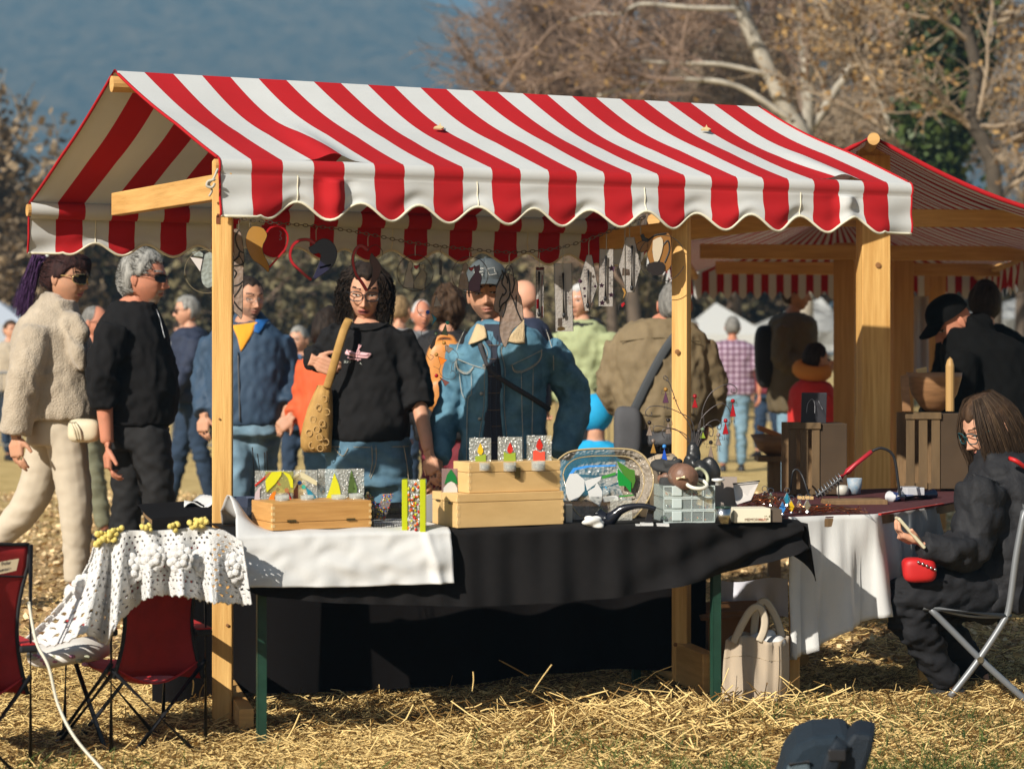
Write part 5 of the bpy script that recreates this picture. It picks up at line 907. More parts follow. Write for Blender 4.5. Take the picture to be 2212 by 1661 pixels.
# ---------------------------------------------------------------- straw, chips, grass
STRAW = mat('straw', (.36, .19, .042), .6, island=1.05, var=.45, vscale=1, col2=(.95, .69, .28), spec=.35)
def straw(name, n, seed, xr, yr, lmin, lmax, w, lift, m, tilt=.22, weight=None, keepf=None):
    r = np.random.default_rng(seed); y = r.uniform(yr[0] ** 2, yr[1] ** 2, n) ** .5; x = r.uniform(xr[0], xr[1], n) * y
    if keepf is not None: k = keepf(x, y, r); x, y = x[k], y[k]; n = len(x)
    L = r.uniform(lmin, lmax, n) * r.uniform(.5, 1, n); a = r.normal(0, .9, n); el = r.normal(0, tilt, n) + (r.random(n) < .03) * r.uniform(.2, 1.0, n)
    d = np.stack([np.cos(a) * np.cos(el), np.sin(a) * np.cos(el), np.sin(el)], 1); bend = r.normal(0, .06, (n, 3)); c = np.stack([x, y, gh(x, y) + np.abs(r.normal(0, lift, n)) + np.abs(np.sin(el)) * L * .4 + .004], 1)
    pts = np.stack([c - d * (L / 2)[:, None], c + bend * L[:, None], c + d * (L / 2)[:, None]], 1); W = np.repeat((w * r.uniform(.5, 1.3, n))[:, None], 3, 1)
    V, Fq = tubes_vec(pts, W, 3); np_mesh(name, V, Fq, m, kind='stuff')['label'] = 'loose golden %s strewn over the ground' % name
straw('straw', 115000, 1, (-.27, .27), (5.0, 8.9), .02, .11, .0017, .013, STRAW, keepf=lambda x, y, r: wnoise(np.stack([x, y, 0 * x], 1), 3.2, 4) * .5 + .75 > r.random(len(x)))
straw('chaff', 60000, 9, (-.27, .27), (5.0, 8.8), .008, .035, .0018, .008, STRAW, tilt=.4)
straw('straw', 14000, 2, (-.27, .27), (8.9, 12.5), .04, .16, .0022, .015, STRAW, keepf=lambda x, y, r: (x > -.3) | (r.random(len(x)) < .25))
mx_ = lambda x, y, r: np.exp(-(((x - .5) / .6) ** 2 + ((y - 7.3) / .35) ** 2)) > r.random(len(x))
straw('straw', 12000, 3, (-.1, .2), (6.6, 7.9), .04, .19, .0024, .028, STRAW, tilt=.35, keepf=mx_)
CHIP = mat('wood_chip', (.44, .27, .12), .9, island=.9, var=.3, vscale=1, col2=(.84, .62, .34))
r = np.random.default_rng(5); n = 34000; y = r.uniform(8.6 ** 2, 20 ** 2, n) ** .5; x = r.uniform(-.27, .27, n) * y; C = np.stack([x, y, gh(x, y) + r.uniform(0, .025, n)], 1); U = r.normal(size=(n, 3)) * np.array([1, 1, .45]); U /= np.linalg.norm(U, axis=1, keepdims=True); Wv = np.cross(U, r.normal(size=(n, 3)) * np.array([.4, .4, 1])); Wv /= np.linalg.norm(Wv, axis=1, keepdims=True)
sz = r.uniform(.007, .022, (n, 1)); v, f = quads_vec(C, U * sz, Wv * sz * .6); np_mesh('wood_chips', v, f, CHIP, kind='stuff')['label'] = 'brown wood chips spread over the path behind the stall'
GRASS = mat('grass_blade', (.06, .12, .02), .6, island=.8, var=.4, vscale=1, col2=(.16, .22, .05), trans=.2)
r = np.random.default_rng(6); P_ = []
for cx, cy, sx, sy, n in ((.05, 6.05, .35, .16, 1300), (-.45, 6.35, .2, .1, 300), (.62, 6.5, .22, .12, 400), (1.35, 6.3, .3, .25, 2600), (1.05, 6.0, .25, .1, 900), (1.55, 7.3, .3, .2, 350), (.95, 7.35, .12, .1, 180), (-1.3, 6.4, .25, .15, 260), (.3, 6.9, .2, .1, 160)):
    x = r.normal(cx, sx, n); y = r.normal(cy, sy, n); h = r.uniform(.025, .09, n); b = np.stack([x, y, gh(x, y)], 1); lean_ = np.stack([r.normal(0, .6, n), r.normal(0, .6, n), np.zeros(n)], 1) * h[:, None]; P_.append(np.stack([b, b + lean_ * .3 + np.array([0, 0, 1]) * (h * .6)[:, None], b + lean_ + np.array([0, 0, 1]) * h[:, None]], 1))
P_ = np.concatenate(P_); V, Fq = tubes_vec(P_, np.tile(np.array([.0022, .0017, .0003]), (len(P_), 1)), 3); np_mesh('grass', V, Fq, GRASS, kind='stuff')['label'] = 'short green grass showing through the straw'
# a few tall stalks and one bent blade
ST = MB()
for a, b, c in (((1150, 1495, 7.0), (1170, 1465, 7.0), (1192, 1435, 7.0)), ((618, 1600, 6.9), (635, 1570, 6.9), (648, 1540, 6.9)), ((1078, 1425, 7.6), (1110, 1442, 7.6), (1142, 1460, 7.6)), ((415, 1500, 7.2), (418, 1475, 7.2), (412, 1458, 7.2)), ((430, 1520, 7.2), (432, 1495, 7.2), (440, 1478, 7.2)), ((1020, 1492, 7.4), (1023, 1470, 7.4), (1022, 1450, 7.4))): ST.tube(catmull([P(*a), P(*b), P(*c)], 3), .0022, 4)
o = ST.build('straw_stalks', STRAW, kind='stuff'); o['label'] = 'single long straw stalks sticking out of the heap'
BL = MB()
for pts in ([(1765, 1610), (1815, 1565), (1850, 1535), (1868, 1528)], [(1868, 1528), (1900, 1560), (1940, 1610), (1980, 1650)], [(1875, 1500), (1905, 1540), (1935, 1570)]): BL.tube(catmull([P(x, y, 6.05) for x, y in pts], 5), .0035, 4, flat=(1, .3))
o = BL.build('grass_blades', GRASS, kind='stuff'); o['label'] = 'long bent green blades of grass at the front right'
# ================================================================ PEOPLE
def remesh(mb, vox, it=4):
    me = bpy.data.meshes.new('tmp'); me.from_pydata(mb.v, [], mb.f); o = bpy.data.objects.new('tmp', me); COL.objects.link(o)
    m = o.modifiers.new('r', 'REMESH'); m.mode = 'VOXEL'; m.voxel_size = vox
    if it: s = o.modifiers.new('s', 'SMOOTH'); s.iterations = it; s.factor = .5
    dg = bpy.context.evaluated_depsgraph_get(); r = bpy.data.meshes.new_from_object(o.evaluated_get(dg)); bpy.data.objects.remove(o); bpy.data.meshes.remove(me)
    return r
def mesh_arrays(me):
    V = np.empty(len(me.vertices) * 3, np.float32); me.vertices.foreach_get('co', V); N = np.empty_like(V); me.vertex_normals.foreach_get('vector', N); return V.reshape(-1, 3), N.reshape(-1, 3)
def loft(mb, rings, mi=0):
    n = len(rings[0]); o = len(mb.v); k = len(rings); mb.v += [tuple(p) for r in rings for p in r]
    fs = [(o + i * n + j, o + i * n + (j + 1) % n, o + (i + 1) * n + (j + 1) % n, o + (i + 1) * n + j) for i in range(k - 1) for j in range(n)] + [tuple(o + j for j in range(n))[::-1], tuple(o + (k - 1) * n + j for j in range(n))]
    mb.f += fs; mb.m += [mi] * len(fs)
def ring_pts(c, hw, hd, n=24, e=2.4):
    out = []
    for k in range(n):
        q = 2 * math.pi * k / n; a, b = math.cos(q), math.sin(q); out.append(c + Vector((hw * math.copysign(abs(a) ** (2 / e), a), hd * math.copysign(abs(b) ** (2 / e), b), 0)))
    return out
SK = {}
def skin(nm, c): return mat('skin_' + nm, c, .55, var=.08, vscale=22, bump=.10, bscale=160, spec=.3, col2=(min(1, c[0] * 1.12), c[1] * .98, c[2] * .96))
SKL = skin('light', (.56, .31, .20)); SKT = skin('tan', (.50, .275, .17)); SKR = skin('ruddy', (.50, .22, .135))
LIP = mat('lips', (.42, .13, .11), .4); LIPM = mat('lips_soft', (.40, .17, .12), .5); EYEW = mat('eye_white', (.40, .36, .32), .3); IRIS = mat('iris', (.02, .012, .01), .2); MOUTH = mat('mouth_dark', (.09, .02, .02), .6)
HAIRM = {n: mat('hair_' + n, c, .62, var=.45, vscale=60, stretch=(1, 1, .25), spec=.12, island=.5, col2=c2, bump=.5, bscale=120) for n, c, c2 in (('black', (.012, .009, .008), (.035, .024, .018)), ('brown', (.028, .016, .010), (.080, .046, .026)), ('grey', (.085, .082, .075), (.36, .35, .32)), ('purple', (.03, .012, .04), (.09, .04, .12)), ('auburn', (.014, .007, .008), (.045, .018, .016)), ('dkgrey', (.10, .095, .085), (.25, .24, .22)), ('blond', (.13, .075, .035), (.36, .24, .12)), ('white', (.5, .49, .47), (.68, .67, .65)))}
LENS = mat('dark_lens', (.008, .006, .006), .12, spec=.3)
class HeadF:
    def __init__(s, c, h, yaw, pitch, roll):
        s.k = h / .235; s.c = Vector(c); M = Matrix.Rotation(R(yaw), 3, 'Z') @ Matrix.Rotation(R(pitch), 3, 'X') @ Matrix.Rotation(R(roll), 3, 'Y'); s.X = M @ Vector((1, 0, 0)); s.Y = M @ Vector((0, -1, 0)); s.Z = M @ Vector((0, 0, 1)); s.B = np.array([tuple(s.X), tuple(s.Y), tuple(s.Z)])
    def w(s, p): p = np.asarray(p, float); return p @ s.B * s.k + np.array(s.c)
    def v(s, x, y, z): return s.c + (s.X * x + s.Y * y + s.Z * z) * s.k
def head_base(th, ph):
    """head-shaped surface before the features; ph=0 is the face"""
    st, ct = np.sin(th), np.cos(th); z = ct * .117; lo = np.clip(-z / .117, 0, 1); wx = .0765 * (1 - .36 * smooth01(lo, .25, 1.05)) * (1 - .03 * (z > .06)); s = st ** .82
    front = np.cos(ph) > 0; dy = np.where(front, .093 + .004 * smooth01(z, -.02, .06), .100 * (1 - .55 * smooth01(lo, .1, .95)))
    x = np.sin(ph) * wx * s; y = np.cos(ph) * dy * s - .004 + .004 * lo; return x, y, z
def head_geo(hf, nph=104, nth=84, sex='m', mouth=0, beard=None, smile=0):
    u = np.linspace(-1, 1, nph, endpoint=False); ph = np.pi * (u - .26 * np.sin(np.pi * u)); th = np.linspace(.02, np.pi - .02, nth); TH, PH = np.meshgrid(th, ph, indexing='ij'); x, y, z = head_base(TH, PH); x = np.array(x); ax = np.abs(x); wf = smooth01(np.cos(PH), .05, .45)
    g = lambda x0, z0, sx, sz: np.exp(-((ax - x0) / sx) ** 2 - ((z - z0) / sz) ** 2)
    m = 1 if sex == 'm' else .75; d = .006 * m * g(.024, .027, .028, .009) - .011 * g(.032, .004, .017, .013) + .0055 * g(.0325, .003, .0105, .0075)
    k = np.clip((.022 - z) / .058, 0, 1); nose = (.004 + .021 * k ** 1.2) * np.exp(-(ax / (.0075 + .0055 * k)) ** 2) * smooth01(z, -.050, -.038) * smooth01(-z, -.030, -.012); d = d + nose * (1.08 if sex == 'm' else .95)
    d = d + .004 * g(0, -.036, .010, .008) + .006 * g(.013, -.040, .0065, .0065) + .005 * g(.044, -.020, .018, .018) + .007 * g(0, -.066, .026, .018) + .004 * g(0, -.0595, .018, .0045) + .005 * g(0, -.0735, .016, .0055) - .005 * g(0, -.0665, .021, .0024)
    d = d - .003 * g(0, -.085, .016, .006) + .011 * g(0, -.103, .020, .013) + (.003 * g(.036, -.050, .010, .014) * (1 + smile) - .002 * g(.026, -.048, .006, .012))
    y = y + d * wf; V = np.stack([x, y, z], -1)
    i = np.arange((nth - 1) * nph).reshape(nth - 1, nph); j2 = np.roll(i, -1, 1); Fq = np.stack([i, i + nph, j2 + nph, j2], -1).reshape(-1, 4); C = V.reshape(-1, 3)[Fq].mean(1); cx, cy, cz = np.abs(C[:, 0]), C[:, 1], C[:, 2]; mi = np.zeros(len(Fq), int); fr = cy > .03
    zl = cz + (.010 * smile * (cx / .024) ** 2 * -1)
    if beard: mi[(fr & (cz < -.050) & (cx < .030 + .004 * np.sin(cz * 900)) & (np.hypot(cx / .017, (cz + .05) / .006) > 0)) if beard[0] > .35 else (fr & (cz < -.045) & (cx < .06))] = 5
    mi[fr & (np.hypot(cx / .025, (zl + .0665) / (.0095 + mouth * .5)) < 1)] = 1; mi[fr & (np.hypot(cx / .021, (zl + .0665) / (.0016 + mouth * .6)) < 1)] = 6
    bz = .027 + .005 * np.sin((cx - .012) / .042 * 2.4); mi[fr & (cx > .013) & (cx < .052) & (np.abs(cz - bz) < (.0042 if sex == 'm' else .0030))] = 2
    e = np.hypot((cx - .0325) / .0145, (cz - .0020) / .0042); mi[fr & (e < 1)] = 3; mi[fr & (np.hypot(cx - .0325, cz - .0030) < .0058) & (e < 1.05)] = 4; mi[fr & (np.abs(e - 1.05) < .32) & (cz > .0030)] = 4
    W = hf.w(V.reshape(-1, 3)); return W, Fq, mi
def hand(mb_list, wrist, d, n, thumb=1, curl=.5, size=1.0, vox=.0045, spread=1.0):
    """palm and five fingers; d points to the fingertips, n out of the palm; thumb on the side d x n * thumb"""
    d = Vector(d).normalized(); n = (Vector(n) - d * Vector(n).dot(d)).normalized(); s = d.cross(n) * thumb; w = Vector(wrist); k = size; m = MB()
    m.tube([w - d * .02 * k, w + d * .015 * k, w + d * .05 * k, w + d * .088 * k], [.024 * k, .028 * k, .038 * k, .037 * k], 12, flat=(1, .42), ref=tuple(n)) if False else None
    for o in (-.026, -.009, .009, .026): m.tube([w - d * .012 * k + s * o * .6 * k, w + d * .04 * k + s * o * k, w + d * .088 * k + s * o * 1.02 * k], [.015 * k, .0155 * k, .0115 * k], 8)
    for i, (o, L) in enumerate(((.028, .072), (.010, .080), (-.009, .075), (-.027, .058))):
        p = w + d * (.084 - .006 * abs(i - 1)) * k + s * o * k; q = d + s * (o * 4 * (spread - .6)); q.normalize(); pts = [p]; ang = 0
        for f in (.44, .31, .25):
            ang += curl * (.75 if f > .4 else 1.0) * (1 + .12 * i); p = p + (q * math.cos(ang) + n * math.sin(ang)) * L * f * k; pts.append(p)
        m.tube(pts, [.0095 * k, .0088 * k, .0078 * k, .0062 * k], 8)
    p = w + d * .025 * k + s * .030 * k; pts = [w + d * .012 * k + s * .012 * k, p]; q = (d * .72 + s * .62 + n * .30).normalized()
    for f in (.040, .030): p = p + q * f * k; pts.append(p); q = (q + d * .35 + n * .3 * curl - s * .15).normalized()
    m.tube(pts, [.013 * k, .0125 * k, .0100 * k, .0075 * k], 8); mb_list.append(remesh(m, vox * k, 2))
def strands(name, paths, r, m, root, sides=4):
    K = len(paths[0]); Pn = np.array([[tuple(p) for p in q] for q in paths]); Rn = np.tile(r * np.concatenate([np.linspace(.7, 1, max(1, K // 3)), np.linspace(1, .35, K - max(1, K // 3))]), (len(paths), 1)); V, Fq = tubes_vec(Pn, Rn, sides); return np_mesh(name, V, Fq, m, root, smooth=True, kind='stuff')
def hair_cap(hf, m, root, thick=.012, front=.062, side=.0, back=-.075, seed=1, rough=.004, name='hair', freq=55):
    """closed shell over the scalp: stands off the skull inside the hairline and dips under the skin outside it"""
    th = np.linspace(.0, np.pi, 60); ph = np.linspace(-np.pi, np.pi, 96, endpoint=False); TH, PH = np.meshgrid(th, ph, indexing='ij'); x, y, z = head_base(TH, PH); a = np.abs(PH)
    line = np.where(a < .8, front, np.where(a < 1.35, front + (side - front) * smooth01(a, .8, 1.35), side + (back - side) * smooth01(a, 1.55, 2.0))); line = line + .006 * np.sin(PH * 9 + seed)
    msk = smooth01(z, line - .006, line + .012); V = np.stack([x, y, z], -1); c = np.array([0, -.005, .0]); D = V - c; D /= np.linalg.norm(D, axis=-1, keepdims=True)
    p = V.reshape(-1, 3); nz = (wnoise(p, freq, seed, stretch=(1, 1, .45)) * .6 + wnoise(p, freq * 2.3, seed + 1, stretch=(1, 1, .4)) * .4).reshape(x.shape); off = msk * (thick + rough * nz) - (1 - msk) * .010
    W = hf.w((V + D * off[..., None]).reshape(-1, 3)); n = 96; i = np.arange(59 * n).reshape(59, n); j2 = np.roll(i, -1, 1); Fq = np.stack([i, i + n, j2 + n, j2], -1).reshape(-1, 4); return np_mesh(name, W, Fq, m, root, smooth=True)
def surf_strands(hf, m, root, n, L, seed, flow, front=.055, side=.0, back=-.07, lift=.010, r=.0022, name='hair_strands', K=6, wav=0):
    rg = np.random.default_rng(seed); paths = []
    while len(paths) < n:
        th = math.acos(rg.uniform(-.75, 1)); ph = rg.uniform(-math.pi, math.pi); a = abs(ph); line = front if a < .8 else (side if a < 1.7 else back)
        x, y, z = head_base(np.array(th), np.array(ph))
        if z < line: continue
        p = np.array([float(x), float(y), float(z)]); q = []; d = np.array(flow(p, rg)) + rg.normal(size=3) * .18
        l = L * rg.uniform(.6, 1.2)
        for k in range(K):
            t = k / (K - 1); pp = p + d * l * t; nrm = (p - np.array([0, -.005, 0])); nrm /= np.linalg.norm(nrm)
            c = pp - np.array([0, -.005, 0]); rr = np.array([.0765, .098, .118]); s = np.linalg.norm(c / rr); pp = np.array([0, -.005, 0]) + c / s * min(max(s, 1.05), 1.10)
            pp = pp + nrm * lift * (.5 + t * .6) + wav * np.array([math.sin(t * 14 + ph * 5), math.cos(t * 12 + th * 7), 0]); q.append(hf.w(pp))
        paths.append(q)
    return strands(name, paths, r, m, root)
def glasses_on(hf, root, frame_m, lens=None, w=.026, h=.018, r=.0016, z0=.001, y0=.103, name='glasses', wrap=.35):
    mb = MB()
    for sx in (-1, 1):
        c = [hf.v(sx * .0325 + w * (abs(math.cos(q)) ** .6) * math.copysign(1, math.cos(q)), y0 - wrap * max(0, abs(sx * .0325 + w * math.cos(q)) - .03), z0 + h * (abs(math.sin(q)) ** .75) * math.copysign(1, math.sin(q))) for q in [2 * math.pi * k / 22 for k in range(23)]]; mb.tube(c, r, 6)
        mb.tube([hf.v(sx * .058, y0 - .010, z0 + h * .6), hf.v(sx * .080, .055, z0 + h * .6), hf.v(sx * .083, .0, z0 + h * .5), hf.v(sx * .080, -.02, z0 - .01)], r * 1.1, 5)
        if lens: mb.prism(c[:-1], .0015, tuple(hf.Y), 1)
    mb.tube([hf.v(-.008, y0 + .002, z0 + h * .3), hf.v(0, y0 + .005, z0 + h * .45), hf.v(.008, y0 + .002, z0 + h * .3)], r, 5); return mb.build(name, [frame_m, lens or frame_m], root, smooth=False)
def shoe(root, ank, d, m, L=.27, sole=None):
    d = Vector(d).normalized(); s = d.cross(Vector((0, 0, 1))).normalized(); mb = MB(); a = Vector((ank[0], ank[1], ank[2])); g = a.z - .085; R_ = []
    for t, w, h in ((-.07, .024, .055), (-.05, .036, .09), (0, .038, .10), (.06, .040, .075), (.11, .046, .055), (.16, .044, .042), (.20, .028, .030)):
        c = Vector((a.x, a.y, g)) + d * t * (L / .27); R_.append([c + s * (w * math.cos(q)) + Vector((0, 0, max(0, h * .5 + h * .5 * math.sin(q)))) for q in [2 * math.pi * k / 14 for k in range(14)]])
    loft(mb, R_); o = mb.build('shoe', m, root, smooth=True)
    if sole: so = MB(); so.prism([Vector((a.x, a.y, g - .004)) + d * t * (L / .27) + s * w for t, w in ((-.075, .02), (-.05, .04), (.06, .042), (.12, .049), (.19, .035), (.205, 0), (.19, -.035), (.12, -.049), (.06, -.042), (-.05, -.04), (-.075, -.02))], .022, (0, 0, 1)); so.build('sole', sole, o)
def garment(root, name, mb, vox, m, amp=.006, freq=16, seed=1, it=4, hot=(), quilt=None, label=None, stretch=(1, 1, .8), fur=0):
    me = remesh(mb, vox, it); V, N = mesh_arrays(me); a = np.full(len(V), amp)
    for c, rr, k in hot: a = a + k * np.exp(-((np.linalg.norm(V - np.array(tuple(c)), axis=1) / rr) ** 2))
    n1 = wnoise(V, freq, seed, stretch=stretch); n2 = wnoise(V, freq * 2.1, seed + 3, stretch=stretch); d = a * (.75 * (.75 - np.abs(n1) * 1.1) + .40 * n2 + .22 * wnoise(V, freq * 3.2, seed + 11, stretch=stretch))
    if quilt: d = d + quilt[1] * (np.abs(np.sin(np.pi * (V[:, 2] + .016 * n1) / quilt[0])) ** .45 - .7) + quilt[1] * .22 * wnoise(V, 75, seed + 13, stretch=(1, 1, .35))
    if fur: d = d + fur * (wnoise(V, 95, seed + 7) * .6 + wnoise(V, 190, seed + 9) * .5)
    garment.N = N; V2 = V + N * d[:, None] - np.array(root['wl']); me.vertices.foreach_set('co', V2.astype(np.float32).ravel()); me.materials.clear(); me.materials.append(m); me.polygons.foreach_set('use_smooth', np.ones(len(me.polygons), bool)); me.name = name; me.update(); o = link(name, me, root, Vector(root['wl']))
    if label: o['label'] = label
    return o, V + N * d[:, None]
def pile(root, V, n, L, m, seed, r=.0011):
    rg = np.random.default_rng(seed); i = rng_i = rg.integers(0, len(V), n); N = person.N[i]; p = V[i] + rg.normal(size=(n, 3)) * .005; d = N + rg.normal(size=(n, 3)) * .22 + np.array([0, 0, -.45]); d /= np.linalg.norm(d, axis=1, keepdims=True); l = (L * rg.uniform(.6, 1.3, n))[:, None]
    Pn = np.stack([p - N * .003, p + d * l * .6, p + d * l + np.array([0, 0, -.25]) * l], 1); v, f = tubes_vec(Pn, np.tile(np.array([r, r * .9, r * .4]), (n, 1)), 3); np_mesh('fur_pile', v, f, m, root, kind='stuff')
GRP_P = 'people at the market'
def person(label, D, head, torso, arms, legs, top, pants, skin_m=SKL, neck_r=.055, hips=None, vox=.012, shoes=None, low=False, base=None, hair='brown', collar=None, quilt=None, fold=.006, seed=1, top_name='jacket', fur=0, tfold=.007, neck_to=None, tl=None):
    J = lambda p: P(p[0], p[1], D + (p[2] if len(p) > 2 else 0)); mpx = D / F
    hc = J(head['c']); hf = HeadF(hc, head.get('h', .235), head.get('yaw', 0), head.get('pitch', 0), head.get('roll', 0))
    root = thing('person', label, 'person', (hc.x, hc.y, 0) if base is None else base, GRP_P)
    rings = lambda L: [ring_pts(J((r[0], r[1], r[4] if len(r) > 4 else 0)), r[2] * mpx, r[3]) for r in L]
    sg = MB(); loft(sg, rings(torso)[::-1]); hot = []; hands_ = []
    core = MB(); tc = [J((r[0], r[1], r[4] if len(r) > 4 else 0)) for r in torso]; nb = J(neck_to) if neck_to else tc[0]
    core.tube([hf.v(0, -.018, -.05), hf.v(0, -.022, -.10), lerp(hf.v(0, -.02, -.12), nb, .6), nb + Vector((0, 0, -.03))] + tc[1:], [neck_r, neck_r * .98, neck_r * 1.05, neck_r * 1.25] + [.09] * (len(tc) - 1), 12)
    for a in arms:
        pts = [J(p) for p in a['p']]; rs = a.get('r', (.072, .056, .042)); c = catmull(pts, 6); L = [0]
        for q, w in zip(c, c[1:]): L.append(L[-1] + (w - q).length)
        u = np.array(L) / L[-1]; rr = np.interp(u, np.linspace(0, 1, len(rs)), rs); sl = a.get('sl', 1.0); kk = [i for i in range(len(c)) if u[i] <= sl]; sg.tube([c[i] for i in kk], [rr[i] for i in kk], 14); hot.append((pts[1], .11, fold * 1.6)); 
        core.tube(c, list(np.interp(u, [0, .5, 1], a.get('skin_r', [.045, .038, .026]))), 10)
        if sl < 1 or a.get('cuff'): i = kk[-1]; sg.tube([c[i - 1], c[i]], [rr[i] * 1.08] * 2, 14)
        if a.get('hand'):
            h = a['hand']; hand(hands_, pts[-1] + (pts[-1] - pts[-2]).normalized() * .005, h['d'], h['n'], h.get('t', 1), h.get('c', .45), h.get('k', 1.0) * head.get('h', .235) / .235, .0045 if not low else .007)
    if collar:
        for cr in collar: sg.tube([J(p) for p in cr[0]], cr[1], 12)
    pm_ = MB(); 
    if hips: loft(pm_, rings(hips)[::-1])
    lh = []
    for l in legs:
        pts = [J(p) for p in l['p']]; c = catmull(pts, 6); pm_.tube(c, list(np.interp(np.linspace(0, 1, len(c)), np.linspace(0, 1, len(l['r'])), l['r'])), 14); lh.append((pts[len(pts) // 2], .14, tfold * 1.5)); core.tube(c + [c[-1] + Vector((0, 0, -.03))], [.05] * (len(c) - 3) + [.042, .038, .036, .036], 8)
        if shoes: shoe(root, tuple(pts[-1] + Vector((0, 0, -.02))), l.get('toe', (0, -1, 0)), shoes, sole=l.get('sole'))
    body = remesh(core, .016, 3); V, _ = mesh_arrays(body); fl = [list(p.vertices) for p in body.polygons]; Vs = [V]; Fs = [fl]; Ms = [[0] * len(fl)]; off = len(V)
    W, Fq, mi = head_geo(hf, *( (104, 84) if not low else (72, 56)), head.get('sex', 'm'), head.get('mouth', 0), head.get('beard'), head.get('smile', 0)); Vs.append(W); Fs.append((Fq + off).tolist()); Ms.append(mi.tolist()); off += len(W)
    em = MB()
    for sx in (-1, 1):
        em.ball((0, 0, 0), 1, 14, 10); k = len(em.v) - (14 * 9 + 2); 
        for i in range(k, len(em.v)): x, y, z = em.v[i]; f = 1 - .35 * max(0, -z); em.v[i] = tuple(hf.v(sx * (.0775 + x * .007 + .006 * (y < 0)), -.012 + y * .016 * f, -.004 + z * .029))
    Vs.append(np.array(em.v)); Fs.append([[i + off for i in f] for f in em.f]); Ms.append([0] * len(em.f)); off += len(em.v)
    for hm in hands_: v, _ = mesh_arrays(hm); Vs.append(v); Fs.append([[i + off for i in p.vertices] for p in hm.polygons]); Ms.append([0] * len(hm.polygons)); off += len(v)
    A = np.concatenate(Vs) - np.array(root['wl']); me = bpy.data.meshes.new('body'); me.from_pydata(A.tolist(), [], [f for q in Fs for f in q])
    for m_ in (skin_m, LIP if head.get('sex') == 'f' else LIPM, HAIRM[head.get('brow', hair)], EYEW, IRIS, mat('stubble_' + str(head.get('beard')), head.get('beard') or (.2, .12, .08), .8, var=.2, vscale=150), MOUTH): me.materials.append(m_)
    me.polygons.foreach_set('material_index', [m for q in Ms for m in q]); me.polygons.foreach_set('use_smooth', [True] * len(me.polygons)); me.update(); link('body', me, root, Vector(root['wl']))
    g, gV = garment(root, top_name, sg, vox, top, fold, 38, seed, 4, hot, quilt, tl, fur=fur)
    person.N = garment.N; pv = None
    if legs or hips: p_, pv = garment(root, 'trousers', pm_, vox, pants, tfold, 36, seed + 5, 3, lh, stretch=(.7, .7, 1.3))
    person.PV = pv
    return root, hf, g, gV, J
def near_y(V, px, py, r=6):
    """depth of the clothing's front surface under an image point"""
    x = V[:, 0] / V[:, 1] * F + CX; y = HZ - (V[:, 2] - EYE) / V[:, 1] * F; k = (np.hypot(x - px, y - py) < r); return float(V[k, 1].min()) if k.any() else float(V[np.argmin(np.hypot(x - px, y - py)), 1])
def seamline(V, pts, m, root, r=.0022, off=.002, name='stitching', n=5, flat=None):
    c = [(v.x, v.y) for v in catmull([Vector((x, y, 0)) for x, y in pts], n)]; ys = [near_y(V, x, y) for x, y in c]; ys = np.convolve(np.pad(ys, 2, 'edge'), np.ones(5) / 5, 'valid'); MB().tube([P(x, y, d - off) for (x, y), d in zip(c, ys)], r, 6, flat=flat, ref=(0, 1, 0) if flat else None).build(name, m, root, smooth=True)
def patch(V, poly, m, root, name, th=.004, off=.003, sub=9):
    """flat-ish cloth piece lying on the garment: a grid between the polygon's left and right edges, following the surface"""
    ys = [p[1] for p in poly]; G = []
    for i in range(sub + 1):
        y = min(ys) + .3 + (max(ys) - min(ys) - .6) * i / sub; xs = []
        for (x0, y0), (x1, y1) in zip(poly, poly[1:] + poly[:1]):
            if (y0 - y) * (y1 - y) < 0: xs.append(x0 + (x1 - x0) * (y - y0) / (y1 - y0))
        if len(xs) < 2: continue
        a, b = min(xs), max(xs); G.append([(a + (b - a) * k / 6, y) for k in range(7)])
    Dp = np.array([[near_y(V, x, y, 8) for x, y in r] for r in G]); 
    for _ in range(2): Dp = (Dp + np.roll(Dp, 1, 0) * (np.arange(len(G)) > 0)[:, None] + Dp * (np.arange(len(G)) == 0)[:, None]) / 2
    o = MB().grid([[P(x, y, Dp[i][k] - off) for k, (x, y) in enumerate(r)] for i, r in enumerate(G)]).build(name, m, root, smooth=True, solid=th); return o
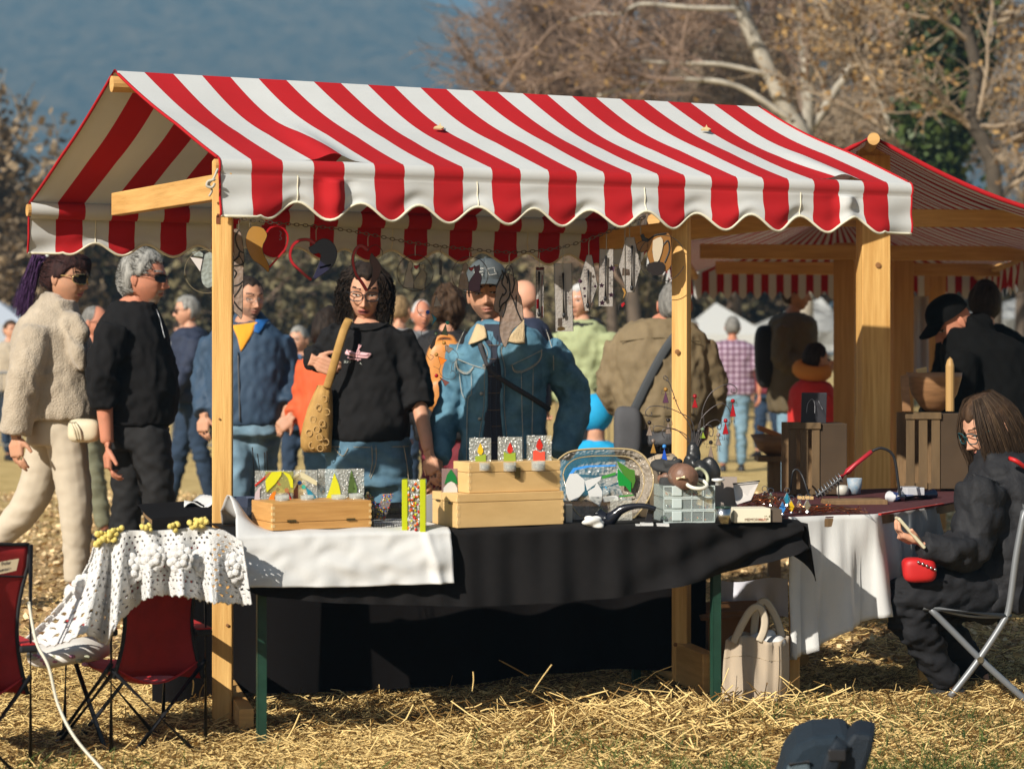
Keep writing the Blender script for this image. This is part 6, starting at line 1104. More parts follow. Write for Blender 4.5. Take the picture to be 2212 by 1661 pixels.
# ---- the curly haired woman in the black sweatshirt
SWEAT = mat('sweat_black', (.014, .0135, .014), .95, var=.1, vscale=20, bump=.12, bscale=420, spec=.12); JEANS = mat('jeans_blue', (.055, .135, .215), .85, var=.35, vscale=7, bump=.15, bscale=420, col2=(.13, .25, .34)); JEANSL = mat('jeans_light', (.13, .24, .33), .85, var=.3, vscale=6, bump=.1, bscale=420, col2=(.24, .37, .46)); JEANSD = mat('jeans_dark', (.018, .035, .065), .9, var=.3, vscale=6)
def limb(*p): return list(p)
w, hf, g, gv, J = person('woman with curly dark hair and glasses in a black sweatshirt looking at the goods', 10.1, dict(c=(788, 630), h=.268, yaw=2, pitch=14, roll=2, sex='f', mouth=.006, brow='black'),
    [(790, 698, 40, .075), (792, 708, 62, .10), (794, 722, 78, .115), (795, 760, 76, .135), (797, 810, 79, .14), (797, 870, 86, .145), (795, 920, 90, .15), (795, 946, 90, .145), (795, 953, 84, .14)],
    [dict(p=[(737, 722, .0), (697, 768, .06), (676, 778, -.10)], r=(.078, .078, .062, .045), hand=dict(d=(.93, -.1, -.36), n=(.2, .9, .1), t=1, c=.42, k=.92)), dict(p=[(858, 722), (893, 820, -.02), (912, 905, -.07), (926, 978, -.16)], r=(.082, .082, .078, .060, .045), sl=.62, skin_r=[.05, .043, .030], hand=dict(d=(.25, -.25, -.92), n=(.55, .55, -.1), t=-1, c=.35, k=.92))],
    [dict(p=[(752, 985), (745, 1100), (750, 1250), (752, 1350)], r=(.100, .095, .07, .055)), dict(p=[(842, 985), (846, 1100), (845, 1250), (846, 1350)], r=(.102, .095, .07, .055))], SWEAT, JEANS, SKL, hips=[(795, 930, 84, .125), (795, 960, 92, .135), (796, 1000, 96, .145), (797, 1050, 92, .14)], vox=.010, hair='black', fold=.007, seed=3, top_name='sweatshirt', shoes=BLACKPL, neck_r=.056)
hair_cap(hf, HAIRM['black'], w, .011, .066, .02, -.06, 3, .006)
rg = np.random.default_rng(5); paths = []
for _ in range(620):
    side = rg.choice([-1, 1]); a = rg.uniform(.55, 2.9) * side; th = rg.uniform(.25, 1.25); x, y, z = head_base(np.array(th), np.array(a)); p = np.array([float(x), float(y), float(z)]); q = []; out = rg.uniform(.008, .050); f0, ph = rg.uniform(22, 40), rg.uniform(0, 6); zend = -.115 + rg.uniform(-.03, .05)
    for k in range(16):
        t = k / 15; zz = p[2] + (zend - p[2]) * t; s = 1.05 + out / .09 * math.sin(min(1, t * 1.25) * math.pi * .62) * 1.0; ca, sa = math.sin(a), math.cos(a); xx = .0765 * ca * (1 if t > .2 else .6 + 2 * t) * s; yy = .095 * sa * (1 if t > .2 else .6 + 2 * t) * s - .01
        if sa > .25: yy = min(yy, .055)
        cr = .006 * min(1, t * 2.5); q.append(hf.w([xx + cr * math.cos(f0 * t + ph), yy + cr * math.sin(f0 * t + ph), zz + .004 * math.sin(f0 * t * .8 + ph)]))
    paths.append(q)
strands('curls', paths, .0029, HAIRM['black'], w, 5); glasses_on(hf, w, mat('frame_dark', (.012, .014, .016), .4), None, .0265, .0185, .0027)
PINK = mat('print_pink', (.72, .42, .44), .8); PALE = mat('print_pale', (.62, .68, .62), .8)
cp = conv(1350 / 1.8517, 1350 / 1.8517, .0904 / 1.8517)
patch(gv, cp([(320, 690), (420, 525), (470, 590), (850, 620), (1130, 650), (1400, 730), (1490, 690), (1480, 800), (1330, 930), (1000, 920), (600, 830), (380, 770)]), PINK, w, 'sweatshirt_print', .001, .003)
for l in ([(960, 320), (945, 420), (920, 500), (950, 650), (880, 780)], [(1050, 340), (990, 450), (930, 500)], [(900, 520), (860, 700), (850, 900)], [(980, 560), (930, 740), (740, 740), (710, 900)], [(450, 880), (560, 930), (900, 970), (1040, 980)], [(540, 960), (560, 990)], [(900, 990), (915, 1040)]): seamline(gv, cp(l), PINK, w, .0028, .004, 'sweatshirt_print')
for l in ([(460, 590), (520, 680), (650, 720), (850, 750), (1100, 790), (1270, 790), (1370, 730)],): seamline(gv, cp(l), mat('print_mauve2', (.42, .22, .25), .8), w, .002, .006, 'sweatshirt_print')
q = cp([(300, 1040)])[0]; dd = near_y(gv, 752, 787) - .006; letters('SURF TO CANOE', P(q[0] - 1, 783.5, dd), (1, 0, -.10), (.05, 0, 1), .0145, PALE, w)
seamline(gv, [(742, 700), (762, 709), (790, 713), (818, 708), (838, 698)], SWEAT, w, .006, .002, 'collar_rib')
JS = mat('jean_stitch', (.42, .34, .22), .8); PV_ = person.PV
for l in ([(803, 962), (804, 1000), (798, 1030)], [(812, 962), (812, 1000), (800, 1034)], [(872, 962), (880, 1010), (884, 1060)], [(720, 966), (740, 985), (752, 968)], [(706, 964), (795, 966), (884, 964)]): seamline(PV_, l, JS, w, .0016, .002)
# her mustard shoulder bag
MUST = mat('mustard', (.38, .21, .055), .75, var=.15, vscale=18, col2=(.46, .27, .08)); MUSP = mat('mustard_print', (.52, .33, .13), .75); bag = thing('shoulder_bag', 'mustard fabric bag with pale round print on the curly haired woman\'s shoulder', 'bag', tuple(P(688, 975, 9.97)))
MB().tube(catmull([P(754, 690, 9.95), P(743, 714, 9.91), P(731, 752, 9.89), P(719, 796, 9.90), P(706, 838, 9.93)], 7),   .019, 8, flat=(1, .35), ref=(0, 1, 0)).build('strap', MUST, bag, smooth=True)
R_ = []; rowsb = [(832, 700, 14, .03), (850, 698, 20, .045), (880, 692, 27, .055), (915, 687, 32, .06), (945, 683, 34, .06), (965, 683, 33, .05), (976, 686, 29, .035)]
for y, cx, hw, hd in rowsb: R_.append([p + Vector((0, .008 * math.sin(k * 1.9 + y * .1), 0)) for k, p in enumerate(ring_pts(P(cx, y, 9.97), hw * 9.97 / F, hd, 28))])
mbg = MB(); loft(mbg, R_); mbg.build('body', MUST, bag, smooth=True)
for x, y in ((700, 862), (688, 880), (706, 890), (676, 906), (696, 915), (668, 935), (690, 945), (704, 955), (674, 962), (692, 968), (684, 928)):
    k = min(range(len(rowsb)), key=lambda i: abs(rowsb[i][0] - y)); f = (x - rowsb[k][1]) / rowsb[k][2]; dpt = 9.97 - rowsb[k][3] * math.sqrt(max(0, 1 - min(.95, abs(f)) ** 2.4)) - .004; MB().tube([P(x + 6.5 * math.cos(q), y + 7 * math.sin(q), dpt) for q in [2 * math.pi * i / 12 for i in range(13)]], .0022, 5).build('print', MUSP, bag)
# ---- the man in the denim jacket and cap
DEN = mat('denim', (.050, .150, .235), .85, var=.3, vscale=9, bump=.2, bscale=420, col2=(.125, .27, .36)); THREAD = mat('denim_thread', (.42, .40, .34), .8); SHIRT = mat('shirt_plaid_dark', (.022, .025, .04), .85)
m1, hf, g, gv, J = person('smiling man in a denim jacket and faded grey cap behind the table', 10.12, dict(c=(1054, 636), h=.266, yaw=-4, pitch=-1, roll=-4, sex='m', brow='black', beard=(.26, .135, .085), smile=.8),
    [(1075, 694, 48, .085), (1082, 706, 58, .11), (1091, 722, 82, .125), (1094, 760, 95, .138), (1091, 820, 91, .14), (1088, 900, 90, .14), (1086, 985, 94, .145), (1086, 1040, 96, .15), (1086, 1046, 90, .14)],
    [dict(p=[(1003, 752), (986, 840, .05), (956, 930, -.02), (948, 996, -.12)], r=(.080, .076, .068, .066, .050), hand=dict(d=(-.12, -.25, -.95), n=(-.6, .5, 0), t=1, c=.45, k=1.0)), dict(p=[(1176, 752), (1220, 812, .04), (1242, 878, .03), (1212, 985, -.06)], r=(.080, .078, .074, .074, .062))],
    [dict(p=[(1040, 1050), (1038, 1150), (1040, 1300), (1040, 1345)], r=(.10, .095, .07, .06)), dict(p=[(1130, 1050), (1132, 1150), (1130, 1300), (1130, 1345)], r=(.10, .095, .07, .06))], DEN, JEANSD, SKT, hips=[(1084, 1020, 92, .13), (1084, 1070, 96, .14)], vox=.010, hair='black', fold=.008, seed=8, shoes=BLACKPL, neck_r=.062)
hair_cap(hf, HAIRM['black'], m1, .008, .05, -.01, -.06, 4, .003)
CAPM = mat('cap_grey', (.075, .088, .092), .85, var=.2, vscale=14, bump=.2, bscale=400); cpn = thing('cap', 'faded blue grey baseball cap with small print worn by the smiling man', 'cap', tuple(hf.v(0, 0, .08)))
G = []
for i in range(17):
    th = math.pi * .5 * i / 16; row = []
    for k in range(41): q = 2 * math.pi * k / 40; s = math.sin(th) ** .8; row.append(hf.v(.090 * s * math.sin(q), (.106 if math.cos(q) > 0 else .110) * s * math.cos(q) - .004,   .054 + .093 * math.cos(th) - .012 * (1 - math.cos(q)) * math.sin(th)))
    G.append(row)
crown = MB().grid(G).build('crown', CAPM, cpn, smooth=True, solid=.004); MB().ball(hf.v(0, -.004, .149), .007, 8, 5).build('button', CAPM, crown, smooth=True)
for k in (0, 7, 13, 20, 27, 33): MB().tube([r_[k] + (r_[k] - hf.c).normalized() * .0015 for r_ in G], .0012, 4).build('seam', mat('cap_seam', (.05, .07, .08), .9), crown)
B = []
for i in range(9):
    t = i / 8; row = []
    for k in range(21): a = (k / 20 - .5) * 2.3; row.append(hf.v(.088 * math.sin(a) * (1 + .05 * t), (.102 + .056 * t * math.cos(a * .75)) * math.cos(a * (1 - .55 * t)), .058 - .022 * t - .028 * (a / 1.15) ** 2 * (.5 + .5 * t)))
    B.append(row)
MB().grid(B).build('brim', CAPM, cpn, smooth=True, solid=.005)
CT = mat('cap_print', (.62, .60, .54), .8)
for i, s_ in enumerate(('IN CASE YOU', 'FIND OUT', 'WHERE')): letters(s_, hf.v(-.052 + .008 * i, .1065 - .0075, .098 - .0125 * i), hf.X + hf.Y * .32, hf.Z - hf.Y * .42, .0105, CT, cpn)
lg = MB(); o0 = [(.0, 0), (.028, .004), (.03, -.012), (.036, -.022), (.008, -.026), (.002, -.012), (0, 0)]; lg.tube([hf.v(.012 + x, .1035 - .35 * max(0, x - .01), .098 + z) for x, z in o0], .0014, 4); lg.build('emblem', CT, cpn)
seam = lambda pts, r=.0016: seamline(gv, pts, THREAD, m1, r, .002)
CORD = mat('corduroy', (.56, .42, .24), .9, bump=.6, bscale=200, stretch=(1, 1, .05)); PL1 = mat('plaid_line', (.20, .13, .08), .9)
patch(gv, [(1046, 705), (1030, 700), (1012, 744), (1022, 742), (1052, 730), (1050, 716)], CORD, m1, 'collar', .006, .010); patch(gv, [(1104, 722), (1132, 690), (1134, 742), (1118, 742), (1090, 738)], CORD, m1, 'collar', .006, .010)
sh_ = [(1046, 700), (1100, 700), (1096, 736), (1078, 752), (1086, 800), (1084, 870), (1090, 945), (1094, 1000), (1040, 1000), (1040, 945), (1050, 880), (1052, 800), (1058, 760), (1044, 735)]
patch(gv, sh_, SHIRT, m1, 'shirt', .002, .003, 22)
for y in (745, 775, 812, 848, 885, 920, 955): seamline(gv, [(1053, y), (1064, y + 1), (1082, y)], PL1, m1, .0013, .008, 'shirt_check', 3)
for x in (1060, 1072): seamline(gv, [(x, 722), (x + 1, 800), (x, 880), (x + 2, 960)], mat('plaid_blue', (.05, .07, .11), .9), m1, .0013, .008, 'shirt_check', 4)
edgeL = [(1044, 738), (1058, 762), (1052, 800), (1050, 880), (1040, 945), (1040, 1000)]; edgeR = [(1096, 738), (1078, 754), (1086, 800), (1084, 870), (1090, 945), (1094, 1000)]
for e in (edgeL, edgeR): seamline(gv, e, DEN, m1, .008, .004, 'jacket_edge', 6, (1, .4)); seam([(x + (-5 if e is edgeL else 5), y) for x, y in e], .0012)
for pk in ([(986, 777), (988, 796), (1000, 806), (1012, 806), (1023, 794)], [(1106, 790), (1112, 803), (1130, 803), (1155, 790), (1168, 775), (1170, 757)]): seam(pk, .0020); seam([(x, y - 3) for x, y in pk], .0012)
seam([(984, 774), (1024, 790), (1056, 798)]); seam([(1102, 790), (1140, 772), (1172, 756)]); seam([(992, 806), (998, 850), (1008, 865)]); seam([(1018, 806), (1018, 850), (1010, 870), (1008, 1000)]); seam([(1126, 804), (1128, 900), (1132, 1000)]); seam([(1152, 796), (1150, 900), (1148, 1000)]); seam([(1180, 712), (1194, 760), (1196, 800)], .0018); seam([(1004, 712), (988, 750), (982, 800)], .0018)
for x, y in ((1046, 790), (1040, 850), (1036, 905), (1034, 958)): MB().lathe(P(x, y, near_y(gv, x, y) - .006), [(.009, .004), (.007, -.002), (.001, -.003)], 12, (0, 1, 0)).build('button', mat('button_steel', (.35, .34, .32), .35, metal=.8), m1)
for pts, r_ in (([(1036, 742), (1048, 775), (1062, 802), (1100, 830), (1150, 860), (1188, 885)], .014),): seamline(gv, pts, mat('strap_black', (.03, .03, .035), .7), m1, r_ * .85, .005, 'shoulder_strap', 6, (1, .25))
# ---- purple haired woman in the pale fur jacket
FUR = mat('fur_cream', (.40, .33, .245), .95, var=.10, vscale=9, bump=.8, bscale=130, sheen=.3, spec=.1, col2=(.50, .42, .32)); CHINO = mat('trousers_cream', (.50, .43, .33), .85, var=.05, vscale=8, bump=.08, bscale=400)
D_ = 10.8; wl_, hf, g, gv, J = person('woman with a purple ponytail, sunglasses and a cream fur jacket walking right', D_, dict(c=(143, 602), h=.262, yaw=72, pitch=4, roll=0, sex='f', brow='auburn'),
    [(125, 648, 42, .10), (118, 668, 52, .13), (110, 690, 66, .16), (106, 715, 76, .185), (110, 770, 86, .19), (116, 840, 92, .20), (124, 890, 93, .205), (126, 906, 90, .20)],
    [dict(p=[(82, 712, -.14), (52, 815, -.22), (34, 938, -.22)], r=(.088, .090, .084, .078), cuff=1, hand=dict(d=(.10, -.1, -.97), n=(.55, .75, 0), t=1, c=.30, k=1.05)), dict(p=[(150, 715, .15), (188, 820, .20), (200, 900, .10)], r=(.085, .085, .075))],
    [dict(p=[(110, 915, .08), (72, 1070, .10), (8, 1150, .12), (-70, 1205, .14)], r=(.105, .090, .072, .060), toe=(1, 0, -.1)), dict(p=[(138, 920, -.06), (162, 1080, -.08), (165, 1180, -.06), (163, 1255, -.05)], r=(.108, .084, .068, .056), toe=(.65, -.75, 0), sole=mat('sole_white', (.7, .7, .68), .6))],
    FUR, CHINO, SKT, hips=[(124, 890, 62, .16), (126, 925, 68, .17), (126, 960, 66, .16)], vox=.012, hair='auburn', fold=.0036, tfold=.0028, fur=.0004, seed=12, shoes=mat('shoe_white', (.66, .68, .68), .5), collar=[([(92, 690, .0), (112, 660, -.03), (134, 655, -.05)], [.07, .085, .05]), ([(128, 655, -.08), (158, 690, -.12), (176, 722, -.14), (172, 745, -.14)], [.035, .045, .05, .03]), ([(140, 690, -.14), (168, 760, -.17), (180, 800, -.17)], [.03, .045, .02])])
hair_cap(hf, HAIRM['auburn'], wl_, .012, .052, .0, -.06, 6, .003); surf_strands(hf, HAIRM['auburn'], wl_, 240, .11, 3, lambda p, r: (0, -.9, .25) if p[1] < .05 else (.1, .3, -.5), .045, .0, -.05, .010, .0024)
rg = np.random.default_rng(8); paths = []
for _ in range(420):
    o = rg.normal(size=3) * np.array([.016, .016, .016]); e = rg.normal(size=3) * np.array([.020, .02, .02]); paths.append([P(x, y, D_ + .01) + Vector(tuple(o * (1 - t) + e * t)) for x, y, t in ((112, 552, 0), (98, 542, .1), (84, 552, .3), (74, 580, .5), (64, 612, .7), (56, 640, .85), (50, 668 + rg.uniform(-10, 12), 1))])
strands('ponytail', [catmull(p, 2) for p in paths], .0021, HAIRM['purple'], wl_); MB().lathe(P(106, 549, D_), [(.022, -.012), (.026, 0), (.022, .012)], 12, (-.9, 0, .3)).build('hair_band', mat('band_pale', (.6, .65, .6), .4), wl_, smooth=True)
paths = []
for _ in range(220): a = rg.uniform(-.9, .9); paths.append([hf.w(np.array([.07 * math.sin(a) * s, .09 * math.cos(a) * s + dy, z])) for s, dy, z in ((.75, 0, .112), (1.0, .012, .095), (1.08, .016, .070), (1.08, .014, .045 + rg.uniform(-.004, .012)))])
strands('fringe', [catmull(p, 2) for p in paths], .0022, HAIRM['auburn'], wl_)
glasses_on(hf, wl_, mat('gilt', (.60, .45, .20), .25, metal=.9), LENS, .030, .022, .0024, wrap=1.1)
pb = thing('belt_bag', 'small cream pouch bag worn below the fur jacket', 'bag', tuple(P(180, 930, D_ - .2)))
lump(P(182, 930, D_ - .24), (.080, .05, .058), 4, .03, mat('bag_cream', (.62, .54, .38), .5), 'body', pb, .65)
for k in range(3): MB().tube(catmull([P(152 + 5 * k, 912, D_ - .285), P(160 + 6 * k, 930, D_ - .30), P(166 + 5 * k, 950, D_ - .285)], 4), .006, 6).build('zip_fold', mat('bag_cream', (.62, .54, .38), .5), pb, smooth=True)
# ---- grey haired man in black
KNIT = mat('knit_black', (.011, .0105, .011), .95, var=.1, vscale=30, bump=.15, bscale=300, spec=.12); JEANSB = mat('jeans_black', (.009, .0085, .009), .85, var=.3, vscale=7, bump=.1, bscale=300)
D_ = 10.7; mg, hf, g, gv, J = person('grey haired man with a goatee in a black zip sweater walking right', D_, dict(c=(312, 603), h=.268, yaw=76, pitch=0, roll=0, sex='m', brow='dkgrey', beard=(.40, .30, .23)),
    [(292, 652, 46, .085), (286, 668, 54, .11), (284, 690, 66, .15), (286, 720, 76, .18), (294, 780, 82, .19), (300, 840, 86, .19), (300, 890, 82, .18), (298, 918, 74, .17)],
    [dict(p=[(248, 705, -.17), (222, 800, -.22), (226, 880, -.20), (232, 960, -.20)], r=(.088, .085, .078, .066, .05), sl=.72, skin_r=[.05, .048, .034], hand=dict(d=(.05, -.05, -.98), n=(.8, .3, 0), t=1, c=.5, k=1.1)), dict(p=[(320, 710, .17), (345, 800, .2), (352, 880, .12)], r=(.08, .078, .07))],
    [dict(p=[(318, 930, -.06), (338, 1040, -.08), (345, 1170, -.05), (350, 1270, -.05)], r=(.110, .088, .072, .060), toe=(.9, -.3, 0)), dict(p=[(280, 930, .08), (278, 1060, .1), (262, 1180, .1), (240, 1280, .1)], r=(.106, .085, .070, .060), toe=(.9, -.3, 0))], KNIT, JEANSB, SKR, hips=[(298, 895, 62, .15), (298, 935, 66, .16), (300, 970, 62, .15)], vox=.012, hair='grey', fold=.007, seed=15, top_name='sweater', shoes=BLACKPL, neck_r=.066)
hair_cap(hf, HAIRM['grey'], mg, .017, .066, .012, -.062, 5, .007, freq=40); surf_strands(hf, HAIRM['grey'], mg, 1100, .07, 4, lambda p, r: (0, -.85, .18), .060, .012, -.058,   .013, .0016, wav=.002); glasses_on(hf, mg, BLACKMETAL, LENS, .027, .018, .0016, wrap=1.0)
seamline(gv, [(338, 668), (346, 690), (352, 715), (356, 730)], GREYMETAL, mg, .0022, .004, 'zip')
# ---- man in the blue jacket and orange shirt
NAVJ = mat('jacket_blue', (.030, .060, .105), .7, var=.15, vscale=8, bump=.1, bscale=200); ORG = mat('shirt_orange', (.75, .33, .02), .85)
D_ = 12.5; bj, hf, g, gv, J = person('stout man in a blue hooded jacket over an orange shirt and light jeans', D_, dict(c=(537, 646), h=.250, yaw=34, pitch=4, roll=0, sex='m', brow='black', beard=(.33, .19, .13), smile=.6),
    [(533, 696, 46, .10), (532, 708, 66, .13), (532, 728, 82, .16), (531, 780, 86, .19), (532, 850, 86, .20), (532, 905, 84, .19), (532, 918, 78, .18)],
    [dict(p=[(602, 730), (622, 815, .03), (618, 878, -.08)], r=(.085, .08, .065), cuff=1, hand=dict(d=(.0, -.2, -.95), n=(.4, .8, 0), t=-1, c=.6)), dict(p=[(462, 732), (444, 820, .02), (440, 895, -.1)], r=(.085, .08, .062), cuff=1, hand=dict(d=(.0, -.2, -.95), n=(.4, .8, 0), t=1, c=.5))],
    [dict(p=[(500, 930), (505, 1060, -.1), (512, 1150, 0), (512, 1215, .1)], r=(.12, .10, .085, .075)), dict(p=[(562, 930), (556, 1060, .1), (540, 1150, .15), (530, 1215, .2)], r=(.12, .10, .085, .075))], NAVJ, JEANSL, SKT, hips=[(532, 905, 76, .17), (532, 940, 80, .18)], vox=.014, hair='black', seed=20, shoes=BLACKPL, neck_r=.066, collar=[([(496, 716, .02), (515, 688, .06), (552, 684, .06), (580, 712, .0)], [.035, .05, .05, .035])])
hair_cap(hf, HAIRM['black'], bj, .007, .07, .02, -.06, 7, .002); glasses_on(hf, bj, mat('frame_steel', (.2, .2, .2), .3, metal=.7), None, .026, .016, .0014)
patch(gv, [(500, 700), (556, 696), (540, 730), (520, 760), (513, 730)], ORG, bj, 'shirt', .003, .006); patch(gv, [(552, 690), (584, 690), (572, 702), (560, 720), (548, 718)], mat('hood_blue', (.01, .10, .32), .7), bj, 'hood_lining', .004, .008); seamline(gv, [(514, 760), (516, 830), (518, 910)], mat('zip_dark', (.1, .1, .1), .5), bj, .004, .003, 'zip')
# ---- seated woman on the right
PUF = mat('puffer_black', (.016, .016, .018), .72, var=.2, vscale=8, bump=.35, bscale=60, spec=.25); PTR = mat('trousers_black', (.015, .015, .017), .85, var=.2, vscale=9, bump=.25, bscale=70, spec=.2)
D_ = 8.25; sw, hf, g, gv, J = person('seated woman in a black puffer coat and teal glasses looking at her phone', D_, dict(c=(2136, 925), h=.245, yaw=-70, pitch=22, roll=0, sex='f', brow='brown'),
    [(2160, 975, 36, .09), (2168, 990, 58, .13), (2172, 1015, 78, .17), (2174, 1060, 88, .20), (2172, 1130, 94, .21), (2166, 1200, 100, .22), (2160, 1260, 108, .22), (2158, 1310, 110, .22)],
    [dict(p=[(2120, 1035, -.18), (2098, 1175, -.24), (2058, 1190, -.30), (1994, 1176, -.33)], r=(.088, .090, .080, .065, .050), cuff=1, hand=dict(d=(-.85, -.1, .35), n=(-.2, .1, .9), t=-1, c=.6, k=.95)), dict(p=[(2190, 1030, .2), (2140, 1170, .15), (2010, 1190, -.02)], r=(.085, .085, .06))],
    [dict(p=[(2150, 1290, -.10), (2050, 1275, -.20), (1964, 1292, -.24), (1985, 1370, -.2), (2048, 1470, -.14)], r=(.105, .095, .080, .070, .058), toe=(-.95, -.2, 0)), dict(p=[(2160, 1290, .12), (2060, 1290, .12), (1995, 1302, .12), (2060, 1390, .16), (2120, 1462, .18)], r=(.10, .092, .078, .068, .058), toe=(-.9, -.3, 0))],
    PUF, PTR, SKL, hips=[(2150, 1262, 80, .18), (2150, 1310, 86, .19)], vox=.011, hair='brown', seed=25, quilt=(.105, .013), fold=.007, tfold=.010, top_name='coat', shoes=mat('boot_dark', (.03, .028, .025), .6), collar=[([(2120, 988, -.05), (2150, 975, -.02), (2185, 985, 0)], [.045, .065, .05])])
hair_cap(hf, HAIRM['brown'], sw, .012, .055, .0, -.07, 9, .004)
rg = np.random.default_rng(11); paths = []
for _ in range(2000):
    a = rg.uniform(.75, 3.1) * rg.choice([-1, 1]); th = rg.uniform(.02, .9); x, y, z = head_base(np.array(th), np.array(a)); p = np.array([float(x), float(y), float(z)]) * 1.1; q = []; o = rg.uniform(1.12, 1.42); zl_ = rg.uniform(-.135, -.085); aw = rg.uniform(-.12, .12); f0 = rg.uniform(0, 6)
    for k in range(8): t = k / 7; o = o + .03 * math.sin(t * 7 + f0); zz = p[2] + (zl_ - p[2]) * t; a = a + aw * .12 * math.sin(t * 9 + f0); f = math.sin(min(1, .3 + t) * math.pi / 2); w_ = hf.w([.0765 * math.sin(a) * o * f * (1 - .12 * t), .098 * math.cos(a) * o * f, zz]); q.append(w_)
    paths.append(q)
strands('hair_strands', paths[:1700], .0012, mat('hair_brown_even', (.040, .024, .014), .6, spec=.25), sw); strands('hair_strands', paths[1700:], .0011, mat('hair_light_even', (.10, .062, .034), .6, spec=.25), sw); glasses_on(hf, sw, mat('frame_teal', (.01, .06, .07), .3), None, .026, .02, .0022)
ph = MB(); ph.box(P(1966, 1150, D_ - .36), (.012, .075, .145), (.75, 0, .66), (0, 1, 0), (-.66, 0, .75)); tag(ph.build('phone', mat('phone_case', (.55, .50, .34), .4), loc=tuple(P(1966, 1150, D_ - .36)), bevel=.004), 'phone in a pale case held by the seated woman', 'phone')
rp_ = thing('purse', 'small red purse with metal studs on the lap of the seated woman', 'purse', tuple(P(1985, 1240, D_ - .3)))
lump(P(1984, 1230, D_ - .32), (.062, .05, .046), 5, .05, mat('purse_red', (.48, .015, .015), .5), 'body', rp_, .55)
for k in range(5): MB().ball(P(1984 + 9 * k, 1214 + 4 * k, D_ - .375), .006, 8, 5).build('stud', STEEL, rp_, smooth=True)
rs = MB().tube(catmull([P(2180, 990, D_ - .2), P(2196, 996, D_ - .22), P(2215, 1010, D_ - .2)], 5), .009, 6).build('red_strap', mat('purse_red', (.48, .015, .015), .5), sw, smooth=True)
# her folding chair
fc = thing('folding_chair', 'grey metal folding chair under the seated woman', 'chair', tuple(P(2120, 1510, 8.2)), None); FRM = mat('chair_frame_grey', (.20, .21, .22), .4, metal=.3)
for dq in (-.30, .16):
    for pts in ([(2215, 1090), (2195, 1200), (2180, 1310), (2166, 1345), (2110, 1430), (2052, 1505)], [(2003, 1308), (2060, 1365), (2130, 1435), (2225, 1520)]): MB().tube(catmull([P(x, y, D_ + dq) for x, y in pts], 5), .0125, 8).build('leg', FRM, fc, smooth=True)
    MB().lathe(P(2118, 1425, D_ + dq - .016), [(.012, 0), (.012, .006)], 10, (0, 1, 0)).build('rivet', STEEL, fc); MB().tube([P(1994, 1312, D_ + dq), P(2184, 1332, D_ + dq)], .012, 8).build('seat_rail', FRM, fc, smooth=True)
st_ = MB().grid([[P(2000 + 180 * s, 1308 + 24 * s + 10 * math.sin(math.pi * s), D_ - .28 + .42 * t) for s in [k / 12 for k in range(13)]] for t in [k / 8 for k in range(9)]]); st_.build('seat', mat('seat_grey', (.30, .29, .26), .8, bump=.5, bscale=300), fc, smooth=True, solid=.008)
# ================================================================ THE CROWD BEHIND
CM = {n: mat('coat_' + n, c, .8, var=.15, vscale=9, bump=.1, bscale=150) for n, c in (('navy', (.020, .028, .055)), ('black', (.010, .009, .010)), ('olive', (.19, .14, .075)), ('green', (.34, .38, .20)), ('brown', (.10, .075, .04)), ('red', (.60, .03, .025)), ('turq', (.01, .32, .60)), ('grey', (.20, .20, .20)), ('beige', (.42, .35, .26)), ('maroon', (.16, .02, .03)), ('orangered', (.62, .10, .03)), ('dkgrey', (.07, .07, .075)), ('oliveg', (.16, .16, .10)))}
def plaid():
    m = bpy.data.materials.new('plaid_shirt'); m.use_nodes = True; t = m.node_tree; b = t.nodes['Principled BSDF']; b.inputs['Roughness'].default_value = .85; tc = _n(t, 'ShaderNodeTexCoord'); cur = None
    for ax, sc in (('Z', 62), ('X', 62), ('Z', 150), ('X', 150)):
        w = _n(t, 'ShaderNodeTexWave'); w.bands_direction = ax; w.inputs['Scale'].default_value = sc / 20 * 1.6; t.links.new(tc.outputs['Object'], w.inputs[0]); q = _n(t, 'ShaderNodeMix'); q.data_type = 'RGBA'; q.blend_type = 'MULTIPLY'; q.inputs[0].default_value = .8
        r_ = _n(t, 'ShaderNodeValToRGB'); e = r_.color_ramp.elements; e[0].position = .35; e[1].position = .6; e[0].color = (.42, .28, .36, 1) if sc < 100 else (.75, .7, .8, 1); e[1].color = (1, 1, 1, 1); t.links.new(w.outputs['Fac'], r_.inputs[0])
        if cur is None: q.inputs[6].default_value = (.50, .40, .46, 1)
        else: t.links.new(cur, q.inputs[6])
        t.links.new(r_.outputs[0], q.inputs[7]); cur = q.outputs[2]
    t.links.new(cur, b.inputs['Base Color']); return m
PLAID = plaid()
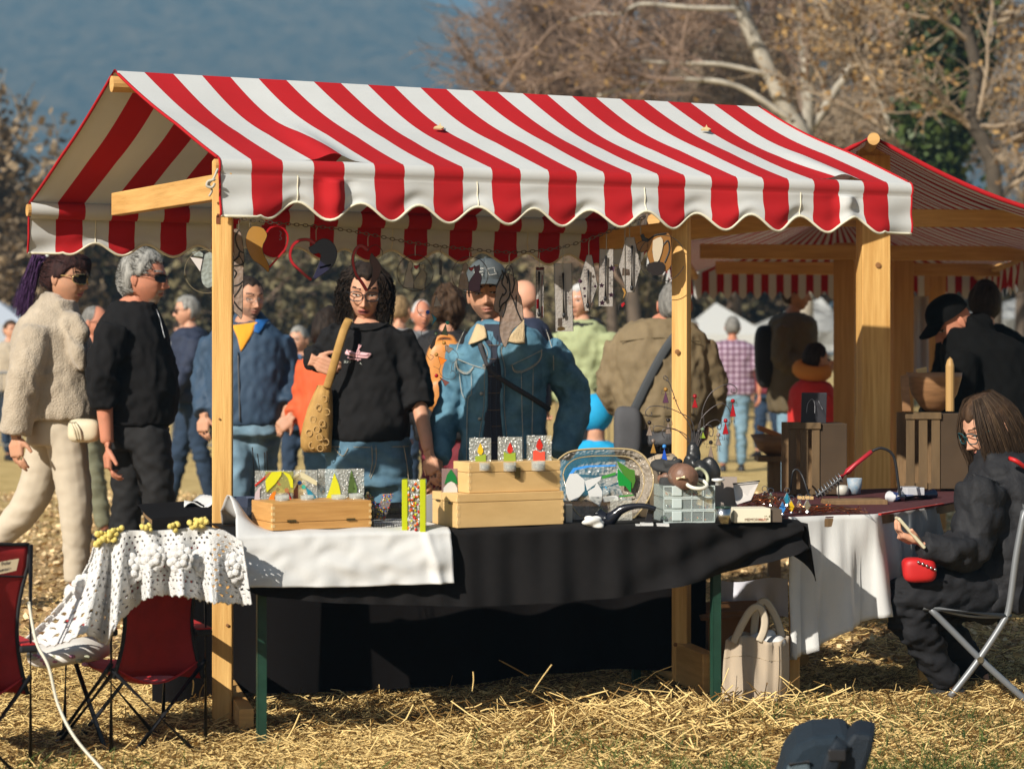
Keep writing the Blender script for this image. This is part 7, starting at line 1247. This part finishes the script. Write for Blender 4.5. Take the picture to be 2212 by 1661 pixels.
def bystander(label, px, ytop, D, yaw, top, pants, hair='brown', w=.43, sk=SKL, walk=.0, seed=1, sex='m', quilt=None, hairkind='short', beard=None, gl=None, arms='down', sleeve=1.0, hem=.86, pitch=0, depth=.25, h=.235):
    k = F / D; Y = lambda z: ytop + z * k; side = abs(math.sin(R(yaw))); hw = (w * (1 - side) + depth * 1.25 * side) / 2 * k; hd = (depth * (1 - side) + w * side) / 2; H = EYE + (HZ - ytop) / F * D; fx = math.sin(R(yaw)) * k * .03
    tor = [(px, Y(.265), hw * .42, hd * .55), (px, Y(.29), hw * .72, hd * .75), (px, Y(.33), hw * .95, hd * .92), (px, Y(.45), hw * .98, hd * 1.05), (px, Y(.62), hw * .95, hd * 1.0), (px, Y(hem - .08), hw * 1.0, hd * 1.05), (px, Y(hem), hw * .98, hd)]
    c, s = math.cos(R(yaw)), math.sin(R(yaw)); ar = []
    for sg_ in (-1, 1):
        ox, oy = sg_ * w * .52 * c * k, sg_ * w * .52 * s; sh = (px + ox * .92, Y(.36), oy * .92); swing = walk * sg_ * .18
        if arms == 'down': el = (px + ox * 1.12 + swing * s * k, Y(.62), oy * 1.12 - swing * c); wr = (px + ox * 1.12 + (swing * 1.8 * s + .06 * s) * k, Y(.85), oy * 1.12 - swing * 1.8 * c - .06 * c)
        else: el = (px + ox * 1.12, Y(.61), oy * 1.12); wr = (px + ox * .7 + .24 * s * k, Y(.66), oy * .7 - .24 * c)
        ar.append(dict(p=[sh, el, wr], r=(.072, .066, .056) if sleeve == 1 else (.072, .07, .05, .05), sl=sleeve, hand=dict(d=(0, -.15, -1) if arms == 'down' else (s, -c, .1), n=(-sg_ * c, -sg_ * s, 0), t=1, c=.6)))
    lg = []
    for sg_ in (-1, 1):
        ox, oy = sg_ * .095 * c * k, sg_ * .095 * s; st = walk * sg_ * -.26; lg.append(dict(p=[(px + ox, Y(.90), oy), (px + ox + st * .45 * s * k, Y(.90 + (H - .98) * .5), oy - st * .45 * c - .02), (px + ox + st * s * k, Y(H - .09), oy - st * c)], r=(.095, .072, .055), toe=(s, -c, 0)))
    r_, hf, g, gv, J = person(label, D, dict(c=(px + fx, Y(h / 2 + .012)), h=h, yaw=yaw, pitch=pitch, sex=sex, brow=hair if hair in HAIRM else 'brown', beard=beard), tor, ar, lg, top, pants, sk, hips=[(px, Y(.80), hw * .80, hd * .82), (px, Y(.92), hw * .82, hd * .85)], vox=.020, hair=hair if hair in HAIRM else 'brown', seed=seed, low=True, quilt=quilt, shoes=BLACKPL, fold=.008, top_name='jacket')
    if hairkind == 'short': hair_cap(hf, HAIRM[hair], r_, .010, .065, .01, -.065, seed, .004)
    elif hairkind == 'long': hair_cap(hf, HAIRM[hair], r_, .020, .055, -.03, -.12, seed, .006)
    elif hairkind == 'curly': hair_cap(hf, HAIRM[hair], r_, .034, .05, -.02, -.10, seed, .014, freq=90)
    elif hairkind == 'balding': hair_cap(hf, HAIRM[hair], r_, .005, .2, .012, -.06, seed, .002)
    if gl: glasses_on(hf, r_, BLACKMETAL, LENS if gl == 'sun' else None, .026, .017, .0018)
    return r_, hf, g, gv, J
JD = JEANSD
bystander('grey haired man in sunglasses and a navy puffer jacket facing left', 412, 637, 17.5, -78, CM['navy'], JD, 'grey', .46, seed=31, quilt=(.085, .012), gl='sun', walk=.6)
bystander('balding man in dark sunglasses half hidden between the couple on the left', 198, 658, 15, 70, CM['oliveg'], CM['oliveg'], 'dkgrey', .46, SKR, seed=32, hairkind='balding', gl='sun', walk=.5)
o_, hf, g, gv, J = bystander('elderly grey haired woman with glasses and a blue scarf', 650, 703, 19, -30, CM['dkgrey'], JD, 'grey', .42, seed=33, sex='f', gl='clear', arms='bent', walk=.3); MB().tube([J((640, 772, -.12)), J((652, 790, -.16)), J((660, 830, -.16))], .05, 8).build('scarf', mat('scarf_blue', (.12, .20, .34), .9), o_, smooth=True)
o_, hf, g, gv, J = person('dark haired woman in an orange red jacket holding the hand of the man in blue', 12.2, dict(c=(716, 716), h=.24, yaw=150, pitch=0, sex='f', brow='black'), [(716, 756, 40, .09), (716, 775, 62, .12), (714, 840, 66, .14), (712, 930, 66, .15), (712, 950, 60, .14)], [dict(p=[(668, 785), (655, 860, .05), (630, 898, -.05)], r=(.075, .07, .05), hand=dict(d=(-.6, -.1, -.6), n=(.3, .8, 0), c=.6)), dict(p=[(765, 785), (775, 870), (775, 930)], r=(.075, .07, .05))], [dict(p=[(690, 965), (690, 1100), (690, 1220)], r=(.09, .07, .055)), dict(p=[(740, 965), (740, 1100), (740, 1220)], r=(.09, .07, .055))], CM['orangered'], JEANS, SKT, hips=[(713, 930, 58, .13), (713, 970, 58, .13)], vox=.016, hair='black', low=True, seed=34, shoes=BLACKPL); hair_cap(hf, HAIRM['black'], o_, .022, .05, -.03, -.11, 3, .008)
bystander('pale blurred person in grey just right of the curly haired woman', 862, 636, 17, 160, CM['grey'], JD, 'blond', .42, seed=35, hairkind='balding'); bystander('rosy faced person in pale grey far behind the glass angels', 908, 646, 18, 20, CM['grey'], JD, 'white', .43, SKR, seed=36, hairkind='balding')
o_, hf, g, gv, J = bystander('curly brown haired woman in black seen from behind with a tan backpack', 968, 622, 13.6, 165, CM['black'], CM['maroon'], 'brown', .50, seed=37, sex='f', hairkind='curly', hem=.95)
TANL = mat('leather_tan', (.55, .22, .05), .45, var=.15, vscale=8, bump=.1, bscale=80); bpk = thing('backpack', 'tan orange leather backpack on the back of the curly brown haired woman', 'bag', tuple(P(962, 885, 13.35)))
lump(P(962, 815, 13.36), (.125, .07, .22), 7, .03, TANL, 'body', bpk, .6); lump(P(962, 850, 13.30), (.105, .05, .10), 8, .03, TANL, 'pocket', bpk, .6); MB().tube(catmull([P(940, 745, 13.34), P(950, 728, 13.34), P(975, 728, 13.34), P(985, 745, 13.34)], 5), .012, 6).build('handle', TANL, bpk, smooth=True); lump(P(975, 752, 13.33), (.06, .05, .035), 9, .03, TANL, 'top_flap', bpk, .6)
bystander('bald man in dark blue turned away behind the man in the cap', 1138, 602, 14.5, -120, CM['navy'], JD, 'dkgrey', .46, SKL, seed=38, hairkind='none')
o_, hf, g, gv, J = bystander('man in a pale green puffer jacket and black scarf facing left', 1258, 612, 15.5, -35, CM['green'], CM['black'], 'white', .47, SKL, seed=39, quilt=(.085, .014), arms='down'); MB().tube(torus(J((1256, 705, 0)), .11, .05, (0, -.2, 1)), .055, 10).build('scarf', CM['black'], o_, smooth=True)
bystander('child in a turquoise jacket with the hood up beside the glass dish', 1287, 862, 14, 170, CM['turq'], JD, 'brown', .36, seed=40, hairkind='none', h=.20, hem=.62, depth=.24); MB().ball(P(1287, 892, 14), (.115, .12, .125), 16, 12).build('hood', CM['turq'], bpy.data.objects.get('person') and [x for x in bpy.data.objects if x.get('label', '').startswith('child in a turquoise')][0], smooth=True)
# man seen from behind with a shoulder strap
o_, hf, g, gv, J = person('broad man in an olive brown jacket seen from behind with a shoulder bag', 11.6, dict(c=(1457, 660), h=.25, yaw=175, pitch=-6, sex='m', brow='dkgrey'),
    [(1426, 690, 46, .10), (1426, 702, 74, .14), (1426, 722, 98, .18), (1426, 780, 106, .20), (1426, 860, 104, .20), (1428, 905, 98, .19), (1428, 930, 90, .18)],
    [dict(p=[(1345, 745), (1322, 835, .02), (1342, 880, .12)], r=(.095, .088, .07), hand=dict(d=(.5, .6, -.4), n=(0, 1, 0))), dict(p=[(1508, 745), (1538, 840, .02), (1528, 910, .1)], r=(.095, .088, .07), hand=dict(d=(-.1, .4, -.9), n=(-1, 0, 0)))],
    [dict(p=[(1392, 950), (1392, 1090), (1392, 1250)], r=(.12, .09, .07)), dict(p=[(1466, 950), (1466, 1090), (1466, 1250)], r=(.12, .09, .07))], CM['olive'], CM['dkgrey'], SKR, hips=[(1428, 915, 86, .17), (1428, 960, 88, .18)], vox=.014, hair='dkgrey', seed=41, low=True, fold=.008, shoes=BLACKPL)
hair_cap(hf, HAIRM['dkgrey'], o_, .006, .07, .01, -.065, 4, .002); seamline(gv, [(1482, 700), (1440, 752), (1400, 825), (1362, 905)], mat('strap_grey', (.055, .06, .065), .8), o_, .026, .004, 'shoulder_strap', 6, (1, .2)); seamline(gv, [(1340, 738), (1426, 730), (1510, 738)], mat('olive_seam', (.09, .065, .03), .9), o_, .003, .001, 'yoke_seam'); seamline(gv, [(1350, 893), (1426, 898), (1500, 893)], mat('olive_seam', (.09, .065, .03), .9), o_, .005, .001, 'waist_seam')
bgo = thing('messenger_bag', 'dark grey messenger bag at the hip of the man in the olive jacket', 'bag', tuple(P(1355, 985, 11.4))); lump(P(1356, 935, 11.42), (.075, .06, .14), 4, .03, CM['dkgrey'], 'body', bgo, .55)
o_, hf, g, gv, J = bystander('grey haired man in a plaid short sleeved shirt and light jeans seen from behind', 1582, 682, 23.5, 178, PLAID, JEANSL, 'dkgrey', .50, SKR, seed=42, sleeve=.52, walk=.35)
o_, hf, g, gv, J = bystander('man in a long olive brown coat facing right with a black backpack', 1712, 600, 16.2, 72, CM['brown'], JEANSL, 'brown', .44, SKT, seed=43, arms='bent', hem=1.0, depth=.30)
bk2 = thing('backpack', 'black backpack on the back of the man in the long coat', 'bag', tuple(P(1655, 830, 16.2))); lump(P(1655, 770, 16.2), (.09, .13, .24), 5, .04, CM['black'], 'body', bk2, .6)
o_, hf, g, gv, J = bystander('child in a bright red jacket with an orange hood turned away', 1755, 738, 15, 120, CM['red'], JD, 'black', .36, SKT, seed=44, hairkind='short', h=.215, hem=.70, depth=.26); MB().tube(torus(J((1754, 800, 0)), .085, .05, (.1, -.3, 1)), .055, 10).build('orange_hood', mat('hood_orange', (.62, .24, .04), .85), o_, smooth=True)
# stall keeper in a black cap
o_, hf, g, gv, J = person('stall keeper in a black cap and black coat bending over his goods', 10.9, dict(c=(2054, 698), h=.25, yaw=-72, pitch=32, sex='m', brow='black'),
    [(2084, 708, 46, .105, 0), (2092, 716, 56, .12, 0), (2108, 728, 72, .15), (2124, 750, 92, .19), (2134, 800, 98, .21), (2142, 870, 100, .22), (2148, 960, 100, .22), (2150, 1010, 96, .22)],
    [dict(p=[(2080, 765, -.19), (2062, 860, -.25), (2000, 900, -.24)], r=(.085, .08, .06), hand=dict(d=(-.9, -.1, -.2), n=(0, 0, -1))), dict(p=[(2120, 760, .2), (2060, 860, .2), (2000, 900, .1)], r=(.085, .08, .06))],
    [dict(p=[(2130, 1020), (2120, 1150), (2125, 1290)], r=(.11, .09, .07)), dict(p=[(2175, 1020), (2170, 1150), (2170, 1290)], r=(.11, .09, .07))], mat('coat_black_shaded', (.004, .004, .004), .9, spec=.1), CM['black'], SKR, hips=[(2150, 980, 86, .2), (2150, 1030, 88, .2)], collar=[([(2066, 742, -.08), (2092, 718, -.02), (2122, 704, .06)], [.05, .09, .08])], vox=.014, hair='black', seed=45, low=True, fold=.006, shoes=BLACKPL)  # deeper black than the other coats, with the keeper's shade in its colour
ck = thing('cap', 'black peaked cap worn by the bending stall keeper', 'cap', tuple(hf.v(0, 0, .08))); G = []
for i in range(11): th = math.pi * .5 * i / 10; G.append([hf.v(.092 * math.sin(th) ** .7 * math.sin(q), .108 * math.sin(th) ** .7 * math.cos(q) - .004, .040 + .095 * math.cos(th)) for q in [2 * math.pi * k / 28 for k in range(29)]])
MB().grid(G).build('crown', MATS['coat_black_shaded'], ck, smooth=True); MB().grid([[hf.v(.08 * math.sin(a), (.10 + .07 * t * math.cos(a * .7)) * math.cos(a * (1 - .5 * t)), .045 - .03 * t) for a in [(k / 12 - .5) * 2.2 for k in range(13)]] for t in (0, .5, 1)]).build('brim', MATS['coat_black_shaded'], ck, smooth=True, solid=.006)
bystander('dark haired person just behind the bending stall keeper', 2128, 606, 13.2, 178, MATS['coat_black_shaded'], CM['black'], 'black', .46, SKT, seed=46, hairkind='long')
far = [(20, 800, 26, 40, 'beige', 'person in beige at the left frame edge far behind the fur jacket'), (742, 690, 26, -60, 'green', 'far person in pale green beside the red jacket'), (1090, 676, 24, 30, 'navy', 'far person in navy behind the denim jacket'), (1660, 700, 27, -30, 'maroon', 'far person in dark red beside the black backpack'), (1490, 690, 25, 40, 'black', 'far person in black behind the olive jacket'), (385, 690, 28, 60, 'grey', 'far person in grey behind the navy puffer jacket')]
for i, (px, yt_, D, yw, c_, lab) in enumerate(far): bystander(lab, px, yt_ if px != 20 else 690, D, yw, CM[c_], JD, ['brown', 'dkgrey', 'black'][i % 3], .44, seed=60 + i, walk=.4, arms='down')
# ================================================================ SECOND STALL
RED2 = mat('awning_red_thin', (.36, .012, .015), .85, trans=.06, spec=.1); WHITE2 = mat('awning_white_thin', (.58, .57, .54), .85, trans=.10, spec=.1)
st2 = thing('market_stall', 'second market stall with narrow striped roof and heavy posts behind on the right', 'stall', (1.69, 10.4, 0))
NL, NR, NRg = P(1411, 462, 9.95), P(2362, 488, 9.95), P(1885, 296, 9.95); FLc, FRc = P(1500, 588, 16), P(2112, 588, 16); FRg = P(1806, 458, 16); n2 = 104
for e0, e1, lab in ((NL, FLc, 'left slope of the narrow striped roof'), (NR, FRc, 'right slope of the narrow striped roof')):
    G = [[lerp(lerp(NRg, FRg, u), lerp(e0, e1, u), t) + Vector((0, 0, -.05 * math.sin(math.pi * t) - .012 * math.sin(math.pi * t) * math.sin(u * 60))) for u in [j / (n2 * 2) for j in range(n2 * 2 + 1)]] for t in [i / 12 for i in range(13)]]
    o = MB().grid(G, mfun=lambda i, j: (j // 2) % 2).build('canopy', [RED2, WHITE2], st2, smooth=True); o['label'] = lab; MB().tube([r_[0] for r_ in G], .012, 6).build('piping', RED, o, smooth=True)
gt = [[lerp(lerp(FLc, FRc, u), lerp(FRg + (FLc - FRg) * .004, FRg + (FRc - FRg) * .004, u), t) for u in [j / 76 for j in range(77)]] for t in [i / 8 for i in range(9)]]; MB().grid(gt, mfun=lambda i, j: (j // 2) % 2).build('gable_cloth', [WHITE2, RED2], st2, smooth=True)
def val2(a, b, n, drop, out, root, sub=4):
    G = [[lerp(a, b, j / (n * sub)) + out * (.03 + .03 * t * math.sin(j * .35 + 1)) + Vector((0, 0, -(drop + .03 * math.cos(math.pi * (j / sub - .5) * 1.0)) * t)) for j in range(n * sub + 1)] for t in [i / 6 for i in range(7)]]; return MB().grid(G, mfun=lambda i, j: (j // sub) % 2)  .build('valance', [WHITE2, RED2], root, smooth=True)
val2(FLc, FRc, 38, .17, Vector((0, .5, 0)), st2); val2(NL, FLc, 52, .19, Vector((-1, 0, 0)), st2); val2(NR, FRc, 52, .19, Vector((1, 0, 0)), st2)
MB().tube([NRg + Vector((-.0, -.03, -.012)), FRg + Vector((0, 0, -.04))], .028, 16).build('ridge_pole', WOODX, st2); MB().tube([NL + Vector((0, -.03, -.03)), FLc + Vector((0, 0, -.03))], .03, 10).build('eave_pole', WOODX, st2); MB().tube([NR + Vector((0, -.03, -.03)), FRc + Vector((0, 0, -.03))], .03, 10).build('eave_pole', WOODX, st2)
c_ = post(1886, 10.42, 0, 2.235, .137, .12, 6, st2); MB().lathe(P(1886, 336, 10.37), [(.068, 0), (.068, .10)], 18, (0, 1, 0)).build('post_head', WOOD, c_)
PINE2 = mat('pine_orange', (.46, .22, .055), .6, var=.15, vscale=4, stretch=(11, 11, .5), col2=(.58, .32, .10))
for px, d, w_, yw in ((1825, 12.7, .12, -14), (1946, 14.6, .14, 8), (2020, 15.6, .12, 8)): post(px, d, 0, 1.93, w_, .13, yw, st2, m=PINE2)
for (x0, x1, y, d) in ((1420, 2350, 468, 10.52), (1512, 2260, 543, 12.6), (1546, 2200, 578, 14.7)): MB().beam(P(x0, y, d), P(x1, y + 6, d + .02), .05, .085).build('tie_beam', WOODX, st2, bevel=.005)
for k in ((1898, 560, .012), (1893, 590, .006)): pass
MB().lathe(P(1897, 573, 10.355), [(.014, 0), (.008, .0012)], 10, (0, -1, 0)).build('knot', mat('knot', (.24, .11, .035), .7), c_)
sheet = MB().grid([[P(1964 + 42 * s, 640 + 190 * t, 14.9 + .02 * math.sin(s * 12)) for s in [k / 10 for k in range(11)]] for t in [k / 10 for k in range(11)]]); tag(sheet.build('hanging_sheet', mat('sheet_grey', (.42, .40, .43), .9), loc=tuple(P(1985, 640, 14.9)), smooth=True), 'pale grey sheet hanging between two posts of the second stall', 'sheet')
# crates, bowl and tools on the right table
CRW = mat('crate_wood_shaded', (.12, .075, .034), .75, var=.25, vscale=5, stretch=(6, 6, 1))  # wood colour darkened to carry the shade the crates stand in
def crate(label, px0, px1, y0, y1, d, side):
    w_ = (px1 - px0) * d / F; h_ = (y1 - y0) * d / F; b = P(px0, y1, d); t = thing('wooden_crate', label, 'crate', tuple(b + Vector((w_ / 2, .12, 0))), 'slatted crates on the right table')
    for k, q in enumerate((0, .36, .72)): MB().box(b + Vector((w_ * (q + .14), 0, h_ / 2)), (w_ * .24, .012, h_)).build('slat', CRW, t, bevel=.002)
    for z in (.03, .97): MB().box(b + Vector((w_ / 2, .008 if z < .5 else -.006, h_ * z)), (w_ * 1.02, .014, h_ * .09)).build('rail', CRW, t, bevel=.002)
    sp = side * d / F; MB().box(b + Vector((w_ + sp / 2, .10, h_ / 2)), (sp, .20, h_), (1, .0, 0)).build('side_panel', mat('crate_side_shaded', (.055, .033, .016), .8, var=.2, vscale=5), t, bevel=.003); MB().box(b + Vector((w_ / 2, .21, h_ / 2)), (w_, .012, h_)).build('back_board', OLDWOOD, t); return t  # side panel colour is darker still, shade included
crate('slatted wooden crate with a small chalkboard on top', 1702, 1772, 915, 1068, 8.95, 58); crate('slatted wooden crate carrying a wooden bowl beside the seated woman', 1956, 2032, 893, 1056, 9.25, 60)
sg2 = thing('chalkboard', 'small black chalkboard with faint chalk marks standing on the left crate', 'sign', tuple(P(1758, 915, 8.98))); MB().box(P(1758, 881, 9.0), (.104, .012, .128), (1, 0, 0), (0, .98, .2), (0, -.2, .98)).build('board', mat('slate', (.035, .035, .042), .7), sg2, bevel=.002)
MB().tube(catmull([P(x, y, 8.985) for x, y in ((1742, 892), (1745, 872), (1754, 862), (1760, 872), (1760, 892))], 4), .0015, 4).build('chalk_mark', mat('chalk', (.25, .25, .27), .9), sg2); MB().tube([P(1768, 866, 8.985), P(1777, 884, 8.985)], .0015, 4).build('chalk_mark', mat('chalk', (.25, .25, .27), .9), sg2)
WOODB = mat('turned_wood', (.23, .11, .045), .5, var=.3, vscale=6, stretch=(1, 1, 6), col2=(.34, .18, .08))
tag(MB().lathe(P(2018, 888, 9.3), [(.035, 0), (.06, .02), (.095, .07), (.115, .14), (.118, .165), (.110, .165), (.105, .14), (.08, .07), (.03, .03)], 28).build('wooden_bowl', WOODB, loc=tuple(P(2018, 888, 9.3)), smooth=True), 'deep turned wooden bowl standing on the right crate', 'bowl')
tag(MB().lathe(P(2052, 888, 9.12), [(.018, 0), (.018, .19), (.012, .215), (.001, .228)], 12).build('wooden_spindle', mat('spindle', (.42, .25, .09), .5), loc=tuple(P(2052, 888, 9.12))), 'pointed wooden spindle standing in front of the bowl', 'spindle')
for x, lab in ((1980, 'small pale wooden block on the rim of the turned bowl'),): tag(MB().box(P(1990, 806, 9.35), (.05, .03, .045), (.9, 0, .2)).build('wooden_block', PLY, loc=tuple(P(1990, 815, 9.35)), bevel=.003), lab, 'block')
for sx, lab in ((1958, 'thin red brown board leaning against the turned bowl'),): tag(MB().prism([P(x, y, 9.22) for x, y in ((1946, 812), (1962, 808), (1968, 888), (1950, 888))], .012).build('board', WOODB, loc=tuple(P(1956, 888, 9.22))), lab, 'board')
# soldering iron resting in its spring holder
sh = thing('soldering_iron', 'soldering iron with a red handle and a black curling cord', 'tool', tuple(P(1830, 1060, 8.6))); sd = 8.55
MB().tube([P(1815, 1032, sd), P(1832, 1018, sd), P(1848, 1003, sd), P(1883, 975, sd)], [.012, .013, .009, .009], 10).build('handle', mat('handle_red', (.38, .02, .03), .4), sh, smooth=True); MB().tube(catmull([P(1883, 975, sd), P(1905, 968, sd), P(1930, 985, sd), P(1940, 1040, sd), P(1944, 1070, sd)], 8), .0055, 8).build('cord', BLACKPL, sh, smooth=True)
hd_ = thing('iron_holder', 'coiled wire holder for the soldering iron on a wooden board', 'holder', tuple(P(1790, 1075, 8.55)))
cc = [lerp(P(1766, 1070, sd), P(1818, 1030, sd), k / 110) for k in range(111)]; ax_ = (cc[-1] - cc[0]).normalized(); fa_, fb_ = frame(ax_); MB().tube([p + fa_ * (.018 * math.cos(k * .48)) + fb_ * (.018 * math.sin(k * .48)) for k, p in enumerate(cc)], .0022, 5).build('coil', GREYMETAL, hd_, smooth=True); MB().tube([P(1811, 1036, sd), P(1812, 1075, sd)], .003, 5).build('stand', BLACKMETAL, hd_); MB().tube([P(1764, 1072, sd), P(1816, 1034, sd)], .010, 8).build('sleeve', BLACKMETAL, hd_)
MB().box(P(1845, 1084, 8.52), (.24, .12, .022), (.99, .1, 0), (-.1, .99, 0)).build('board', OLDWOOD, hd_, bevel=.003)
pcup = thing('paper_cup', 'patterned paper cup standing behind the soldering iron', 'cup', tuple(P(1846, 1066, 8.75))); MB().lathe(P(1846, 1066, 8.75), [(.024, 0), (.031, .062), (.029, .062), (.022, .004)], 18).build('cup', mat('cup_print', (.55, .55, .55), .6, var=.3, vscale=60, col2=(.15, .28, .40)), pcup, smooth=True)
tag(MB().lathe(P(1820, 1068, 8.72), [(.024, 0), (.024, .025), (.02, .034), (.012, .038), (.001, .038)], 14).build('jar', mat('jar_pale', (.50, .48, .42), .4), loc=tuple(P(1820, 1068, 8.72)), smooth=True), 'small pale jar beside the patterned paper cup', 'jar')
for x, y, d, w_, h_, dp, m_, nm, lab, ct in ((1968, 1060, 8.75, .075, .03, .1, mat('card_white2', (.50, .50, .52), .8), 'paper_pad', 'white paper pad behind the blue roll of tools', 'paper'), (1740, 1075, 8.4, .05, .012, .05, PLY, 'wood_offcut', 'small pale wood offcut at the end of the board', 'wood')): tag(MB().box(P(x, y, d), (w_, dp, h_), (.98, .2, 0), (-.2, .98, 0)).build(nm, m_, loc=tuple(P(x, y, d)), bevel=.002), lab, ct)
br = thing('tool_roll', 'dark blue roll with a white end lying across the right table', 'roll', tuple(P(1960, 1080, 8.6))); MB().tube([P(1925, 1074, 8.62), P(2015, 1068, 8.85)], .024, 12).build('roll', mat('roll_blue', (.015, .03, .10), .5), br, smooth=True); MB().tube([P(1922, 1074, 8.62), P(1945, 1073, 8.66)], .0255, 12).build('end_band', mat('card_white2', (.5, .5, .52), .8), br, smooth=True)
tag(MB().tube(catmull([P(1708, 1060, 8.85), P(1712, 1022, 8.85), P(1722, 1014, 8.85), P(1734, 1030, 8.84), P(1745, 1062, 8.8), P(1752, 1072, 8.75)], 7), .004, 6).build('cable', BLACKPL, loc=tuple(P(1740, 1070, 8.8)), smooth=True), 'thin black cable looping in front of the left crate', 'cable')
# jewellery standing along the table edge
jr = random.Random(4)
for k, (x, y, m_, lab) in enumerate(((1690, 1098, gcol('skyblue', (.05, .28, .7), .8), 'blue glass drop pendant standing by the black cloth corner'), (1709, 1094, gcol('amber', (.75, .48, .02), .8), 'pendant with an orange diamond on the right table'), (1727, 1092, STEEL, 'silver pendant right of the orange diamond'), (1744, 1092, STEEL, 'slim silver pendant beside the table corner'), (1700, 1078, gcol('teal', (.02, .22, .33), .85), 'small teal pendant behind the blue drop'), (1665, 1078, gGrn, 'green grey glass pendant near the copper wires'), (1652, 1074, gBlk, 'black glass pendant near the copper wires'))):
    d = 7.86 + .05 * (k % 3); t = thing('glass_pendant', lab, 'pendant', tuple(P(x, y + 12, d)), 'glass pendants on the right table'); q = [(x, y - 14), (x + 7, y), (x, y + 14), (x - 7, y)]; MB().prism(PA(q, d), .005).build('gem', m_, t); MB().tube(PA(q + q[:1], d + .002), .0018, 5).build('edging', STEEL, t); MB().tube([P(x + 6 * math.cos(a), y - 18 + 6 * math.sin(a), d) for a in [2 * math.pi * i / 10 for i in range(11)]], .0012, 4).build('loop', STEEL, t); MB().lathe(P(x, y + 12, d), [(.010, -.004), (.008, .002)], 10).build('foot', STEEL, t)
# wooden trough on a stand, far tents and barriers
tr = thing('wooden_trough', 'round wooden bowl on a low stand beyond the right post', 'bowl', tuple(P(1672, 1010, 12.2))); MB().lathe(P(1675, 985, 12.2), [(.04, 0), (.10, .04), (.14, .12), (.13, .12), (.08, .04)], 20).build('bowl', WOODB, tr, smooth=True); MB().box(P(1668, 935, 12.15), (.17, .12, .03), (.93, 0, -.35)).build('lid_board', mat('lid_orange', (.48, .18, .05), .6), tr, bevel=.004); MB().box(P(1672, 990, 12.2), (.2, .2, .03)).build('stand', OLDWOOD, tr); MB().box(P(1672, 1130, 12.2), (.07, .07, .75)).build('leg', OLDWOOD, tr)
TENT = mat('tent_white', (.58, .60, .60), .7, trans=.25); TENTG = mat('tent_grey', (.40, .44, .50), .7)
def tent(label, x0, x1, xp, yp, ye, yb, d, m):
    t = thing('market_tent', label, 'tent', tuple(P((x0 + x1) / 2, HZ + EYE * F / d, d)), 'white tents at the far side of the field'); w_ = (x1 - x0) * d / F; a, b = P(x0, ye, d), P(x1, ye, d); q = [a, b, b + Vector((0, w_, 0)), a + Vector((0, w_, 0))]; top_ = P(xp, yp, d) + Vector((0, w_ / 2, 0)); mb = MB()
    for i in range(4): mb._add([q[i], q[(i + 1) % 4], top_], [(0, 1, 2)])
    mb.build('canopy', m, t); vb = MB(); dz_ = Vector((0, 0, -(yb - ye) * d / F))
    for i in range(4): vb._add([q[i], q[(i + 1) % 4], q[(i + 1) % 4] + dz_, q[i] + dz_], [(0, 1, 2, 3)])
    vb.build('side_cloth', m, t)
    for p in q: MB().box((p.x, p.y, p.z / 2), (.05, .05, p.z)).build('pole', GREYMETAL, t)
tent('white tent with a pointed roof behind the right post', 1475, 1660, 1555, 652, 722, 760, 40, TENT); tent('long white tent behind the man with the black backpack', 1615, 1840, 1790, 640, 715, 760, 44, TENT); tent('white tent at the far right behind the stall keeper', 2080, 2330, 2230, 640, 690, 770, 46, TENT); tent('grey white tent at the left edge behind the fur jacket', -150, 58, -40, 640, 700, 775, 40, TENTG)
def barrier(label, px, d, w_=2.2):
    b = base_of(px, d); t = thing('crowd_barrier', label, 'barrier', tuple(b), 'metal crowd barriers behind the visitors'); MB().tube([b + Vector((-w_ / 2, 0, .1)), b + Vector((-w_ / 2, 0, 1.05)), b + Vector((w_ / 2, 0, 1.05)), b + Vector((w_ / 2, 0, .1))], .022, 6).build('frame', GREYMETAL, t); MB().tube([b + Vector((-w_ / 2, 0, .2)), b + Vector((w_ / 2, 0, .2))], .018, 6).build('rail', GREYMETAL, t)
    bar = None
    for k in range(1, 18):
        x = -w_ / 2 + w_ * k / 18; o = MB().tube([b + Vector((x, 0, .2)), b + Vector((x, 0, 1.05))], .009, 5).build('bar', GREYMETAL, t)
    for s_ in (-1, 1): MB().box(b + Vector((s_ * w_ * .35, 0, .04)), (.05, .5, .05)).build('foot', GREYMETAL, t)
for px, lab in ((-20, 'metal crowd barrier at the left frame edge'), (330, 'metal crowd barrier behind the man in black'), (640, 'metal crowd barrier behind the orange red jacket'), (960, 'metal crowd barrier behind the tan backpack'), (1270, 'metal crowd barrier behind the turquoise child')): barrier(lab, px, 25.5)
